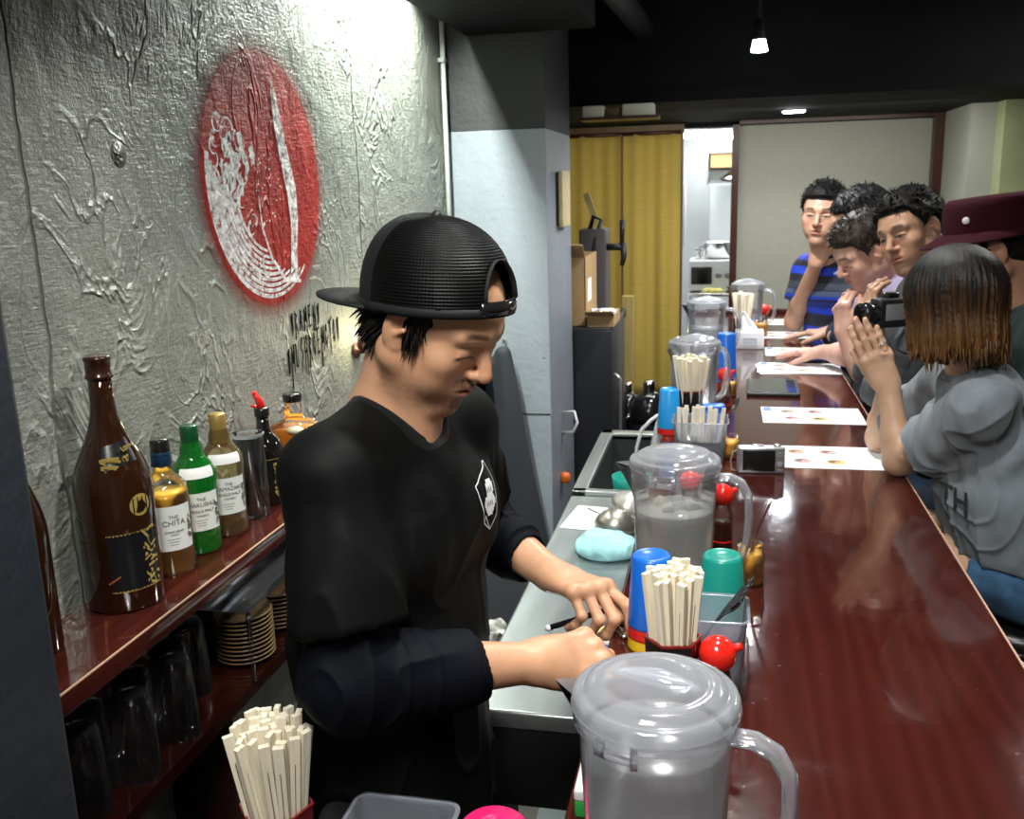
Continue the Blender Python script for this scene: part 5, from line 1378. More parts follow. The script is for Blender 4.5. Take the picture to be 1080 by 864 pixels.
# fridge with carton
t = empty('fridge', (-0.55, 4.30, 0), 0, 'black under counter fridge with a brown carton on top', 'fridge')
MB().rbox((-0.17, -0.25, 0.03), (0.085, 0.28, 1.165), 0.008, 2).build('cabinet', pbr('fridge_black', (0.030, 0.032, 0.036), 0.35, var=0.1, vscale=5), t)
MB().rbox((-0.17, -0.265, 0.05), (0.085, -0.25, 1.15), 0.004, 2).build('door', pbr('fridge_side', (0.022, 0.024, 0.028), 0.3), t)
MB().tube([(0.088, -0.20, 0.45), (0.115, -0.20, 0.47), (0.115, -0.20, 0.93), (0.088, -0.20, 0.95)], 0.008, 10).build('handle', m_steel, t)
MB().box((-0.17, -0.27, 0.0), (0.085, 0.27, 0.03)).build('plinth', m_blackmat, t)
m_card = pbr('cardboard', (0.40, 0.26, 0.12), 0.8, var=0.12, vscale=8, bumps=0.3, bscale=90)
t = empty('cardboard_box', (-0.60, 4.25, 1.1655), 0, 'open brown cardboard box on the black fridge', 'box')
b = MB(); b.box((-0.10, -0.19, 0), (0.02, -0.186, 0.30), 0).box((-0.10, 0.18, 0), (0.02, 0.184, 0.30), 0).box((-0.10, -0.19, 0), (-0.096, 0.184, 0.30), 0).box((0.016, -0.19, 0), (0.02, 0.184, 0.30), 0).box((-0.10, -0.19, 0), (0.02, 0.184, 0.004), 0)
b.box((0.0202, -0.12, 0.10), (0.0206, 0.0, 0.20), 1)
b.build('box_walls', [m_card, m_paper], t)
b = MB(); b.box((-0.10, -0.002, 0), (0.02, 0.002, 0.09), 0, M=rotm(0.9, 0, 0, (0, -0.19, 0.30))); b.build('box_flap', m_card, t)
t = empty('parcel', (-0.515, 4.17, 1.1655), 0.0, 'flat opened carton with papers lying on the fridge edge', 'box')
MB().box((-0.058, -0.12, 0), (0.058, 0.13, 0.05)).build('carton_body', m_card, t)
b = MB(); b.box((-0.06, -0.002, 0), (0.06, 0.002, 0.07), 0, M=rotm(1.2, 0, 0, (0, -0.12, 0.05))); b.build('carton_flap', m_card, t)
MB().box((-0.05, -0.06, 0.0505), (0.05, 0.07, 0.058), None, rotm(0, 0, 0.25)).build('papers', m_paper, t)
MB().sphere((-0.01, -0.08, 0.060), (0.022, 0.02, 0.014), 16, 10).build('silver_part', m_steel2, t)
# beer tap tower behind the fridge
t = empty('beer_tap', (-0.60, 4.72, 0), 0, 'dark beer dispenser tower with a black tap handle before the curtain', 'beer tap')
MB().rbox((-0.09, -0.10, 0.0), (0.04, 0.12, 1.56), 0.01, 3).build('tower', pbr('tower_brown', (0.065, 0.055, 0.055), 0.4), t)
b = MB().tube([(0.04, -0.05, 1.47), (0.12, -0.06, 1.47)], 0.017, 12).tube([(0.12, -0.06, 1.49), (0.125, -0.065, 1.42), (0.115, -0.07, 1.38)], [0.018, 0.014, 0.01], 12)
b.build('tap_body', m_blackmat, t)
MB().tube([(0.115, -0.06, 1.48), (0.118, -0.06, 1.60)], [0.010, 0.014], 12).build('tap_handle', m_blackmat, t)
MB().box((-0.05, -0.02, 1.56), (0.03, 0.01, 1.565)).box((-0.02, -0.005, 0), (0.01, 0.005, 0.18), M=rotm(0, -0.35, 0, (0.0, 0, 1.56))).build('price_card', pbr('kraft_card', (0.45, 0.38, 0.15), 0.7), t)
MB().tube([(-0.04, -0.06, 1.56), (-0.02, -0.08, 1.62), (0.02, -0.08, 1.60), (-0.01, -0.09, 1.52), (-0.03, -0.11, 1.35), (-0.05, -0.11, 1.28)], 0.011, 10).build('hose', m_blackmat, t)
MB().rbox((0.02, -0.11, 1.12), (0.13, 0.0, 1.165), 0.008, 2).build('drip_tray', m_blackmat, t)
# wooden post/drain and kegs
o = MB().box((-0.03, -0.03, 0), (0.03, 0.03, 1.18)).build('wooden_post', pbr('post_wood', (0.40, 0.30, 0.10), 0.6, var=0.15, vscale=10, stretch=(3, 3, 0.3))); o.location = (-0.50, 5.12, 0.0005); tag(o, 'pale wooden post standing behind the beer tap', 'post')
def keg(x, y, label, h=0.62, r=0.085):
    t = empty('soup_keg', (x, y, 0), 0, label, 'keg')
    MB().lathe([(r*0.95, 0.0), (r, 0.01), (r, h*0.80), (r*0.97, h*0.82)], n=40).build('keg_body', pbr('keg_navy', (0.03, 0.032, 0.05), 0.25, 0.3), t)
    MB().lathe([(r*1.03, h*0.80), (r*1.05, h*0.82), (r*1.03, h*0.87), (r*0.8, h*0.95), (r*0.4, h), (0.001, h)], n=40).build('keg_top', m_blackgloss, t)
    MB().lathe([(r*0.3, h*0.97), (r*0.32, h*1.06), (r*0.25, h*1.08), (0.001, h*1.08)], n=24).build('knob', m_steel2, t)
    b = MB().tube([(-r, 0, h*0.84), (-r*1.25, 0, h*0.80), (-r*1.25, 0, h*0.66), (-r, 0, h*0.64)], 0.008, 10); b.build('grip', m_steel2, t)
    return t
keg(-0.355, 4.71, 'black lidded keg with a steel knob standing below the curtain', 0.74, 0.095)
keg(-0.475, 4.87, 'second black keg partly hidden behind the fridge handle', 0.70, 0.06)
o = MB().lathe([(0.06, 0), (0.06, 0.02), (0.045, 0.02), (0.04, 0.004), (0.001, 0.004)], n=32).tube([(0.0, 0.0, 0.02), (0.0, 0.0, 0.62)], 0.012, 10).build('hose_stand', m_steel); o.location = (-0.50, 3.88, 0.0005); tag(o, 'thin steel pipe stand beside the pillar and sink', 'pipe')
o = MB().tube([(-0.628, 3.72, 0.86), (-0.58, 3.70, 0.87), (-0.565, 3.68, 0.83), (-0.58, 3.68, 0.79), (-0.628, 3.70, 0.78)], 0.006, 10).build('cable_loop', m_white); tag(o, 'white cable loop sticking out of the pillar side', 'cable')
o = MB().lathe([(0.02, 0), (0.024, 0.01), (0.02, 0.03), (0.008, 0.035), (0.001, 0.035)], n=16, sq=3).build('gas_valve', pbr('orange_valve', (0.75, 0.16, 0.02), 0.4), rot=(0, PI/2, 0)); o.location = (-0.629, 3.66, 0.60); tag(o, 'small orange valve on the pillar side below the cable', 'valve')

# curtains
m_cur, tt, N, L = nt('mustard_linen'); p = N.new('ShaderNodeBsdfPrincipled')
v1 = noise(N, L, coords(N, L, (1, 1, 60)), 6, 3, 0.6); v2 = noise(N, L, coords(N, L, (90, 1, 1)), 5, 3, 0.6)
L.new(ramp(N, L, mth(N, L, 'MULTIPLY_ADD', v1, 0.6, mth(N, L, 'MULTIPLY', v2, 0.4)), [(0.35, (0.42, 0.31, 0.06)), (0.65, (0.62, 0.48, 0.12))]), p.inputs['Base Color'])
p.inputs['Roughness'].default_value = 0.85; p.inputs['Sheen Weight'].default_value = 0.2
tl = N.new('ShaderNodeBsdfTranslucent'); tl.inputs['Color'].default_value = (0.62, 0.47, 0.10, 1); mx = N.new('ShaderNodeMixShader'); mx.inputs[0].default_value = 0.35
L.new(p.outputs[0], mx.inputs[1]); L.new(tl.outputs[0], mx.inputs[2]); out(N, L, mx.outputs[0])
def curtain(x0, x1, z0, z1, y, label, ph):
    t = empty('curtain', ((x0+x1)/2, y, z1), 0, label, 'curtain', 'mustard linen curtains')
    nx, nz = 48, 24; vs = []
    for j in range(nz+1):
        g = j/nz
        for i in range(nx+1):
            f = i/nx; x = (f-0.5)*(x1-x0)
            yy = (0.006+0.010*g)*math.sin(f*11+ph+0.5*math.sin(g*3))+0.004*math.sin(f*29+ph*2)
            vs.append((x, yy, -(z1-z0)*g))
    fs = [(j*(nx+1)+i, j*(nx+1)+i+1, (j+1)*(nx+1)+i+1, (j+1)*(nx+1)+i) for j in range(nz) for i in range(nx)]
    MB().add(vs, fs, True).build('curtain_cloth', m_cur, t, solid=0.003)
    MB().tube([(-(x1-x0)/2, 0.0, 0.0), ((x1-x0)/2, 0.0, 0.0)], 0.012, 10).build('curtain_rod', m_darkwood, t)
curtain(-0.985, -0.614, 0.45, 2.062, 5.90, 'mustard yellow linen curtain, the left narrow panel', 0.4)
curtain(-0.612, -0.262, 0.47, 2.062, 5.90, 'mustard yellow linen curtain, the right wide panel beside the doorway', 2.1)
tag(MB().box((-0.6145, 5.862, 0.50), (-0.603, 5.870, 2.05)).build('curtain_gap_strip', pbr('gap_shade_brown', (0.10, 0.06, 0.015), 0.8)), 'thin brown strip standing in for the dark gap between the mustard curtains', 'strip')  # shade of the gap between the curtains, put in as a brown strip
# shelf with wrapped goods above the curtain, glimpsed in front of the beam
t = empty('high_shelf', (-0.67, 5.80, 2.064), 0, 'bright shelf with white parcels above the mustard curtains', 'shelf')
t.location = (-0.62, 4.40, 2.055)
m_amb2 = pbr('parcel_white', (0.72, 0.70, 0.55), 0.6); 
MB().box((-0.01, -0.10, -0.012), (0.33, 0.045, 0.0)).build('shelf_board', m_darkwood, t)
MB().rbox((-0.005, -0.07, 0.001), (0.09, 0.03, 0.050), 0.006, 2).build('white_parcel', m_amb2, t)
MB().rbox((0.17, -0.07, 0.001), (0.31, 0.03, 0.052), 0.006, 2).build('white_parcel', m_amb2, t)
MB().rbox((0.095, -0.06, 0.001), (0.165, 0.03, 0.042), 0.01, 2).build('brown_parcel', pbr('parcel_brown', (0.14, 0.10, 0.05), 0.6), t)

# kitchen beyond the doorway
def kitchen_rack():
    t = empty('kitchen_rack', (-0.08, 7.05, 0), 0, 'steel kitchen rack in the bright doorway holding oven and pot', 'rack')
    for z in (0.30, 0.98): MB().rbox((-0.17, -0.22, z), (0.17, 0.22, z+0.025), 0.004, 2).build('rack_shelf', m_steel2, t)
    for x in (-0.16, 0.16):
        for y in (-0.21, 0.21): MB().tube([(x, y, 0), (x, y, 1.0)], 0.012, 10).build('rack_post', m_steel2, t)
kitchen_rack()
t = empty('toaster_oven', (-0.08, 7.075, 1.0055), 0, 'white toaster oven with two round dials on the kitchen rack', 'oven')
MB().rbox((-0.16, -0.16, 0.008), (0.15, 0.17, 0.225), 0.01, 3).build('oven_body', m_white, t)
MB().rbox((-0.145, -0.168, 0.055), (0.00, -0.158, 0.18), 0.006, 2).build('oven_window', m_blackgloss, t)
for x in (0.045, 0.110): MB().lathe([(0.022, 0), (0.022, 0.012), (0.014, 0.018), (0.001, 0.018)], n=24, M=rotm(PI/2, 0, 0, (x, -0.16, 0.12))).build('dial', m_grid, t)
for x in (-0.13, 0.12): MB().box((x-0.01, -0.12, 0), (x+0.01, -0.1, 0.01)).build('foot', m_grid, t)
cloth_blob('yellow_gloves', (-0.07, 6.862, 1.0055), (0.085, 0.022, 0.018), pbr('glove_yellow', (0.75, 0.66, 0.20), 0.6), 'pale yellow rubber gloves lying before the toaster oven', 21, cat='gloves')
t = empty('cooking_pot', (-0.04, 7.08, 1.2315), 0, 'steel cooking pot with side handles on the toaster oven', 'pot')
MB().lathe([(0.095, 0.008), (0.105, 0.012), (0.108, 0.115), (0.112, 0.12), (0.106, 0.118), (0.10, 0.016), (0.001, 0.014)], n=44).build('pot_body', m_steel2, t)
for k in range(4): MB().tube([(0.07*math.cos(PI/2*k+0.7), 0.07*math.sin(PI/2*k+0.7), 0.0), (0.07*math.cos(PI/2*k+0.7), 0.07*math.sin(PI/2*k+0.7), 0.012)], 0.006, 8).build('pot_foot', m_grid, t)
for sx in (-1, 1): MB().tube([(sx*0.106, -0.03, 0.085), (sx*0.135, -0.03, 0.088), (sx*0.135, 0.03, 0.088), (sx*0.106, 0.03, 0.085)], 0.005, 8).build('pot_handle', m_grid, t)
t = empty('salt_jar', (-0.185, 7.06, 1.2315), 0, 'small steel shaker left of the cooking pot', 'shaker')
MB().lathe([(0.022, 0), (0.024, 0.002), (0.024, 0.06), (0.02, 0.065)], n=24).build('shaker_body', m_steel2, t)
MB().lathe([(0.0225, 0.064), (0.0225, 0.072), (0.012, 0.082), (0.001, 0.083)], n=24).build('shaker_top', m_grid, t)
t = empty('kitchen_hood', (0.0, 7.5, 1.76), 0, 'steel cabinet with an open front hanging in the bright kitchen', 'cabinet')
MB().box((-0.14, -0.15, 0), (0.25, 0.15, 0.02)).box((-0.14, -0.15, 0.38), (0.25, 0.15, 0.40)).box((-0.14, -0.15, 0), (-0.125, 0.15, 0.40)).box((-0.14, 0.13, 0), (0.25, 0.15, 0.40)).build('cabinet_body', m_steel, t)
MB().box((-0.11, -0.13, 0.20), (0.2, 0.10, 0.37)).build('brown_carton', m_card, t)
MB().lathe([(0.02, 0.0), (0.09, 0.02), (0.10, 0.05), (0.06, 0.09), (0.02, 0.15), (0.001, 0.16)], c=(0.06, -0.04, 0.021), n=32).build('steel_bowls', m_steel2, t)
t.scale = (1, 1, 0.58)
tag(MB().rbox((-0.345, 6.95, 1.33), (-0.27, 7.02, 1.78), 0.01, 3).build('white_dispenser', m_white), 'tall white plastic dispenser at the left side of the kitchen doorway', 'dispenser')
tag(MB().rbox((-0.12, 7.80, 1.10), (0.30, 7.90, 1.76), 0.01, 2).build('steel_splashback', pbr('splash_white', (0.80, 0.83, 0.86), 0.3, 0.2)), 'shiny pale splashback panel on the kitchen rear wall', 'panel')
# ================================================================== PEOPLE: sculpting helpers
def frame(az, pitch=0.0, roll=0.0):
    # local axes: x = person's left, y = facing direction, z = up; az measured from +X
    f = np.array([math.cos(az), math.sin(az), 0.0]); l = np.array([-math.sin(az), math.cos(az), 0.0]); u = np.array([0, 0, 1.0])
    c, s_ = math.cos(pitch), math.sin(pitch)     # positive pitch = looking down
    f2 = f*c - u*s_; u2 = u*c + f*s_
    c, s_ = math.cos(roll), math.sin(roll)       # positive roll = tilts towards the left shoulder
    l2 = l*c - u2*s_; u3 = u2*c + l*s_
    return np.stack([l2, f2, u3], 1)
class Head:
    def __init__(s, c, az, pitch=0, roll=0, s_=1.0):
        s.c = np.array(c, float); s.R = frame(az, pitch, roll); s.s = s_
    def p(s, x, y, z): return s.c + s.R @ (np.array([x, y, z])*s.s)
    def loc(s, V): return (V - s.c) @ s.R / s.s
def sculpt_head(S, H, jaw=1.0, nose=1.0, fat=0.0, eyes='down', brow=1.0):
    s = H.s; R = H.R; P = H.p
    E = lambda c, r, k=0.012, op='add', RR=None: S.ell(P(*c), np.array(r)*s, R if RR is None else RR, k*s, op)
    C = lambda a, b, ra, rb=None, k=0.012, op='add': S.cap(P(*a), P(*b), ra*s, (ra if rb is None else rb)*s, k*s, op)
    E((0, -0.014, 0.036), (0.0755, 0.094, 0.082), 0.01)                 # cranium
    E((0, 0.030, 0.020), (0.064, 0.060, 0.070), 0.02)                   # forehead and temples
    E((0, 0.026, -0.035), (0.060+fat, 0.056, 0.072), 0.02)              # mid face
    for sx in (-1, 1):
        C((sx*0.056*jaw, -0.006, -0.052), (sx*0.020, 0.058, -0.100), 0.018+fat*0.6, 0.014, 0.022)   # jaw line
        E((sx*0.043, 0.058, -0.022), (0.022+fat*0.5, 0.021, 0.020), 0.02)  # cheek bone
        E((sx*0.034, 0.054, -0.055), (0.022+fat, 0.022, 0.026), 0.025)
        C((sx*0.060, -0.006, 0.0), (sx*0.057, 0.0, -0.05), 0.014, 0.016, 0.02)
        C((sx*0.012, 0.083, 0.024), (sx*0.044, 0.071, 0.023), 0.0095*brow, 0.008*brow, 0.014)        # brow ridge
    E((0, 0.066, -0.100), (0.022*jaw, 0.021, 0.018), 0.018)             # chin
    E((0, 0.066, -0.064), (0.033, 0.024, 0.028), 0.018)                 # muzzle
    for sx in (-1, 1):                                                     # eye sockets
        E((sx*0.031, 0.0945, 0.003), (0.018, 0.0135, 0.0115), 0.012, 'sub')
        E((sx*0.031, 0.0715, 0.001), (0.0155, 0.0135, 0.0120), 0.004)
        if eyes == 'down':
            C((sx*0.018, 0.0835, -0.0025), (sx*0.044, 0.078, -0.003), 0.0032, 0.0026, 0.004)         # lowered lid edge
        else:
            C((sx*0.017, 0.084, 0.0045), (sx*0.044, 0.078, 0.004), 0.0032, 0.0026, 0.004)
            C((sx*0.018, 0.0822, -0.0075), (sx*0.042, 0.0772, -0.0065), 0.0020, 0.0017, 0.006)
    C((0, 0.082, 0.016), (0, 0.104*nose, -0.026), 0.0075, 0.0105, 0.010)   # nose bridge
    E((0, 0.103*nose, -0.030), (0.0102, 0.010, 0.0090), 0.006)           # tip
    for sx in (-1, 1):
        E((sx*0.0120, 0.091, -0.0325), (0.0068, 0.009, 0.0066), 0.006)
        if S.h < 0.0025: E((sx*0.007, 0.097, -0.0405), (0.0036, 0.005, 0.0035), 0.003, 'sub')
    C((-0.020, 0.0835, -0.0565), (0.0, 0.0905, -0.0535), 0.0045, 0.0062, 0.006)   # lips
    C((0.020, 0.0835, -0.0565), (0.0, 0.0905, -0.0535), 0.0045, 0.0062, 0.006)
    C((-0.016, 0.083, -0.0665), (0.016, 0.083, -0.0665), 0.0058, 0.0058, 0.006)
    E((0, 0.0895, -0.0675), (0.014, 0.0052, 0.0055), 0.006)
    C((-0.022, 0.0905, -0.0605), (0.022, 0.0905, -0.0605), 0.0020, 0.0020, 0.003, 'sub')
    E((0, 0.090, -0.080), (0.016, 0.006, 0.005), 0.010, 'sub')
    for sx in (-1, 1):                                                     # ears
        a = 0.35*sx
        Re = R @ np.array([[math.cos(a), -math.sin(a), 0], [math.sin(a), math.cos(a), 0], [0, 0, 1]])
        E((sx*0.0765, -0.006, -0.004), (0.0075, 0.0185, 0.0305), 0.006, 'add', Re)
        E((sx*0.0850, -0.001, 0.002), (0.0060, 0.0105, 0.0195), 0.004, 'sub', Re)
        C((sx*0.0805, -0.001, -0.012), (sx*0.082, 0.008, -0.001), 0.0045, 0.004, 0.004)
        C((sx*0.0725, 0.002, -0.030), (sx*0.074, -0.001, -0.018), 0.0070, 0.006, 0.006)
    
def face_colors(V, H, base, lip=(0.42, 0.14, 0.11), brow=(0.02, 0.013, 0.01), stubble=0.0, eyes='down', flush=0.3, browz=0.026, browt=1.0):
    L = H.loc(V); col = np.tile(np.array(base, float), (len(V), 1))
    x, y, z = np.abs(L[:, 0]), L[:, 1], L[:, 2]
    def mixin(c, a):
        a = np.clip(a, 0, 1)[:, None]; return col*(1-a) + np.array(c)*a
    g = lambda q: np.exp(-q)
    # warmer nose, cheeks, ears
    w_ = flush*(g(((x)/0.02)**2+((y-0.10)/0.02)**2+((z+0.03)/0.02)**2) + 0.8*g(((x-0.042)/0.02)**2+((y-0.07)/0.03)**2+((z+0.03)/0.022)**2) + 0.7*g(((x-0.078)/0.012)**2+((y+0.005)/0.025)**2+(z/0.035)**2))
    col = mixin((base[0]*1.05, base[1]*0.72, base[2]*0.62), w_)
    lm = g((x/0.0205)**6 + ((z+0.0605)/0.0105)**4)*(y > 0.078); col = mixin(lip, lm*0.85)
    ml = g((x/0.022)**6+((z+0.0605)/0.0016)**2)*(y > 0.078); col = mixin((0.10, 0.03, 0.025), ml*0.9)
    if stubble > 0:
        nz = 0.75+0.25*sines(V, 900, 5, 6)
        sm = g(((x-0.008)/0.022)**4+((z+0.0475)/0.0075)**4)*(y > 0.075)
        sb = g((x/0.020)**4+((z+0.092)/0.015)**4)*(y > 0.06)
        sj = 0.35*g(((z+0.085)/0.03)**4)*(y > -0.01)
        col = mixin((0.055, 0.035, 0.028), stubble*nz*np.clip(sm*1.1+sb*0.8+sj, 0, 1))
    # brows follow an arch; only on the front of the face
    zb = browz + 0.004*np.cos((x-0.032)/0.020*1.2) - 0.10*np.maximum(x-0.040, 0)
    bm = g(((x-0.032)/0.0175)**6 + ((z-zb)/(0.0042*browt))**4)*(y > 0.05)
    col = mixin(brow, bm*0.92*(0.95+0.05*sines(V, 300, 9, 5)))
    # lashes / eyes
    if eyes == 'down':
        em = g(((x-0.032)/0.0180)**6+((z+0.0035+3.0*(x-0.031)**2*6)/0.0030)**4)*(y > 0.06); col = mixin((0.02, 0.012, 0.01), em*0.95)
        sm_ = g(((x-0.031)/0.018)**4+((z-0.010)/0.0018)**2)*(y > 0.06); col = mixin(tuple(c*0.45 for c in base), sm_*0.6)
    else:
        wh = g(((x-0.031)/0.0125)**6+((z+0.0012)/0.0030)**4)*(y > 0.06); col = mixin((0.30, 0.27, 0.25), wh)
        ir = g((((x-0.031)**2+(z+0.0010)**2)/0.0050**2)**3)*(y > 0.06)*(wh > 0.3); col = mixin((0.015, 0.009, 0.007), ir)
        em = g(((x-0.031)/0.0155)**6+((z-0.0035-3.0*(x-0.031)**2*-8)/0.0019)**4)*(y > 0.06); col = mixin((0.02, 0.012, 0.01), em*0.95)
    return col
def skin_mat(name):
    m, t, N, L = nt(name); p = N.new('ShaderNodeBsdfPrincipled')
    a = N.new('ShaderNodeVertexColor'); a.layer_name = 'Col'
    nz = noise(N, L, coords(N, L), 45, 5, 0.65)
    L.new(mixc(N, L, 1.0, a.outputs['Color'], ramp(N, L, nz, [(0.3, (0.90, 0.87, 0.86)), (0.7, (1.0, 1.0, 1.0))]), 'MULTIPLY'), p.inputs['Base Color'])
    p.inputs['Roughness'].default_value = 0.42; p.inputs['Specular IOR Level'].default_value = 0.45
    p.inputs['Subsurface Weight'].default_value = 0.18; p.inputs['Subsurface Radius'].default_value = (1.0, 0.35, 0.18); p.inputs['Subsurface Scale'].default_value = 0.006
    L.new(bump(N, L, noise(N, L, coords(N, L), 420, 4, 0.6), 0.18, 0.0012), p.inputs['Normal'])
    out(N, L, p.outputs[0]); return m
m_skin = skin_mat('skin')

# hands: W wrist, d finger direction, n back-of-hand normal, thumb side t = chosen by 'side'
def unit(v): v = np.array(v, float); return v/np.linalg.norm(v)
def sculpt_hand(S, W, d, n, thumb_side, curls, s=1.0, spread=0.12, thumb=(0.5, 0.4, 0.35), k=0.006, nails=None):
    """curls: 4 tuples (base, mid, tip) bend angles for index..little; thumb: (out angle, bend, bend2)"""
    W = np.array(W, float); d = unit(d); n = np.array(n, float); n = unit(n - d*(n@d)); t = np.cross(d, n)*thumb_side   # towards the thumb
    lens = [(0.046, 0.027, 0.021), (0.051, 0.031, 0.022), (0.047, 0.029, 0.021), (0.036, 0.021, 0.019)]
    offs = [0.031, 0.010, -0.011, -0.030]; base = [0.088, 0.092, 0.087, 0.078]; rad = [0.0092, 0.0094, 0.0088, 0.0078]
    S.ecap(W, W + d*0.03*s, t, (0.027*s, 0.019*s), (0.031*s, 0.019*s), k=0.02)
    for i in range(4):
        K = W + (d*base[i] + t*offs[i] + n*0.004*(1 - abs(offs[i])/0.03))*s
        S.cap(W + (d*0.012 + t*offs[i]*0.55)*s, K, 0.0150*s, 0.0118*s, 0.013)
        a = 0.0; p = K; fd = unit(d + t*offs[i]*spread*30*0.12)
        for j in range(3):
            a += curls[i][j]
            dd = fd*math.cos(a) - n*math.sin(a)
            q = p + dd*lens[i][j]*s
            r0 = rad[i]*s*(1.0 - 0.07*j); r1 = rad[i]*s*(0.95 - 0.09*j)
            S.cap(p, q, r0, r1, k*0.7)
            if j < 2: S.ell(q, np.array([1, 1, 1])*rad[i]*s*(1.03 - 0.05*j), None, k*0.6)
            p = q
        S.ell(K + n*0.003, np.array([1, 1, 1])*0.0118*s, None, 0.008)
        if nails is not None: nails.append((p, dd, fd*math.sin(a) + n*math.cos(a), rad[i]*s))
    # thumb leaves the side of the palm near its base
    T0 = W + (d*0.022 + t*0.022 - n*0.006)*s
    td = unit(d*math.cos(thumb[0]) + t*math.sin(thumb[0]) - n*0.35)
    T1 = T0 + td*0.042*s; S.cap(T0, T1, 0.0165*s, 0.0125*s, 0.014)
    ax = unit(d*0.9 - t*math.sin(thumb[1]) - n*0.35*thumb[1])
    T2 = T1 + unit(td*math.cos(thumb[1]) + ax*math.sin(thumb[1]))*0.034*s; S.cap(T1, T2, 0.0118*s, 0.0105*s, 0.006)
    ax2 = unit(d*0.6 - t*0.8 - n*0.4)
    T3 = T2 + unit((T2 - T1)/(0.034*s)*math.cos(thumb[2]) + ax2*math.sin(thumb[2]))*0.027*s; S.cap(T2, T3, 0.0108*s, 0.0088*s, 0.005)
    if nails is not None: nails.append((T3, unit(T3-T2), n, 0.0098*s))
def arm(S, sh, el, wr, r=(0.048, 0.040, 0.028), k=0.02, flat=0.0):
    sh, el, wr = map(lambda v: np.array(v, float), (sh, el, wr))
    S.cap(sh, el, r[0], r[1]*0.97, k)
    m = el + (wr-el)*0.28
    S.cap(el, m, r[1], r[1]*1.04, k); S.cap(m, wr, r[1]*1.04, r[2], k)
def cloth(name, S, mat, parent, wr=(0.003, 45, 3, (1, 1, 0.5)), it=2, wr2=None, mask=None, label=None, colors=None):
    V, F = S.mesh(); N_ = vnormals(V, F)
    d = wr[0]*sines(V, wr[1], wr[2], 7, wr[3])
    if wr2: d = d + wr2[0]*(1-np.abs(sines(V, wr2[1], wr2[2], 5, wr2[3])))
    if mask is not None: d = d*mask(V)
    V = V + N_*d[:, None]; V = relax(V, F, it, 0.45)
    o = npmesh(name, V, F, mat, parent)
    if label: o['label'] = label
    return o
def fabric(name, col, rough=0.85, bs=0.35, sheen=0.15, var=0.12, attr=None, weave=420):
    return pbr(name, col, rough, var=var, vscale=14, bumps=bs, bscale=weave, bdist=0.001, sheen=sheen, attr=attr, spec=0.14)
def strands(name, mat, parent, roots, dirs, lens, rad, seed=1, curl=0.2, grav=0.3, n=5, width=6):
    # tapered locks of hair (each a thin curved cone)
    b = MB(); q = random.Random(seed)
    for p, d, l, r in zip(roots, dirs, lens, rad):
        p = Vector(p); d = Vector(d).normalized(); pts = [p]; side = Vector((q.uniform(-1, 1), q.uniform(-1, 1), q.uniform(-1, 1)))*curl
        for i in range(n):
            d = (d + side*0.25 + Vector((0, 0, -grav*0.25))).normalized(); p = p + d*(l/n); pts.append(p)
        b.tube(pts, [r*(1-(i/n)**1.6)+0.0002 for i in range(n+1)], 5, caps=False, ry=None)
    return b.build(name, mat, parent)
m_hairb = pbr('black_hair', (0.007, 0.006, 0.0055), 0.55, var=0.4, vscale=60, bumps=0.35, bscale=180, stretch=(1, 1, 0.2), spec=0.18)
m_hairbr = pbr('dark_brown_hair', (0.018, 0.011, 0.007), 0.6, var=0.4, vscale=60, bumps=0.35, bscale=180, stretch=(1, 1, 0.2), spec=0.4)
def short_hair(name, H, parent, mat, line=0.055, thick=0.012, seed=1, spike=0.012, back=-0.045, side=0.0, nst=500, quiff=0.5):
    # cropped hair: a shell over the cranium plus many short tufts
    s = H.s; c = H.c
    S = SDF(c-0.15*s, c+0.16*s, 0.0030)
    S.ell(H.p(0, -0.016, 0.040), np.array([0.0755+thick*0.75, 0.094+thick*0.8, 0.082+thick])*s, H.R, 0.005)
    S.ell(H.p(0, 0.026, 0.045), np.array([0.066+thick*0.7, 0.062+thick*0.5, 0.062+thick])*s, H.R, 0.02)
    V, F = S.mesh(); L = H.loc(V)
    # keep only the hair region: above a hairline that drops behind the ears
    def keep(L):
        x, y, z = np.abs(L[:, 0]), L[:, 1], L[:, 2]
        hl = np.where(y > 0.045, line, np.where(y > 0.012, side+0.035, np.where(y > -0.022, side+0.012+0.0*z, back)))
        hl = np.interp(y, [-0.12, -0.05, -0.028, -0.022, 0.008, 0.022, 0.045, 0.062, 0.12], [back, back, back+0.015, side+0.028, side+0.022, side+0.000, side+0.040, line, line+0.006])
        return z - hl
    q = keep(L); N_ = vnormals(V, F)
    nz = sines(V, 160/s, seed, 7, (1, 1, 1))
    push = np.clip(q/0.012, 0, 1)
    V = V + N_*((0.0022*nz + 0.0)*push*s)[:, None] - N_*(np.clip(1-q/0.010, 0, 1)*0.011*s)[:, None]
    fk = (q[F] > -0.008).all(1); F2 = F[fk]
    used = np.unique(F2); mp_ = -np.ones(len(V), int); mp_[used] = np.arange(len(used))
    o = npmesh(name, V[used], mp_[F2], mat, parent)
    rr = np.random.RandomState(seed); ok = np.nonzero(q > 0.001)[0]; idx = rr.choice(ok, min(nst, len(ok)), replace=False)
    up = H.R[:, 2]; fwd = H.R[:, 1]; roots = []; dirs = []; lens = []; rad = []
    for i in idx:
        l = L[i]; d = N_[i]*0.8 + up*(-0.5 if l[2] < 0.05 else 0.05) + fwd*(quiff if l[2] > 0.07 else 0.05) + rr.normal(size=3)*0.35
        roots.append(V[i]-N_[i]*0.003*s); dirs.append(d); lens.append(spike*s*rr.uniform(0.6, 1.4)); rad.append(0.0026*s*rr.uniform(0.6, 1.2))
    strands('hair_tufts', mat, o, roots, dirs, lens, rad, seed)
    return o
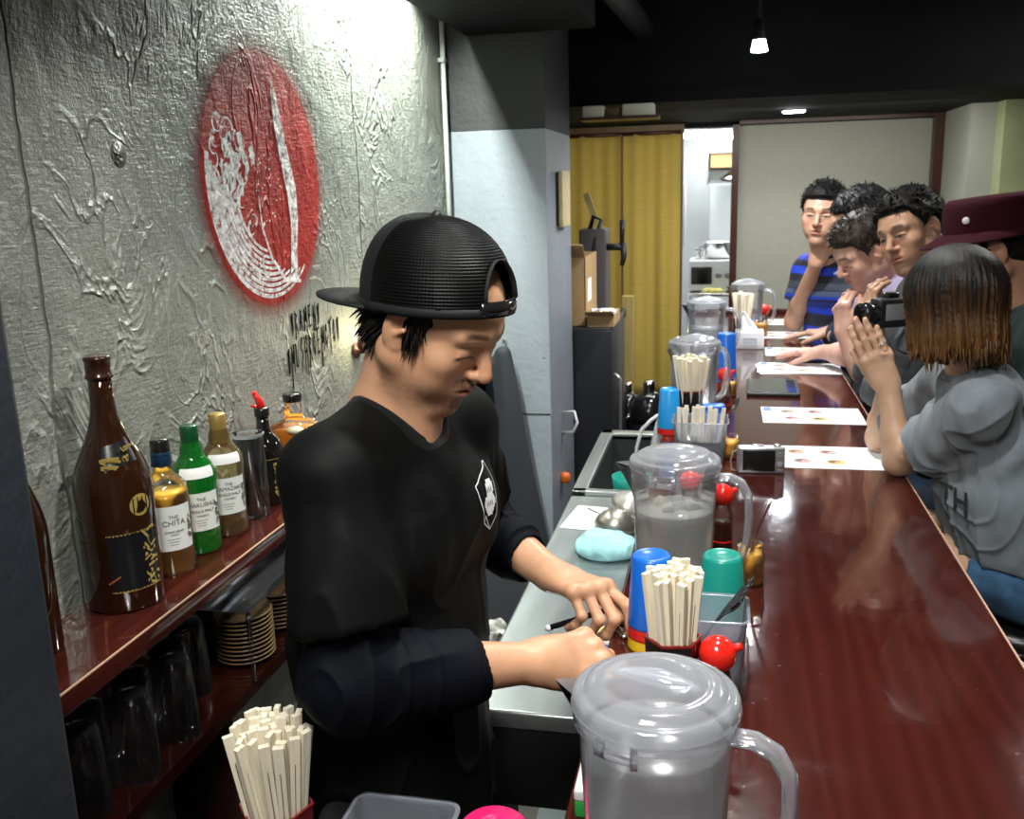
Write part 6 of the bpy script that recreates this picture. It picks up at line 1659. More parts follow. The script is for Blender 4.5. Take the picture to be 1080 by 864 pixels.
# ================================================================== THE COOK
SK1 = (0.62, 0.345, 0.205)
cook = empty('person', (-0.46, 1.26, 0), 0, 'person behind the bar in black T-shirt and backward mesh cap, working with both hands', 'person')
def setp(o, par):
    o.parent = par; o.matrix_parent_inverse = par.matrix_world.inverted() if False else Matrix.Translation(-Vector(par.location)); return o
HC = Head((-0.384, 1.235, 1.585), math.radians(-17), math.radians(31), math.radians(-2), 1.0)
SHR, ELR, WRR = (-0.502, 1.115, 1.385), (-0.470, 1.065, 1.130), (-0.246, 1.215, 1.090)
SHL, ELL, WRL = (-0.415, 1.415, 1.385), (-0.425, 1.575, 1.165), (-0.272, 1.470, 1.114)
# -- head, neck and upper body
S1 = SDF((-0.66, 1.02, 1.28), (-0.24, 1.50, 1.74), 0.0020)
sculpt_head(S1, HC, jaw=1.02, eyes='down', fat=0.001)
nb_ = np.array((-0.470, 1.262, 1.425))
S1.cap(HC.p(0, -0.028, -0.050), nb_, 0.052, 0.058, 0.02)
S1.cap(HC.p(0, 0.02, -0.075), nb_ + np.array([0.03, 0, 0.0]), 0.030, 0.045, 0.03)
S1.cap(HC.p(-0.05, -0.02, -0.04), nb_ + np.array([0.055, -0.03, -0.01]), 0.014, 0.016, 0.03)
S1.cap(nb_, (-0.475, 1.262, 1.36), 0.062, 0.085, 0.03)
Vh, Fh = S1.mesh(); Vh = relax(Vh, Fh, 1, 0.35)
colh = face_colors(Vh, HC, SK1, stubble=0.8, eyes='down', browz=0.0265)
parts = [(Vh, Fh)]; cols = [colh]; nails = []
# -- forearms and hands
def armhand(sh, el, wr, hand, lo, hi, h=0.0020):
    s = SDF(lo, hi, h); arm(s, sh, el, wr, (0.046, 0.041, 0.0275)); hand(s); V, F = s.mesh(); V = relax(V, F, 1, 0.35)
    parts.append((V, F)); c = np.tile(np.array(SK1), (len(V), 1)); c = c*(1+0.05*sines(V, 60, 4, 6)[:, None]); cols.append(c)
def handR(s):
    sculpt_hand(s, WRR, (0.80, 0.55, -0.10), (0.10, -0.62, 0.78), 1, [(0.55, 1.15, 0.5), (0.65, 1.25, 0.6), (0.75, 1.25, 0.6), (0.85, 1.2, 0.6)], 1.06, 0.06, (0.35, 0.35, 0.3), nails=nails)
    s.cap(WRR, np.array(WRR)+unit((0.80, 0.55, -0.1))*0.02, 0.027, 0.027, 0.02)
armhand(SHR, ELR, WRR, handR, (-0.56, 1.00, 1.00), (-0.05, 1.40, 1.30))
def handL(s):
    sculpt_hand(s, WRL, (0.80, -0.60, 0.02), (0.25, -0.05, 0.97), -1, [(0.35, 0.85, 0.30), (0.80, 1.25, 0.5), (0.9, 1.25, 0.5), (0.95, 1.2, 0.5)], 1.08, 0.10, (0.45, 0.5, 0.5), nails=nails)
armhand(SHL, ELL, WRL, handL, (-0.50, 1.34, 0.99), (-0.08, 1.66, 1.25))
# legs reach the floor behind the counter
s = SDF((-0.66, 1.06, 0.0), (-0.30, 1.46, 0.99), 0.008)
for sy in (-1, 1):
    s.cap((-0.475, 1.26+sy*0.075, 0.90), (-0.465, 1.26+sy*0.10, 0.50), 0.075, 0.058, 0.03); s.cap((-0.465, 1.26+sy*0.10, 0.50), (-0.475, 1.26+sy*0.105, 0.09), 0.056, 0.036, 0.02)
    s.cap((-0.49, 1.26+sy*0.105, 0.045), (-0.36, 1.26+sy*0.12, 0.035), 0.040, 0.030, 0.02)
V, F = s.mesh(); parts.append((V, F)); cols.append(np.tile(np.array(SK1), (len(V), 1)))
s = SDF((-0.66, 1.02, 0.85), (-0.26, 1.5, 1.42), 0.008)
s.ecap((-0.48, 1.262, 0.93), (-0.465, 1.264, 1.33), (0.3, 0.954, 0), (0.135, 0.09), (0.140, 0.085), k=0.03)
V, F = s.mesh(); parts.append((V, F)); cols.append(np.tile(np.array(SK1), (len(V), 1)))
V, F = joinmesh(parts)
setp(npmesh('body', V, F, m_skin, None, np.clip(np.concatenate(cols), 0, 1)), cook)
# nails
nb = MB(); m_nail = pbr('nail', (0.62, 0.38, 0.28), 0.25, coat=0.3)
def add_nails(nb, nails):
    for p, d, n_, r in nails:
        d = unit(d); n_ = unit(n_ - d*(n_@d)); t_ = np.cross(d, n_); vs = []
        for i in range(5):
            for j in range(5):
                u = (j/4-0.5)*1.5; v = i/4
                pp = p + d*(r*(-0.55+1.15*v)) + n_*(r*math.cos(u*0.9)*(0.93-0.10*v*v)) + t_*(r*math.sin(u*0.9)*0.92)
                vs.append(tuple(pp))
        nb.add(vs, [(i*5+j, i*5+j+1, (i+1)*5+j+1, (i+1)*5+j) for i in range(4) for j in range(4)], True)
add_nails(nb, nails); setp(nb.build('finger_nails', m_nail), cook)
# -- T-shirt
m_tee = fabric('black_jersey', (0.0040, 0.0046, 0.0045), 0.62, 0.3, 0.0)
side = np.array([0.26, 0.965, 0])
S = SDF((-0.72, 0.94, 0.66), (-0.22, 1.58, 1.50), 0.0036)
S.ecap((-0.480, 1.262, 0.80), (-0.485, 1.262, 1.12), side, (0.168, 0.130), (0.172, 0.125), k=0.03, cut=[((0, 0, 0.74), (0, 0, -1))])
S.ecap((-0.485, 1.262, 1.12), (-0.470, 1.264, 1.31), side, (0.172, 0.122), (0.170, 0.112), k=0.04)
S.ecap((-0.470, 1.264, 1.31), (-0.478, 1.264, 1.375), side, (0.165, 0.105), (0.125, 0.080), k=0.05)
S.ell((-0.440, 1.20, 1.27), (0.075, 0.085, 0.075), None, 0.05)
S.ell((-0.405, 1.345, 1.27), (0.065, 0.075, 0.075), None, 0.05)
for sh, sgn in ((SHR, -1), (SHL, 1)):
    a = np.array((-0.475, 1.264+sgn*0.045, 1.425)); S.cap(a, np.array(sh)+np.array((0, 0, 0.008)), 0.048, 0.062, 0.045)
# sleeves, cut at the hem
def sleeve(S, sh, el, f, r0, r1, k=0.03):
    sh, el = np.array(sh), np.array(el); d = unit(el-sh); L_ = np.linalg.norm(el-sh); e = sh+d*L_*f; x = sh+d*(L_*f+0.08)
    S.cap(sh, x, r0, r1, k, cut=[(e, d)]); return e, d
eR, dR = sleeve(S, SHR, np.array(ELR)+np.array((0.004, -0.004, 0)), 0.72, 0.066, 0.074)
eL, dL = sleeve(S, SHL, ELL, 0.70, 0.062, 0.066)
# neck opening and hem hollows
S.cap(nb_+np.array((0.004, 0, -0.030)), nb_+np.array((0.045, -0.004, 0.10)), 0.062, 0.075, 0.004, 'sub')
S.cap(eR, eR+dR*0.10, 0.060, 0.070, 0.004, 'sub'); S.cap(eL, eL+dL*0.10, 0.055, 0.062, 0.004, 'sub')
def tee_mask(V): return np.clip((1.425-V[:, 2])/0.05, 0.15, 1)
V, F = S.mesh(); N_ = vnormals(V, F)
fold = 0.0028*sines(V, 26, 3, 7, (1, 1, 0.45)) + 0.0016*sines(V, 70, 8, 7, (1, 1, 0.4))
# drag folds: from the armpit and shoulder towards the belly and along the upper arm
fold += (0.0090*np.exp(-np.abs(sines(V, 20, 15, 3, (1, 1, 0.35), 1.2))/0.20)+0.0050*np.exp(-np.abs(sines(V, 38, 21, 3, (1, 1, 0.5), 1.2))/0.22))*np.clip((1.37-V[:, 2])/0.10, 0, 1)
V = V + N_*(fold*tee_mask(V))[:, None]; V = relax(V, F, 2, 0.4)
tee = setp(npmesh('t_shirt', V, F, m_tee), cook)
# collar rib
R_ = []
A0c = nb_+np.array((0.004, 0, -0.030)); A1c = nb_+np.array((0.045, -0.004, 0.10)); ca = unit(A1c-A0c); cu = unit(np.cross(ca, (0, 1, 0))); cv = np.cross(ca, cu)
TV = np.array([tuple(v.co) for v in tee.data.vertices]); q = TV-A0c; ax_ = q@ca; rr_ = np.linalg.norm(q-np.outer(ax_, ca), axis=1); ta = np.arctan2(q@cv, q@cu)
rad_ = 0.062+0.013*np.clip(ax_/np.linalg.norm(A1c-A0c), 0, 1)
hh_ = []
for k in range(48):
    a = 2*PI*k/48-PI; m_ = (np.abs(np.angle(np.exp(1j*(ta-a)))) < 0.09) & (np.abs(rr_-rad_) < 0.009) & (ax_ > -0.01)
    hh_.append(ax_[m_].max() if m_.any() else np.nan)
hh_ = np.array(hh_); hh_ = np.where(np.isnan(hh_), np.nanmean(hh_), hh_)
for _ in range(4): hh_ = 0.25*np.roll(hh_, 1)+0.5*hh_+0.25*np.roll(hh_, -1)
rings = []
for k in range(48):
    a = 2*PI*k/48-PI; h_ = hh_[k]; dirn = cu*math.cos(a)+cv*math.sin(a); r0 = 0.062+0.013*h_/0.136
    rings.append([tuple(A0c+ca*(h_+dz)+dirn*(r0+dr)) for dr, dz in ((-0.002, -0.014), (0.0105, -0.016), (0.0115, -0.010), (0.0050, 0.004), (0.0010, 0.0065), (-0.0030, 0.003), (-0.004, -0.006))])
rings.append(rings[0]); 
setp(MB().loft(rings, True, False, False).build('collar', fabric('black_rib', (0.0075, 0.008, 0.008), 0.8, 0.5)), cook)
# hem stitching ridge on the sleeve
for (e, d, r, q) in ((eR, dR, 0.0745, 'R'), (eL, dL, 0.0665, 'L')):
    pass
# -- long sleeved undershirt, both arms
m_under = fabric('navy_jersey', (0.0022, 0.0032, 0.0065), 0.7, 0.3, 0.0)
def under(sh, el, wr, f, r, name, lo, hi, sd):
    S = SDF(lo, hi, 0.0030); sh, el, wr = map(np.array, (sh, el, wr)); d = unit(wr-el); e = el+(wr-el)*f
    S.cap(sh+(el-sh)*0.5, el, r[0], r[1], 0.02); S.ell(el+np.array((0.0, -0.004, -0.010)), np.array((1, 1, 1))*r[1]*1.10, None, 0.02)
    S.cap(el, e+d*0.06, r[1], r[2], 0.02, cut=[(e, d)])
    S.cap(el+(wr-el)*0.25+np.array((0, 0, -0.014)), el+(wr-el)*0.6+np.array((0, 0, -0.006)), r[1]*0.9, r[2]*0.98, 0.02)
    S.cap(e+d*0.030, e+d*0.08, 0.040, 0.040, 0.003, 'sub')
    V, F = S.mesh(); N_ = vnormals(V, F)
    t = ((V-el)@d)/np.linalg.norm(wr-el)
    ring = 1.6*np.exp(-np.abs(sines(V, 42, sd, 3, (1.0, 1.0, 0.45), 1.3))/0.25)+1.2*np.exp(-np.abs(np.sin(t*17+2.6*sines(V, 16, sd+1, 5)))/0.22)-0.6
    amp = 0.0042*np.clip((f-0.08-t)/0.15, 0, 1)
    V = V + N_*(amp*ring+0.0008*sines(V, 90, sd, 6))[:, None]; V = relax(V, F, 1, 0.4)
    setp(npmesh('under_sleeve', V, F, m_under), cook)
    # cuff
    u = unit(np.cross(d, (0, 0, 1))); v = np.cross(d, u)
    rings = []
    for k, rr_ in ((-0.045, r[2]*1.02), (-0.043, r[2]*1.06), (-0.004, r[2]*1.02), (0.0, r[2]*0.98), (0.0, r[2]*0.86), (-0.02, r[2]*0.84)):
        rings.append([tuple(e+d*k+(u*math.cos(a)+v*math.sin(a))*rr_) for a in [2*PI*j/36 for j in range(36)]])
    setp(MB().loft(rings, True, False, False).build('cuff', m_under), cook)
under(SHR, ELR, WRR, 0.60, (0.058, 0.060, 0.048), 'r', (-0.58, 0.96, 1.02), (-0.22, 1.26, 1.34), 5)
under(SHL, ELL, WRL, 0.55, (0.054, 0.055, 0.047), 'l', (-0.52, 1.36, 1.04), (-0.26, 1.68, 1.34), 9)
# -- trousers / apron skirt (dark, mostly hidden)
S = SDF((-0.70, 1.02, 0.03), (-0.26, 1.52, 0.95), 0.008)
for sy in (-1, 1): S.cap((-0.48, 1.26+sy*0.085, 0.84), (-0.47, 1.26+sy*0.105, 0.10), 0.098, 0.062, 0.02, cut=[((0, 0, 0.07), (0, 0, -1))])
S.ecap((-0.48, 1.262, 0.78), (-0.48, 1.262, 0.90), side, (0.165, 0.118), (0.165, 0.118), k=0.03)
setp(cloth('trousers', S, fabric('black_trousers', (0.010, 0.010, 0.012), 0.8), None, (0.003, 30, 6, (1, 1, 0.4))), cook)
for sy in (-1, 1):
    S = SDF((-0.57, 1.26+sy*0.11-0.08, -0.002), (-0.28, 1.26+sy*0.11+0.08, 0.14), 0.005)
    S.cap((-0.50, 1.26+sy*0.105, 0.05), (-0.345, 1.26+sy*0.12, 0.045), 0.050, 0.042, 0.02, cut=[((0, 0, 0.003), (0, 0, -1))])
    setp(cloth('shoe', S, m_blackmat, None, (0.0, 10, 1, (1, 1, 1))), cook)
# -- chest print
def tag_on(obj_V, obj_F, pts2, origin, fwd, upv, depth=0.25): pass
lg = MB(); m_print = pbr('white_print', (0.72, 0.74, 0.74), 0.6)
from mathutils.bvhtree import BVHTree
bvh = BVHTree.FromPolygons([tuple(v.co) for v in tee.data.vertices], [tuple(p_.vertices) for p_ in tee.data.polygons])
LO = np.array((-0.20, 1.248, 1.310)); LD = unit((-0.93, 0.34, -0.02)); LU = unit((0.0, 0.10, 1.0)); LS = unit(np.cross(LU, -LD))
def onshirt(u, v, off=0.0012):
    p = LO + LS*u + LU*v
    h, n_, i, d_ = bvh.ray_cast(Vector(p), Vector(LD))
    if h is None: return None
    return tuple(h + n_*off)
def line(pts, w):
    P = []
    for k in range(len(pts)-1):
        m_ = 5
        for f in range(m_): P.append([pts[k][j]*(1-f/m_)+pts[k+1][j]*f/m_ for j in (0, 1)])
    P.append(list(pts[-1]))
    for k in range(len(P)-1):
        a, b_ = np.array(P[k]), np.array(P[k+1]); d = (b_-a)/(np.linalg.norm(b_-a)+1e-9); q = np.array([-d[1], d[0]])*w/2
        c = [onshirt(*(a+q-d*w*0.3)), onshirt(*(a-q-d*w*0.3)), onshirt(*(b_-q+d*w*0.3)), onshirt(*(b_+q+d*w*0.3))]
        if None not in c: lg.add(c, [(0, 1, 2, 3)])
def fillp(x0, x1, z0, z1, fn):
    n = 12
    for i in range(n):
        for j in range(n):
            xs = [x0+(x1-x0)*(i+a)/n for a in (0, 1)]; zs = [z0+(z1-z0)*(j+a)/n for a in (0, 1)]
            if fn((xs[0]+xs[1])/2, (zs[0]+zs[1])/2):
                c = [onshirt(xs[0], zs[0], 0.0011), onshirt(xs[1], zs[0], 0.0011), onshirt(xs[1], zs[1], 0.0011), onshirt(xs[0], zs[1], 0.0011)]
                if None not in c: lg.add(c, [(0, 1, 2, 3)])
LOGO_LINES = [[(-0.034, 0.022), (-0.010, 0.032), (0.024, 0.046)], [(0.024, 0.046), (0.034, 0.046), (0.032, 0.005), (0.030, -0.030)], [(-0.034, 0.022), (-0.026, 0.0), (-0.014, -0.036)], [(-0.014, -0.036), (0.008, -0.050), (0.030, -0.030)], [(-0.014, -0.036), (-0.010, -0.026), (0.008, -0.050)]]
for l_ in LOGO_LINES: line(l_, 0.0022)
fillp(-0.018, 0.030, -0.028, 0.030, lambda x, z: ((x-0.010)/0.013)**2+((z-0.013)/0.014)**2 < 1 or (abs(x-0.006)/0.021+abs(z+0.010)/0.020 < 1.1) or (abs(x-0.009) < 0.003 and z < -0.02))
kk = len(lg.f)
lg.cur = 1
for i, (tx, zz) in enumerate((('RAMEN', 0.010), ('MUSHRO', -0.010))):
    for j in range(4): line([(-0.004+0.0055*j, zz-0.004), (-0.003+0.0055*j, zz+0.004), (-0.001+0.0055*j, zz-0.003)], 0.0011)
print_ = setp(lg.build('chest_print', [m_print, pbr('black_print', (0.01, 0.01, 0.01), 0.7)], label='white badge print on the chest'), cook)
# -- cap
HK = Head(HC.p(0, -0.002, 0.032)+np.array((-0.008, 0, -0.011)), math.radians(-17), math.radians(4.5), math.radians(0), 1.05)   # sits level while the head bows
m_mesh, tt, N, L = nt('cap_mesh'); p = N.new('ShaderNodeBsdfPrincipled'); p.inputs['Base Color'].default_value = (0.003, 0.003, 0.003, 1); p.inputs['Roughness'].default_value = 0.40
uvw = N.new('ShaderNodeVertexColor'); uvw.layer_name = 'Col'; sp = N.new('ShaderNodeSeparateColor'); L.new(uvw.outputs['Color'], sp.inputs[0])
s1 = mth(N, L, 'ABSOLUTE', mth(N, L, 'SINE', mth(N, L, 'MULTIPLY', sp.outputs[1], 125.0))); s2 = mth(N, L, 'ABSOLUTE', mth(N, L, 'SINE', mth(N, L, 'MULTIPLY', sp.outputs[0], 420.0)))
hh = mth(N, L, 'MULTIPLY', mth(N, L, 'POWER', s1, 2.0), mth(N, L, 'ADD', mth(N, L, 'MULTIPLY', s2, 0.4), 0.6))
p.inputs['Specular IOR Level'].default_value = 0.14; L.new(bump(N, L, hh, 0.7, 0.0010), p.inputs['Normal']); out(N, L, p.outputs[0])
m_capf = fabric('cap_foam', (0.015, 0.017, 0.017), 0.55, 0.25, 0.0, 0.06)
def capshape(th, v):
    # th from the wearer's facing direction, v 0 rim .. 1 crown
    a, b_, h = 0.101, 0.0865, 0.110
    back = 0.5-0.5*math.cos(th)      # 1 at the brim side (behind the head)
    ph = v*PI/2
    e = 0.80-0.22*back
    rr_ = max(math.cos(ph), 0)**e; zz = math.sin(ph)**(1.0+0.12*back)
    bulge = 1+0.030*math.sin(PI*min(1, v*1.3))
    y = a*rr_*math.cos(th)*bulge*(1.0+0.02*back); x = b_*rr_*math.sin(th)*bulge
    z = h*zz*(1.0+0.03*back)
    return x, y - 0.004*v, z
nu, nv = 96, 40; vs = []; fs = []; cc_ = []; mi = []
for j in range(nv+1):
    for i in range(nu):
        th = 2*PI*i/nu; v = j/nv*0.995; x, y, z = capshape(th, v)
        seam = min(abs((th/(PI/3)+0.5) % 1.0-0.5), 1)
        q = 1+0.010*math.exp(-(seam/0.02)**2)*(1 if v < 0.97 else 0); x *= q; y *= q
        vs.append(HK.p(x, y, z-0.0)); cc_.append((i/nu, v, 0))
for j in range(nv):
    for i in range(nu):
        th = 2*PI*(i+0.5)/nu; thm = th if th < PI else th-2*PI; v = (j+0.5)/nv
        if abs(thm) < 0.42 and 0.10 < v < 0.10+0.30*math.sqrt(max(0, 1-(thm/0.42)**2)): continue       # strap opening over the forehead
        fs.append((j*nu+i, j*nu+(i+1) % nu, (j+1)*nu+(i+1) % nu, (j+1)*nu+i)); mi.append(1 if abs(thm) > PI*0.64 else 0)
cap_ = npmesh('cap', np.array(vs), np.array(fs), [m_mesh, m_capf], None, np.array(cc_), mi)
md = cap_.modifiers.new('s', 'SOLIDIFY'); md.thickness = 0.0025; md.offset = 1
setp(cap_, cook); cap_['label'] = 'backward black trucker cap with mesh panels'
def capchild(o): o.parent = cap_; o.matrix_parent_inverse = cap_.matrix_world.inverted() if False else Matrix.Identity(4); return o
# band, strap, opening edge, button, brim
b = MB(); rings = []
for dz, dr in ((0.0, 0.0), (0.0, 0.003), (0.006, 0.0042), (0.012, 0.003), (0.012, 0.0)):
    rings.append([tuple(HK.p(*(lambda p_: (p_[0]*(1+dr/0.09), p_[1]*(1+dr/0.09), dz-0.003))(capshape(2*PI*i/64, 0.0)))) for i in range(64)])
b.loft([list(r) for r in rings], True, False, False); capchild(b.build('sweat_band', m_capf))
b = MB(); pts = []
for k in range(25):
    a = PI*k/24; th = -0.43*math.cos(a); v = 0.095+0.305*math.sin(a); x, y, z = capshape(th, v); pts.append(tuple(HK.p(x*1.02, y*1.02, z)))
b.tube(pts, 0.0042, 8, ry=0.0025); capchild(b.build('opening_trim', m_capf))
b = MB(); rings = []
for k in range(17):
    th = -0.5+1.0*k/16
    rings.append([tuple(HK.p(*(lambda p_, e: (p_[0]*e, p_[1]*e, p_[2]))(capshape(th, vv), ee))) for vv, ee in ((0.0, 1.02), (0.0, 1.045), (0.10, 1.05), (0.10, 1.02))])
b.loft(rings, True, True, True); capchild(b.build('snap_strap', m_blackgloss))
capchild(MB().sphere(HK.p(0, -0.004, 0.1125), 0.0075, 16, 10).build('top_button', m_blackmat))
b = MB(); rings = []
nb2 = 20
for k in range(nb2+1):
    th = PI-0.95+1.9*k/nb2; x, y, z = capshape(th, 0.0); u = (th-PI)/0.95
    L_ = 0.082*math.sqrt(max(0, 1-abs(u)**2.4))
    row = []
    for f in (0, 0.33, 0.66, 1.0):
        row.append(tuple(HK.p(x*(1+0.10*f), y-L_*f, 0.004-0.002*f*f-0.003*u*u*f)))
    for f in (1.0, 0.66, 0.33, 0):
        row.append(tuple(HK.p(x*(1+0.10*f), y-L_*f, 0.001-0.002*f*f-0.003*u*u*f)))
    rings.append(row)
b.loft(rings, True, True, True); capchild(b.build('brim', m_capf))
# -- hair under the cap
def hair_locks(H, parent, mat, spec, seed, name='hair'):
    q = np.random.RandomState(seed); roots = []; dirs = []; lens = []; rad = []
    for (a0, a1, z0, z1, n, l, d, r) in spec:   # azimuth range round the head (0 = face), heights, count, length, direction
        for i in range(n):
            a = q.uniform(a0, a1); z = q.uniform(z0, z1)
            for sx in (1, -1):
                x = 0.077*math.sin(a)*sx; y = -0.012+0.094*math.cos(a)
                k = math.sqrt(max(0.3, 1-((z-0.036)/0.105)**2)); roots.append(H.p(x*k*1.0, y*k, z)); nn = np.array([x, y, 0]); nn = nn/np.linalg.norm(nn)
                dd = H.R@(np.array([nn[0]*d[0], nn[1]*d[0]+d[1], d[2]])+q.normal(size=3)*0.18); dirs.append(dd); lens.append(l*q.uniform(0.7, 1.25)); rad.append(r*q.uniform(0.7, 1.2))
    return strands(name, mat, parent, roots, dirs, lens, rad, seed, 0.15, 0.5, 6)
s = SDF(HC.c-0.13, HC.c+0.13, 0.0025)
s.ell(HC.p(0, -0.014, 0.026), (0.079, 0.086, 0.068), HC.R, 0.01)
s.ell(HC.p(0, -0.055, -0.012), (0.066, 0.055, 0.050), HC.R, 0.02)
for sx in (-1, 1):
    s.cap(HC.p(sx*0.072, 0.020, 0.035), HC.p(sx*0.0655, 0.021, -0.020), 0.011, 0.007, 0.01)
    s.ell(HC.p(sx*0.088, 0.001, -0.006), (0.022, 0.0215, 0.034), HC.R, 0.006, 'sub')
s.ell(HC.p(0, 0.115, -0.0), (0.09, 0.082, 0.075), HC.R, 0.008, 'sub')
V, F = s.mesh(); N_ = vnormals(V, F); L_ = HC.loc(V)
V = V + N_*(0.0022*sines(V, 190, 4, 7, (1, 1, 1)))[:, None]
hr = npmesh('hair', V, F, m_hairb); setp(hr, cook)
st = hair_locks(HC, None, m_hairb, [(1.9, 3.14, -0.050, -0.012, 170, 0.038, (0.35, -0.25, -1.0), 0.0032), (1.15, 1.42, -0.01, 0.03, 45, 0.032, (0.25, 0.15, -1.0), 0.0024), (1.7, 2.2, -0.035, -0.005, 50, 0.034, (0.5, -0.6, -0.9), 0.0028)], 6, 'hair_locks')
st.parent = hr
# black pen in his fingers and the metal utensil under the fingertips
PK = np.array((-0.236, 1.40, 1.083))
a, b2 = np.array((-0.262, 1.385, 1.060)), np.array((-0.165, 1.42, 1.085))
d = unit(b2-a)
t = empty('marker_pen', tuple(a), 0, 'black stick with a white end held in his far hand', 'pen')
o = MB().tube([tuple(a), tuple(b2)], 0.0048, 14).build('pen_barrel', m_blackgloss); setp(o, t)
o = MB().sphere(tuple(a-d*0.002), 0.0056, 16, 10).build('pen_end', m_white); setp(o, t)
t = empty('grater', (-0.135, 1.40, 1.02), 0.5, 'small shiny metal gadget under his fingertips at the bar edge', 'utensil')
b = MB().rbox((-0.03, -0.014, -0.004), (0.03, 0.014, 0.003), 0.004, 2)
for i in range(6): b.rbox((-0.026+0.009*i, -0.012, 0.003), (-0.021+0.009*i, 0.012, 0.006), 0.001, 1)
b.build('gadget_body', m_steel2, t)
t.location = (-0.125, 1.405, CT+0.005)
# ================================================================== GUESTS
def stool(x, y, label, h=0.70):
    h = h - 0.022
    t = empty('bar_stool', (x, y, 0), 0, label, 'stool', None)
    MB().lathe([(0.150, 0.0), (0.165, 0.008), (0.172, 0.028), (0.168, 0.048), (0.14, 0.058), (0.001, 0.060)], c=(0, 0, h-0.06), n=44).build('seat', pbr('stool_vinyl', (0.012, 0.012, 0.014), 0.3, bumps=0.3, bscale=60), t)
    MB().lathe([(0.166, 0.0), (0.174, 0.002), (0.174, 0.012), (0.166, 0.014)], c=(0, 0, h-0.072), n=44).build('seat_ring', m_steel2, t)
    MB().tube([(0, 0, 0.03), (0, 0, h-0.06)], 0.024, 16).build('pole', m_steel2, t)
    MB().lathe([(0.155, 0), (0.16, 0.004), (0.155, 0.014), (0.06, 0.03), (0.028, 0.05), (0.001, 0.05)], n=44).build('base', m_steel2, t)
    pts = [(0.13*math.cos(2*PI*k/24), 0.13*math.sin(2*PI*k/24), 0.27) for k in range(25)]
    b = MB().tube(pts, 0.009, 8, caps=False)
    for k in range(3): b.tube([(0.02*math.cos(2.1*k), 0.02*math.sin(2.1*k), 0.27), (0.13*math.cos(2.1*k), 0.13*math.sin(2.1*k), 0.27)], 0.007, 8)
    b.build('footrest', m_steel2, t)
    return t
def guest(label, head, jaw, eyes, skin, neckb, az, chest, pelvis, shl, shr, ell, elr, wrl, wrr, hl, hr, shirt, trouser, loose=0.0, slv=0.62, slvl=None, slvr=None, h=0.004, hs=0.0028, fem=False, kl=None, kr=None, fcol={}, arm_r=(0.045, 0.038, 0.027), sc=1.0, bare_thigh=0.0, wrinkle=0.003, stripes=None, collar=True, hem=0.0, hh=0.0028):
    root = empty('person', (pelvis[0], pelvis[1], 0), 0, label, 'person')
    own = lambda o: setp(o, root)
    A = lambda v: np.array(v, float)
    neckb, chest, pelvis, shl, shr, ell, elr = map(A, (neckb, chest, pelvis, shl, shr, ell, elr))
    sd = unit((-math.sin(az), math.cos(az), 0)); fw = unit((math.cos(az), math.sin(az), 0))
    parts = []; cols = []
    # head
    S = SDF(head.c-0.15*head.s-0.02, head.c+0.15*head.s+0.02, hs)
    S = SDF(np.minimum(head.c-0.15*head.s, neckb-0.08), np.maximum(head.c+0.15*head.s, neckb+0.08), hs)
    sculpt_head(S, head, jaw=jaw, eyes=eyes, nose=0.985 if fem else 1.0)
    nr = 0.043 if fem else 0.052
    S.cap(head.p(0, -0.025, -0.05), neckb, nr*sc, (nr+0.006)*sc, 0.02); S.cap(neckb, neckb+(chest-neckb)*0.3, (nr+0.006)*sc, 0.07*sc, 0.03)
    V, F = S.mesh(); V = relax(V, F, 1, 0.35); parts.append((V, F)); cols.append(face_colors(V, head, skin, eyes=eyes, **fcol))
    nails = []
    for sh, el, wr, hf in ((shl, ell, wrl, hl), (shr, elr, wrr, hr)):
        if wr is None: continue
        wr = A(wr); P = np.stack([sh, el, wr])
        lo = P.min(0)-0.20*sc; hi = P.max(0)+0.20*sc
        lo2 = np.minimum(sh, el)-0.09; hi2 = np.maximum(sh, el)+0.09
        S = SDF(lo2, hi2, h); S.cap(sh, el, arm_r[0]*sc, arm_r[1]*sc, 0.02); V, F = S.mesh(); parts.append((V, F)); cols.append(np.tile(A(skin), (len(V), 1)))
        lo3 = np.minimum(el, wr)-0.06; hi3 = np.maximum(el, wr)+0.06
        if hf: lo3 = np.minimum(lo3, wr-0.24*sc); hi3 = np.maximum(hi3, wr+0.24*sc)
        S = SDF(lo3, hi3, hh)
        S.cap(el, el, arm_r[1]*sc, arm_r[1]*sc, 0.01); m_ = el+(wr-el)*0.3; S.cap(el, m_, arm_r[1]*sc, arm_r[1]*1.05*sc, 0.02); S.cap(m_, wr, arm_r[1]*1.05*sc, arm_r[2]*sc, 0.02)
        S.cap(el+(sh-el)*0.15, el, arm_r[1]*sc*1.0, arm_r[1]*sc, 0.02)
        if hf: hf(S, wr, nails)
        V, F = S.mesh(); V = relax(V, F, 1, 0.35); parts.append((V, F)); cols.append(np.tile(A(skin), (len(V), 1))*(1+0.04*sines(V, 50, 4, 6)[:, None]))
    # torso and legs
    kl = A(kl) if kl is not None else pelvis+fw*0.40+sd*0.12+A((0, 0, -0.02)); kr = A(kr) if kr is not None else pelvis+fw*0.40-sd*0.12+A((0, 0, -0.02))
    fl = kl+fw*0.02+A((0, 0, -(kl[2]-0.32))); fr = kr+fw*0.02+A((0, 0, -(kr[2]-0.32)))
    S = SDF(np.minimum.reduce([pelvis, kl, kr, chest])-0.2-A((0, 0, 0)), np.maximum.reduce([pelvis, kl, kr, chest])+0.2, 0.008)
    S.ecap(pelvis+A((0, 0, 0.02)), chest, sd, (0.120*sc, 0.082*sc), (0.135*sc, 0.082*sc), k=0.03)
    for s_, kx in ((1, kl), (-1, kr)): S.cap(pelvis+sd*0.085*s_, kx, 0.075*sc, 0.052*sc, 0.02)
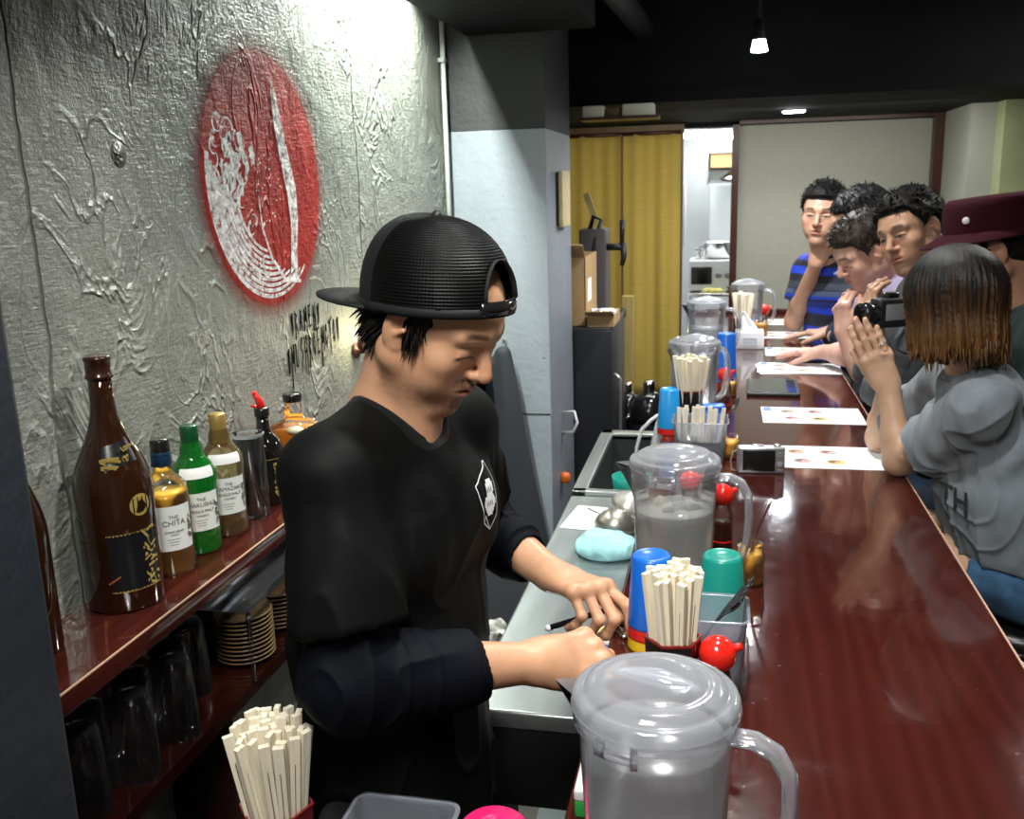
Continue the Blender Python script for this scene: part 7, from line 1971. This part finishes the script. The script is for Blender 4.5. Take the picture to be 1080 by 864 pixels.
    for sh in (shl, shr): S.cap(chest+(neckb-chest)*0.5, sh, 0.045*sc, 0.042*sc, 0.03)
    S.cap(chest, neckb, 0.07*sc, 0.045*sc, 0.03)
    V, F = S.mesh(); parts.append((V, F)); cols.append(np.tile(A(skin), (len(V), 1)))
    S = SDF(np.minimum(fl, fr)-0.12, np.maximum(np.maximum(kl, kr), np.maximum(fl, fr))+0.12, 0.006)
    for kx, fx in ((kl, fl), (kr, fr)):
        S.cap(kx, fx, 0.052*sc, 0.036*sc, 0.02); S.cap(fx, fx+fw*0.12+A((0, 0, -0.04)), 0.035, 0.025, 0.02)
    V, F = S.mesh(); parts.append((V, F)); cols.append(np.tile(A(skin), (len(V), 1)))
    V, F = joinmesh(parts); body = own(npmesh('body', V, F, m_skin, None, np.clip(np.concatenate(cols), 0, 1)))
    # shirt
    c_all = np.stack([pelvis, chest, shl, shr, ell, elr, neckb])
    S = SDF(c_all.min(0)-0.20, c_all.max(0)+0.16, h)
    L = loose
    S.ecap(pelvis+(chest-pelvis)*hem+A((0, 0, 0.01)), pelvis+(chest-pelvis)*0.55, sd, (0.155*sc+L, 0.115*sc+L), (0.150*sc+L, 0.108*sc+L), k=0.03, cut=[(pelvis+(chest-pelvis)*hem-A((0, 0, 0.03)), (0, 0, -1))])
    S.ecap(pelvis+(chest-pelvis)*0.55, chest, sd, (0.150*sc+L, 0.108*sc+L), (0.158*sc+L*0.5, 0.105*sc+L*0.5), k=0.04)
    S.ecap(chest, chest+(neckb-chest)*0.62, sd, (0.150*sc, 0.098*sc), (0.105*sc, 0.072*sc), k=0.04)
    for sh in (shl, shr): S.cap(chest+(neckb-chest)*0.78+(sh-chest)*0.12, sh, 0.050*sc, 0.058*sc, 0.04)
    hems = []
    for sh, el, wr, fr_ in ((shl, ell, wrl, slvl or slv), (shr, elr, wrr, slvr or slv)):
        if fr_ <= 1.0:
            d = unit(el-sh); e = sh+(el-sh)*fr_; S.cap(sh, e+d*0.07, 0.058*sc, 0.064*sc+L*0.6, 0.03, cut=[(e, d)]); S.cap(e+d*0.035, e+d*0.10, 0.052*sc+L*0.4, 0.056*sc+L*0.4, 0.003, 'sub')
        else:
            S.cap(sh, el, 0.058*sc, 0.052*sc, 0.03); wr_ = A(wr); d = unit(wr_-el); e = el+(wr_-el)*(fr_-1.0); S.cap(el, e+d*0.06, 0.050*sc, 0.040*sc, 0.02, cut=[(e, d)])
    S.cap(neckb+A((0, 0, -0.005)), neckb+(head.c-neckb)*0.45, (nr+0.010)*sc, (nr+0.022)*sc, 0.004, 'sub')
    V, F = S.mesh(); N_ = vnormals(V, F)
    q = wrinkle*sines(V, 30, 3, 7, (1, 1, 0.6)) + wrinkle*0.8*sines(V, 75, 8, 7, (1, 1, 0.8)) + wrinkle*2.2*np.exp(-np.abs(sines(V, 24, 15, 3, (1, 1, 0.7), 1.2))/0.22) + wrinkle*1.2*np.exp(-np.abs(sines(V, 48, 25, 3, (1, 1, 0.8), 1.2))/0.22)
    V = V+N_*q[:, None]; V = relax(V, F, 1, 0.4)
    col = None
    if stripes is not None: col = stripes(V)
    shirt_o = own(npmesh('shirt', V, F, shirt, None, col))
    if collar:
        cc = neckb+(head.c-neckb)*0.10; ca = unit(head.c-neckb); cu = unit(np.cross(ca, (0.1, 1, 0))); cv = np.cross(ca, cu); r_ = (nr+0.014)*sc
        pts = [tuple(cc+cu*r_*math.cos(2*PI*k/36)+cv*r_*math.sin(2*PI*k/36)) for k in range(37)]
        own(MB().tube(pts, 0.007, 8, caps=False).build('collar', shirt if col is None else m_colrib))
    # trousers
    S = SDF(np.minimum.reduce([pelvis, kl, kr, fl, fr])-0.2, np.maximum.reduce([pelvis, kl, kr])+0.2, 0.007)
    S.ecap(pelvis-A((0, 0, 0.01)), pelvis+A((0, 0, 0.05)), sd, (0.150*sc, 0.112*sc), (0.145*sc, 0.105*sc), k=0.03)
    for s_, kx, fx in ((1, kl, fl), (-1, kr, fr)):
        a0 = pelvis+sd*0.085*s_
        if bare_thigh:
            d = unit(kx-a0); e = a0+(kx-a0)*bare_thigh; S.cap(a0, e+d*0.08, 0.090*sc, 0.088*sc, 0.02, cut=[(e, d)])
        else:
            S.cap(a0, kx, 0.088*sc, 0.066*sc, 0.02); S.cap(kx, fx, 0.064*sc, 0.050*sc, 0.02)
    own(cloth('trousers', S, trouser, None, (0.003, 40, 6, (1, 1, 1)), 1, (0.002, 60, 5, (1, 1, 1))))
    for fx in (fl, fr):
        S = SDF(fx-0.10+A((-0.08, -0.08, -0.02)), fx+0.10+A((0.08, 0.08, 0)), 0.006); S.cap(fx+A((0, 0, -0.03))-fw*0.02, fx+fw*0.13+A((0, 0, -0.045)), 0.046, 0.036, 0.02)
        own(cloth('shoe', S, m_blackmat, None, (0.0, 10, 1, (1, 1, 1))))
    if nails:
        nb = MB(); add_nails(nb, nails); own(nb.build('finger_nails', m_nail))
    return root, own, shirt_o
def hand_fn(d, n, side, curls, s=1.0, thumb=(0.5, 0.4, 0.35), spread=0.08):
    return lambda S, W, nails: sculpt_hand(S, W, d, n, side, curls, s, spread, thumb, nails=nails)
flatc = [(0.12, 0.12, 0.08)]*4; curlc = [(0.5, 0.7, 0.4)]*4
m_colrib = fabric('dark_collar', (0.02, 0.02, 0.025), 0.8)

# ---- woman with the bob
HW = Head((0.482, 2.215, 1.487), math.radians(126), math.radians(12), math.radians(-4), 0.97)
m_grey = fabric('grey_melange', (0.205, 0.235, 0.265), 0.9, 0.35, 0.1, 0.18)
m_denim = fabric('blue_denim', (0.055, 0.13, 0.24), 0.85, 0.5, 0.1, 0.45)
hd = unit((-0.42, 0.0, 0.91))
WWL, WWR = (0.398, 2.385, 1.262), (0.402, 2.430, 1.262)
woman, own, wshirt = guest('person with a copper brown bob, grey T-shirt and denim shorts, hands pressed together', HW, 0.92, 'open', (0.62, 0.40, 0.27), (0.545, 2.22, 1.325), math.radians(186),
    (0.600, 2.235, 1.19), (0.675, 2.245, 0.870), (0.537, 2.095, 1.275), (0.520, 2.375, 1.265), (0.425, 2.345, 1.090), (0.415, 2.560, 1.088), WWL, WWR,
    hand_fn(hd, (0.15, -0.985, 0.05), -1, [(0.05, 0.10, 0.05), (0.02, 0.08, 0.05), (0.02, 0.08, 0.05), (0.06, 0.10, 0.05)], 0.92, (0.25, 0.15, 0.1), 0.03),
    hand_fn(hd, (-0.15, 0.985, 0.05), 1, [(0.05, 0.10, 0.05), (0.02, 0.08, 0.05), (0.02, 0.08, 0.05), (0.06, 0.10, 0.05)], 0.92, (0.25, 0.15, 0.1), 0.03),
    m_grey, m_denim, 0.012, 0.66, h=0.0036, hh=0.0024, fem=True, kl=(0.36, 2.38, 0.865), kr=(0.385, 2.56, 0.865), arm_r=(0.039, 0.033, 0.022), bare_thigh=0.28, hem=0.22, wrinkle=0.0045)
# bob haircut
S = SDF(HW.c-0.19, HW.c+0.17, 0.0032)
S.ell(HW.p(0, -0.018, 0.030), (0.088, 0.104, 0.096), HW.R, 0.01)
up = HW.R[:, 2]
S.ecap(HW.p(0, -0.018, 0.01), HW.p(0, -0.018, -0.078), HW.R[:, 0], (0.091, 0.103), (0.097, 0.104), k=0.03)
dn = HW.p(0, -0.03, -0.127); S.ell(HW.p(0, 0.03, -0.19), (0.15, 0.17, 0.075), HW.R, 0.02, 'sub')
S.ell(HW.p(0, 0.128, -0.055), (0.052, 0.075, 0.115), HW.R, 0.015, 'sub'); S.ell(HW.p(0, 0.02, -0.12), (0.070, 0.075, 0.09), HW.R, 0.01, 'sub')
V, F = S.mesh(); N_ = vnormals(V, F); L_ = HW.loc(V); th = np.arctan2(L_[:, 0], L_[:, 1]+0.02)
g = np.zeros(len(V)); r_ = np.random.RandomState(3)
for i in range(26):
    k = r_.randint(14, 110); g += np.sin(th*k+r_.uniform(0, 6.28)+2.0*np.sin(L_[:, 2]*r_.uniform(8, 25)+r_.uniform(0, 6)))/26**0.5
V = V+N_*(0.0024*g*np.clip((0.10-L_[:, 2])/0.06, 0.15, 1.2))[:, None]
edge = np.clip((-0.088-L_[:, 2])/0.03, 0, 1); V = V + np.outer(edge*(0.010*np.sin(th*47+3*np.sin(th*11))+0.006*np.sin(th*83)), up)
t_ = np.clip((0.048+0.016*np.sin(th*9)+0.012*np.sin(th*23+1)+0.008*g-L_[:, 2])/0.15, 0, 1)[:, None]
cA, cB, cC = np.array((0.007, 0.006, 0.006)), np.array((0.095, 0.040, 0.011)), np.array((0.20, 0.095, 0.030))
col = cA*(1-t_)+cB*t_; t2 = np.clip((-0.03-L_[:, 2])/0.09, 0, 1)[:, None]*(0.55+0.45*np.sin(th*31+2*np.sin(th*7)))[:, None]; col = col*(1-t2)+cC*t2
col = col*(1+0.30*g[:, None]); 
m_bob, tt, N, L = nt('copper_bob_hair'); p = N.new('ShaderNodeBsdfPrincipled'); a = N.new('ShaderNodeVertexColor'); a.layer_name = 'Col'
sn = noise(N, L, coords(N, L, (230, 230, 6)), 1.0, 4, 0.7)
L.new(mixc(N, L, 1.0, a.outputs['Color'], ramp(N, L, sn, [(0.3, (0.45, 0.45, 0.45)), (0.7, (1, 1, 1))]), 'MULTIPLY'), p.inputs['Base Color'])
p.inputs['Roughness'].default_value = 0.36; p.inputs['Specular IOR Level'].default_value = 0.25; p.inputs['Anisotropic'].default_value = 0.5
L.new(bump(N, L, sn, 0.7, 0.003), p.inputs['Normal']); out(N, L, p.outputs[0])
bob = own(npmesh('hair', V, F, m_bob, None, np.clip(col, 0.002, 1))); bob['label'] = 'bob haircut, black crown fading to copper ends'
# loose tips along the hem
rr = np.random.RandomState(2); ok = np.nonzero((L_[:, 2] < -0.085) & (L_[:, 2] > -0.125) & (np.abs(th) > 0.7))[0]; idx = rr.choice(ok, 260)
st = strands('hair_tips', m_bobtip if False else pbr('copper_tips', (0.11, 0.052, 0.018), 0.5), None, [V[i]-up*0.0-N_[i]*0.002 for i in idx], [N_[i]*0.10-up+rr.normal(size=3)*0.08 for i in idx], [0.026*rr.uniform(0.5, 1.3) for _ in idx], [0.0022]*len(idx), 3, 0.05, 0.0, 4)
st.parent = bob
own(MB().tube([tuple(np.array((0.372, 2.352, 1.372))+0.0098*(np.array((1, 0, 0.45))*math.cos(2*PI*k/16)+np.array((0, 1, 0))*math.sin(2*PI*k/16))) for k in range(17)], 0.0014, 8, caps=False).build('ring', m_steel2))
# lettering on her shirt
bv = BVHTree.FromPolygons([tuple(v.co) for v in wshirt.data.vertices], [tuple(p_.vertices) for p_ in wshirt.data.polygons])
vs, fs = plate_text('TH', 0.075, 0.0, True); O = Vector((0.36, 1.90, 1.055)); D = Vector((0.50, 0.86, 0)).normalized(); Rr = Vector((0.86, -0.50, 0)).normalized(); b = MB(); ok = True; q = []
for (x, y, z) in vs:
    P = O+Rr*x*0.8+Vector((0, 0, 1))*y; hit = bv.ray_cast(P, D); 
    if hit[0] is None: ok = False; break
    q.append(hit[0])
if ok:
    Qa = np.array([tuple(v) for v in q]); dep = Qa@np.array(D); xy = np.array([(v[0], v[1], 1.0) for v in vs]); co, *_ = np.linalg.lstsq(xy, dep, rcond=None); fit = xy@co; sh_ = np.maximum(0, fit-dep).max()*1.15+0.002
    q = [tuple(Qa[i]+np.array(D)*(fit[i]-dep[i]-sh_)) for i in range(len(q))]
    b.add(q, fs); own(b.build('shirt_print', pbr('dark_print', (0.03, 0.035, 0.04), 0.7), label='dark letters on the grey shirt'))
# frayed hem threads on the shorts
stool(0.715, 2.285, 'black round bar stool under the woman with the bob', 0.775)

# ---- man in the maroon hat
HH = Head((0.640, 2.56, 1.578), math.radians(176), math.radians(20), 0.0, 1.02)
m_jack = fabric('dark_green_shirt', (0.050, 0.075, 0.078), 0.85, 0.4, 0.1, 0.2)
g2, own, _s = guest('person in a dark maroon brimmed hat, black glasses and dark green shirt', HH, 1.03, 'open', (0.40, 0.21, 0.14), (0.715, 2.575, 1.43), math.radians(186), (0.775, 2.60, 1.28), (0.83, 2.62, 0.84),
    (0.765, 2.44, 1.375), (0.745, 2.76, 1.375), (0.72, 2.40, 1.12), (0.68, 2.85, 1.12), (0.56, 2.55, 1.05), (0.55, 2.76, 1.06), None, None, m_jack, fabric('dark_jeans', (0.02, 0.03, 0.05)), 0.02, 1.75, h=0.005, wrinkle=0.004, sc=1.08)
m_felt = fabric('maroon_felt', (0.028, 0.003, 0.0075), 0.85, 0.3, 0.0, 0.1)
FH = Head(HH.p(0, -0.012, 0.037), math.radians(176), math.radians(7), 0, 1.0)
b = MB(); rings = []
for r0, z in ((0.100, 0.0), (0.099, 0.03), (0.095, 0.068), (0.092, 0.080), (0.082, 0.088), (0.060, 0.085), (0.03, 0.080), (0.001, 0.078)):
    rings.append([tuple(FH.p(r0*0.88*math.sin(2*PI*k/48), r0*1.08*math.cos(2*PI*k/48), z)) for k in range(48)])
b.loft(rings, True, False, True); hat = own(b.build('hat', m_felt, label='maroon felt hat with a short brim'))
b = MB(); rings = []
for r0, z in ((0.098, 0.004), (0.118, -0.004), (0.140, -0.012), (0.142, -0.010), (0.140, -0.008), (0.118, 0.0), (0.099, 0.010)):
    row = []
    for k in range(48):
        a = 2*PI*k/48; f = 0.5+0.5*math.cos(a); ee = r0 if r0 < 0.1 else 0.099+(r0-0.099)*(0.05+1.15*f)
        row.append(tuple(FH.p(ee*0.90*math.sin(a), ee*1.08*math.cos(a), z-0.012*f*(r0-0.09)/0.05+0.006*abs(math.sin(a))*(r0 > 0.1))))
    rings.append(row)
b.loft(rings, True, False, False); setc = b.build('hat_brim', m_felt); setc.parent = hat
b = MB().lathe([(0.0085, 0), (0.0085, 0.0015), (0.007, 0.0025), (0.001, 0.0025)], n=24)
dirb = Vector(FH.R@np.array((0.86, 0.5, 0.05))).normalized(); pb = FH.p(0.074, 0.062, 0.040)
o = b.build('hat_badge', pbr('badge_white', (0.7, 0.68, 0.66), 0.4)); o.rotation_mode = 'QUATERNION'; o.rotation_quaternion = dirb.to_track_quat('Z', 'Y'); o.location = Vector(pb)+dirb*0.003; o.parent = hat
b = MB()
for sx in (-1, 1):
    b.tube([tuple(HH.p(sx*0.074, 0.0, 0.006)), tuple(HH.p(sx*0.074, 0.03, 0.006)), tuple(HH.p(sx*0.066, 0.092, 0.002))], 0.0022, 8)
    pts = [tuple(HH.p(sx*0.033+0.026*math.cos(2*PI*k/20), 0.098, -0.003+0.018*math.sin(2*PI*k/20))) for k in range(21)]; b.tube(pts, 0.0024, 8, caps=False)
b.tube([tuple(HH.p(-0.008, 0.100, 0.0)), tuple(HH.p(0.008, 0.100, 0.0))], 0.002, 8); own(b.build('glasses', m_blackmat))
s = SDF(HH.c-0.13, HH.c+0.13, 0.003); s.ell(HH.p(0, -0.022, 0.026), (0.080, 0.092, 0.074), HH.R, 0.01); s.ell(HH.p(0, -0.055, -0.015), (0.066, 0.056, 0.05), HH.R, 0.02)
for sx in (-1, 1): s.cap(HH.p(sx*0.073, 0.022, 0.03), HH.p(sx*0.069, 0.021, 0.0), 0.010, 0.006, 0.01); s.ell(HH.p(sx*0.088, 0.001, -0.006), (0.022, 0.0215, 0.034), HH.R, 0.006, 'sub')
s.ell(HH.p(0, 0.115, 0), (0.09, 0.082, 0.075), HH.R, 0.008, 'sub'); V, F = s.mesh(); own(npmesh('hair', V+vnormals(V, F)*0.0015*sines(V, 200, 4, 7)[:, None], F, m_hairb))
stool(0.835, 2.63, 'black round bar stool under the person in the maroon hat', 0.74)

# ---- man with black camera
H4 = Head((0.532, 2.985, 1.600), math.radians(222), math.radians(10), math.radians(-16), 1.0)
m_g4 = fabric('slate_grey_shirt', (0.085, 0.095, 0.105), 0.85, 0.4, 0.1, 0.2)
g4, own, _s = guest('person with black hair and grey shirt, head tilted, raising a black camera', H4, 1.0, 'open', (0.46, 0.27, 0.18), (0.605, 3.05, 1.455), math.radians(190), (0.66, 3.06, 1.27), (0.74, 3.08, 0.83),
    (0.615, 2.90, 1.385), (0.60, 3.21, 1.385), (0.475, 2.93, 1.135), (0.49, 3.25, 1.14), (0.430, 2.86, 1.315), (0.430, 2.98, 1.315),
    hand_fn((-0.25, 0.1, 0.95), (-0.9, -0.3, -0.2), 1, [(0.45, 0.6, 0.4)]*4, 0.95), hand_fn((-0.2, -0.25, 0.93), (-0.9, 0.3, -0.2), -1, [(0.45, 0.6, 0.4)]*4, 0.95),
    m_g4, fabric('grey_jeans', (0.05, 0.09, 0.15)), 0.015, 1.25, h=0.005, wrinkle=0.004, sc=1.02, fcol=dict(browz=0.024, browt=1.3))
own(short_hair('hair', H4, None, m_hairb, 0.073, 0.013, 5, 0.013, nst=650, quiff=0.5))
t = empty('black_camera', (0.455, 2.80, 1.39), 0.5, 'black camera with a hanging strap raised behind the pressed hands', 'camera')
MB().rbox((-0.05, -0.025, -0.042), (0.05, 0.025, 0.042), 0.010, 3).build('camera_body', m_blackmat, t)
MB().lathe([(0.030, 0), (0.032, 0.03), (0.030, 0.05), (0.024, 0.05), (0.020, 0.03), (0.001, 0.028)], n=32, M=rotm(0, -PI/2, 0, (-0.045, 0, 0))).build('lens', m_blackgloss, t)
MB().rbox((-0.02, -0.018, 0.040), (0.02, 0.018, 0.056), 0.005, 2).build('viewfinder', m_blackgloss, t)
MB().rbox((-0.03, -0.0275, -0.02), (0.03, -0.0245, 0.025), 0.003, 2).build('screen', m_grid, t)
MB().tube([(0.05, 0, 0.03), (0.07, -0.01, 0.0), (0.075, -0.015, -0.06), (0.05, -0.02, -0.12), (0.01, -0.01, -0.10)], 0.007, 8, ry=0.0015).build('strap', m_blackmat, t)
stool(0.745, 3.09, 'black round bar stool under the person raising the camera', 0.735)

# ---- brown haired man looking down
H3 = Head((0.452, 3.345, 1.522), math.radians(201), math.radians(30), math.radians(2), 0.99)
m_lav = fabric('lavender_shirt', (0.40, 0.34, 0.52), 0.8, 0.3, 0.1, 0.15)
g3, own, _s = guest('person with short brown hair and a lavender collar shirt, looking down over the menu', H3, 0.98, 'down', (0.66, 0.40, 0.31), (0.555, 3.41, 1.42), math.radians(196), (0.62, 3.43, 1.25), (0.71, 3.45, 0.83),
    (0.575, 3.27, 1.365), (0.555, 3.57, 1.365), (0.465, 3.30, 1.13), (0.455, 3.66, 1.12), (0.400, 3.320, 1.255), (0.385, 3.78, 1.11),
    hand_fn((-0.1, 0.15, 0.98), (-0.85, -0.5, 0.0), 1, [(0.6, 0.9, 0.5)]*4, 1.0), hand_fn((-0.8, 0.5, -0.1), (0.0, 0.0, 1.0), -1, flatc, 1.0), m_lav, fabric('navy_trousers', (0.01, 0.015, 0.04)), 0.012, 0.72, h=0.005, wrinkle=0.003, fcol=dict(brow=(0.06, 0.035, 0.02), browz=0.024))
own(short_hair('hair', H3, None, m_hairbr, 0.069, 0.014, 8, 0.014, nst=650, quiff=0.5, back=-0.04))
# open collar points
b = MB()
for sx in (-1, 1):
    q = np.array((0.545, 3.40, 1.445)); fx = np.array((-0.93, -0.28, 0)); sxv = np.array((-0.28, 0.93, 0))*-sx
    A0 = q+sxv*0.062+fx*-0.02+np.array((0, 0, 0.02)); A1 = q+fx*0.055+sxv*0.015+np.array((0, 0, -0.005)); A2 = q+fx*0.075+sxv*0.055+np.array((0, 0, -0.055)); A3 = q+sxv*0.085+np.array((0, 0, -0.02))
    b.add([tuple(A0), tuple(A1), tuple(A2), tuple(A3)], [(0, 1, 2, 3)])
own(b.build('collar_flaps', m_lav, solid=0.004))
stool(0.715, 3.46, 'black round bar stool under the brown haired person', 0.735)

# ---- hidden person behind, only the black hair and one navy sleeve show
H2 = Head((0.512, 3.90, 1.592), math.radians(175), math.radians(15), 0, 1.04)
m_navy = fabric('navy_sweater', (0.010, 0.014, 0.035), 0.9, 0.4, 0.1, 0.2)
g5, own, _s = guest('person mostly hidden behind the others, black hair and navy sleeve reaching to a menu', H2, 1.0, 'down', (0.52, 0.32, 0.22), (0.60, 3.92, 1.44), math.radians(185), (0.66, 3.93, 1.26), (0.73, 3.95, 0.83),
    (0.62, 3.77, 1.38), (0.61, 4.09, 1.38), (0.525, 3.80, 1.14), (0.53, 4.18, 1.12), (0.44, 3.95, 1.145), (0.475, 4.36, 1.105), hand_fn((-0.9, 0.3, -0.12), (0.0, 0.1, 1.0), -1, flatc, 1.0) if False else None,
    hand_fn((-0.9, 0.25, -0.12), (0.0, 0.1, 1.0), -1, flatc, 1.05), m_navy, fabric('black_jeans', (0.012, 0.012, 0.014)), 0.012, 1.85, h=0.006, wrinkle=0.003)
own(short_hair('hair', H2, None, m_hairb, 0.060, 0.016, 11, 0.014, nst=450))
stool(0.735, 3.96, 'black round bar stool under the mostly hidden person', 0.735)

# ---- far man in the striped polo, hand at his chin
H1 = Head((0.425, 4.47, 1.612), math.radians(252), math.radians(4), math.radians(4), 1.10)
def polo(V):
    z = V[:, 2]; c = np.tile(np.array((0.010, 0.012, 0.022)), (len(V), 1))
    def band(a, b_, col):
        m = (z > a) & (z < b_); c[m] = col
    band(1.155, 1.185, (0.01, 0.05, 0.60)); band(1.185, 1.215, (0.012, 0.03, 0.22)); band(1.24, 1.265, (0.06, 0.09, 0.16)); band(1.225, 1.238, (0.01, 0.04, 0.45)); band(1.27, 1.30, (0.04, 0.05, 0.07)); band(1.335, 1.37, (0.01, 0.05, 0.55)); band(1.40, 1.44, (0.012, 0.03, 0.35)); band(1.05, 1.09, (0.01, 0.05, 0.5)); band(0.98, 1.0, (0.05, 0.08, 0.14))
    return c
m_polo, tt, N, L = nt('striped_polo_cloth'); p = N.new('ShaderNodeBsdfPrincipled'); a = N.new('ShaderNodeVertexColor'); a.layer_name = 'Col'; L.new(a.outputs['Color'], p.inputs['Base Color']); p.inputs['Roughness'].default_value = 0.8; out(N, L, p.outputs[0])
g1, own, ps = guest('person in a blue striped polo at the far end, resting chin on one hand', H1, 1.0, 'open', (0.50, 0.29, 0.19), (0.47, 4.56, 1.435), math.radians(236), (0.495, 4.62, 1.27), (0.62, 4.78, 0.82),
    (0.60, 4.56, 1.345), (0.385, 4.72, 1.345), (0.60, 4.38, 1.14), (0.338, 4.72, 1.100), (0.50, 4.36, 1.10), (0.405, 4.47, 1.395), hand_fn((-0.8, -0.3, 0.2), (0, -0.2, 1), 1, curlc, 1.0) if False else None,
    hand_fn((0.15, -0.25, 0.95), (-0.25, -0.95, -0.2), 1, [(0.25, 0.7, 0.5), (0.35, 0.8, 0.5), (0.4, 0.8, 0.5), (0.5, 0.8, 0.5)], 1.08, (0.4, 0.3, 0.2)), m_polo, fabric('dark_trousers', (0.015, 0.016, 0.02)), 0.008, 0.60, h=0.005, wrinkle=0.002, stripes=polo, sc=1.06, kl=(0.72, 4.40, 0.80), kr=(0.50, 4.50, 0.80), fcol=dict(browz=0.024, browt=1.2))
own(short_hair('hair', H1, None, m_hairb, 0.070, 0.014, 14, 0.014, nst=500, quiff=0.3))
stool(0.625, 4.80, 'black round bar stool under the person in the striped polo', 0.725)
bv = BVHTree.FromPolygons([tuple(v.co) for v in ps.data.vertices], [tuple(p_.vertices) for p_ in ps.data.polygons])
b = MB()
for k, (w_, hgt) in enumerate(((0.008, 0.010), (0.008, 0.017), (0.008, 0.024))):
    x0 = -0.013+0.010*k; q = []
    for u, v in ((x0, -0.012), (x0+w_, -0.012), (x0+w_*0.6, -0.012+hgt), (x0-w_*0.3, -0.012+hgt*0.7)):
        O = Vector((0.50, 4.0, 1.355))+Vector((1, 0, 0))*u+Vector((0, 0, 1))*v; hit = bv.ray_cast(O, Vector((0, 1, 0)))
        if hit[0]: q.append(tuple(hit[0]-Vector((0, 0.003, 0))))
    if len(q) == 4: b.add(q, [(0, 1, 2, 3)])
if b.f: own(b.build('shirt_logo', m_print))
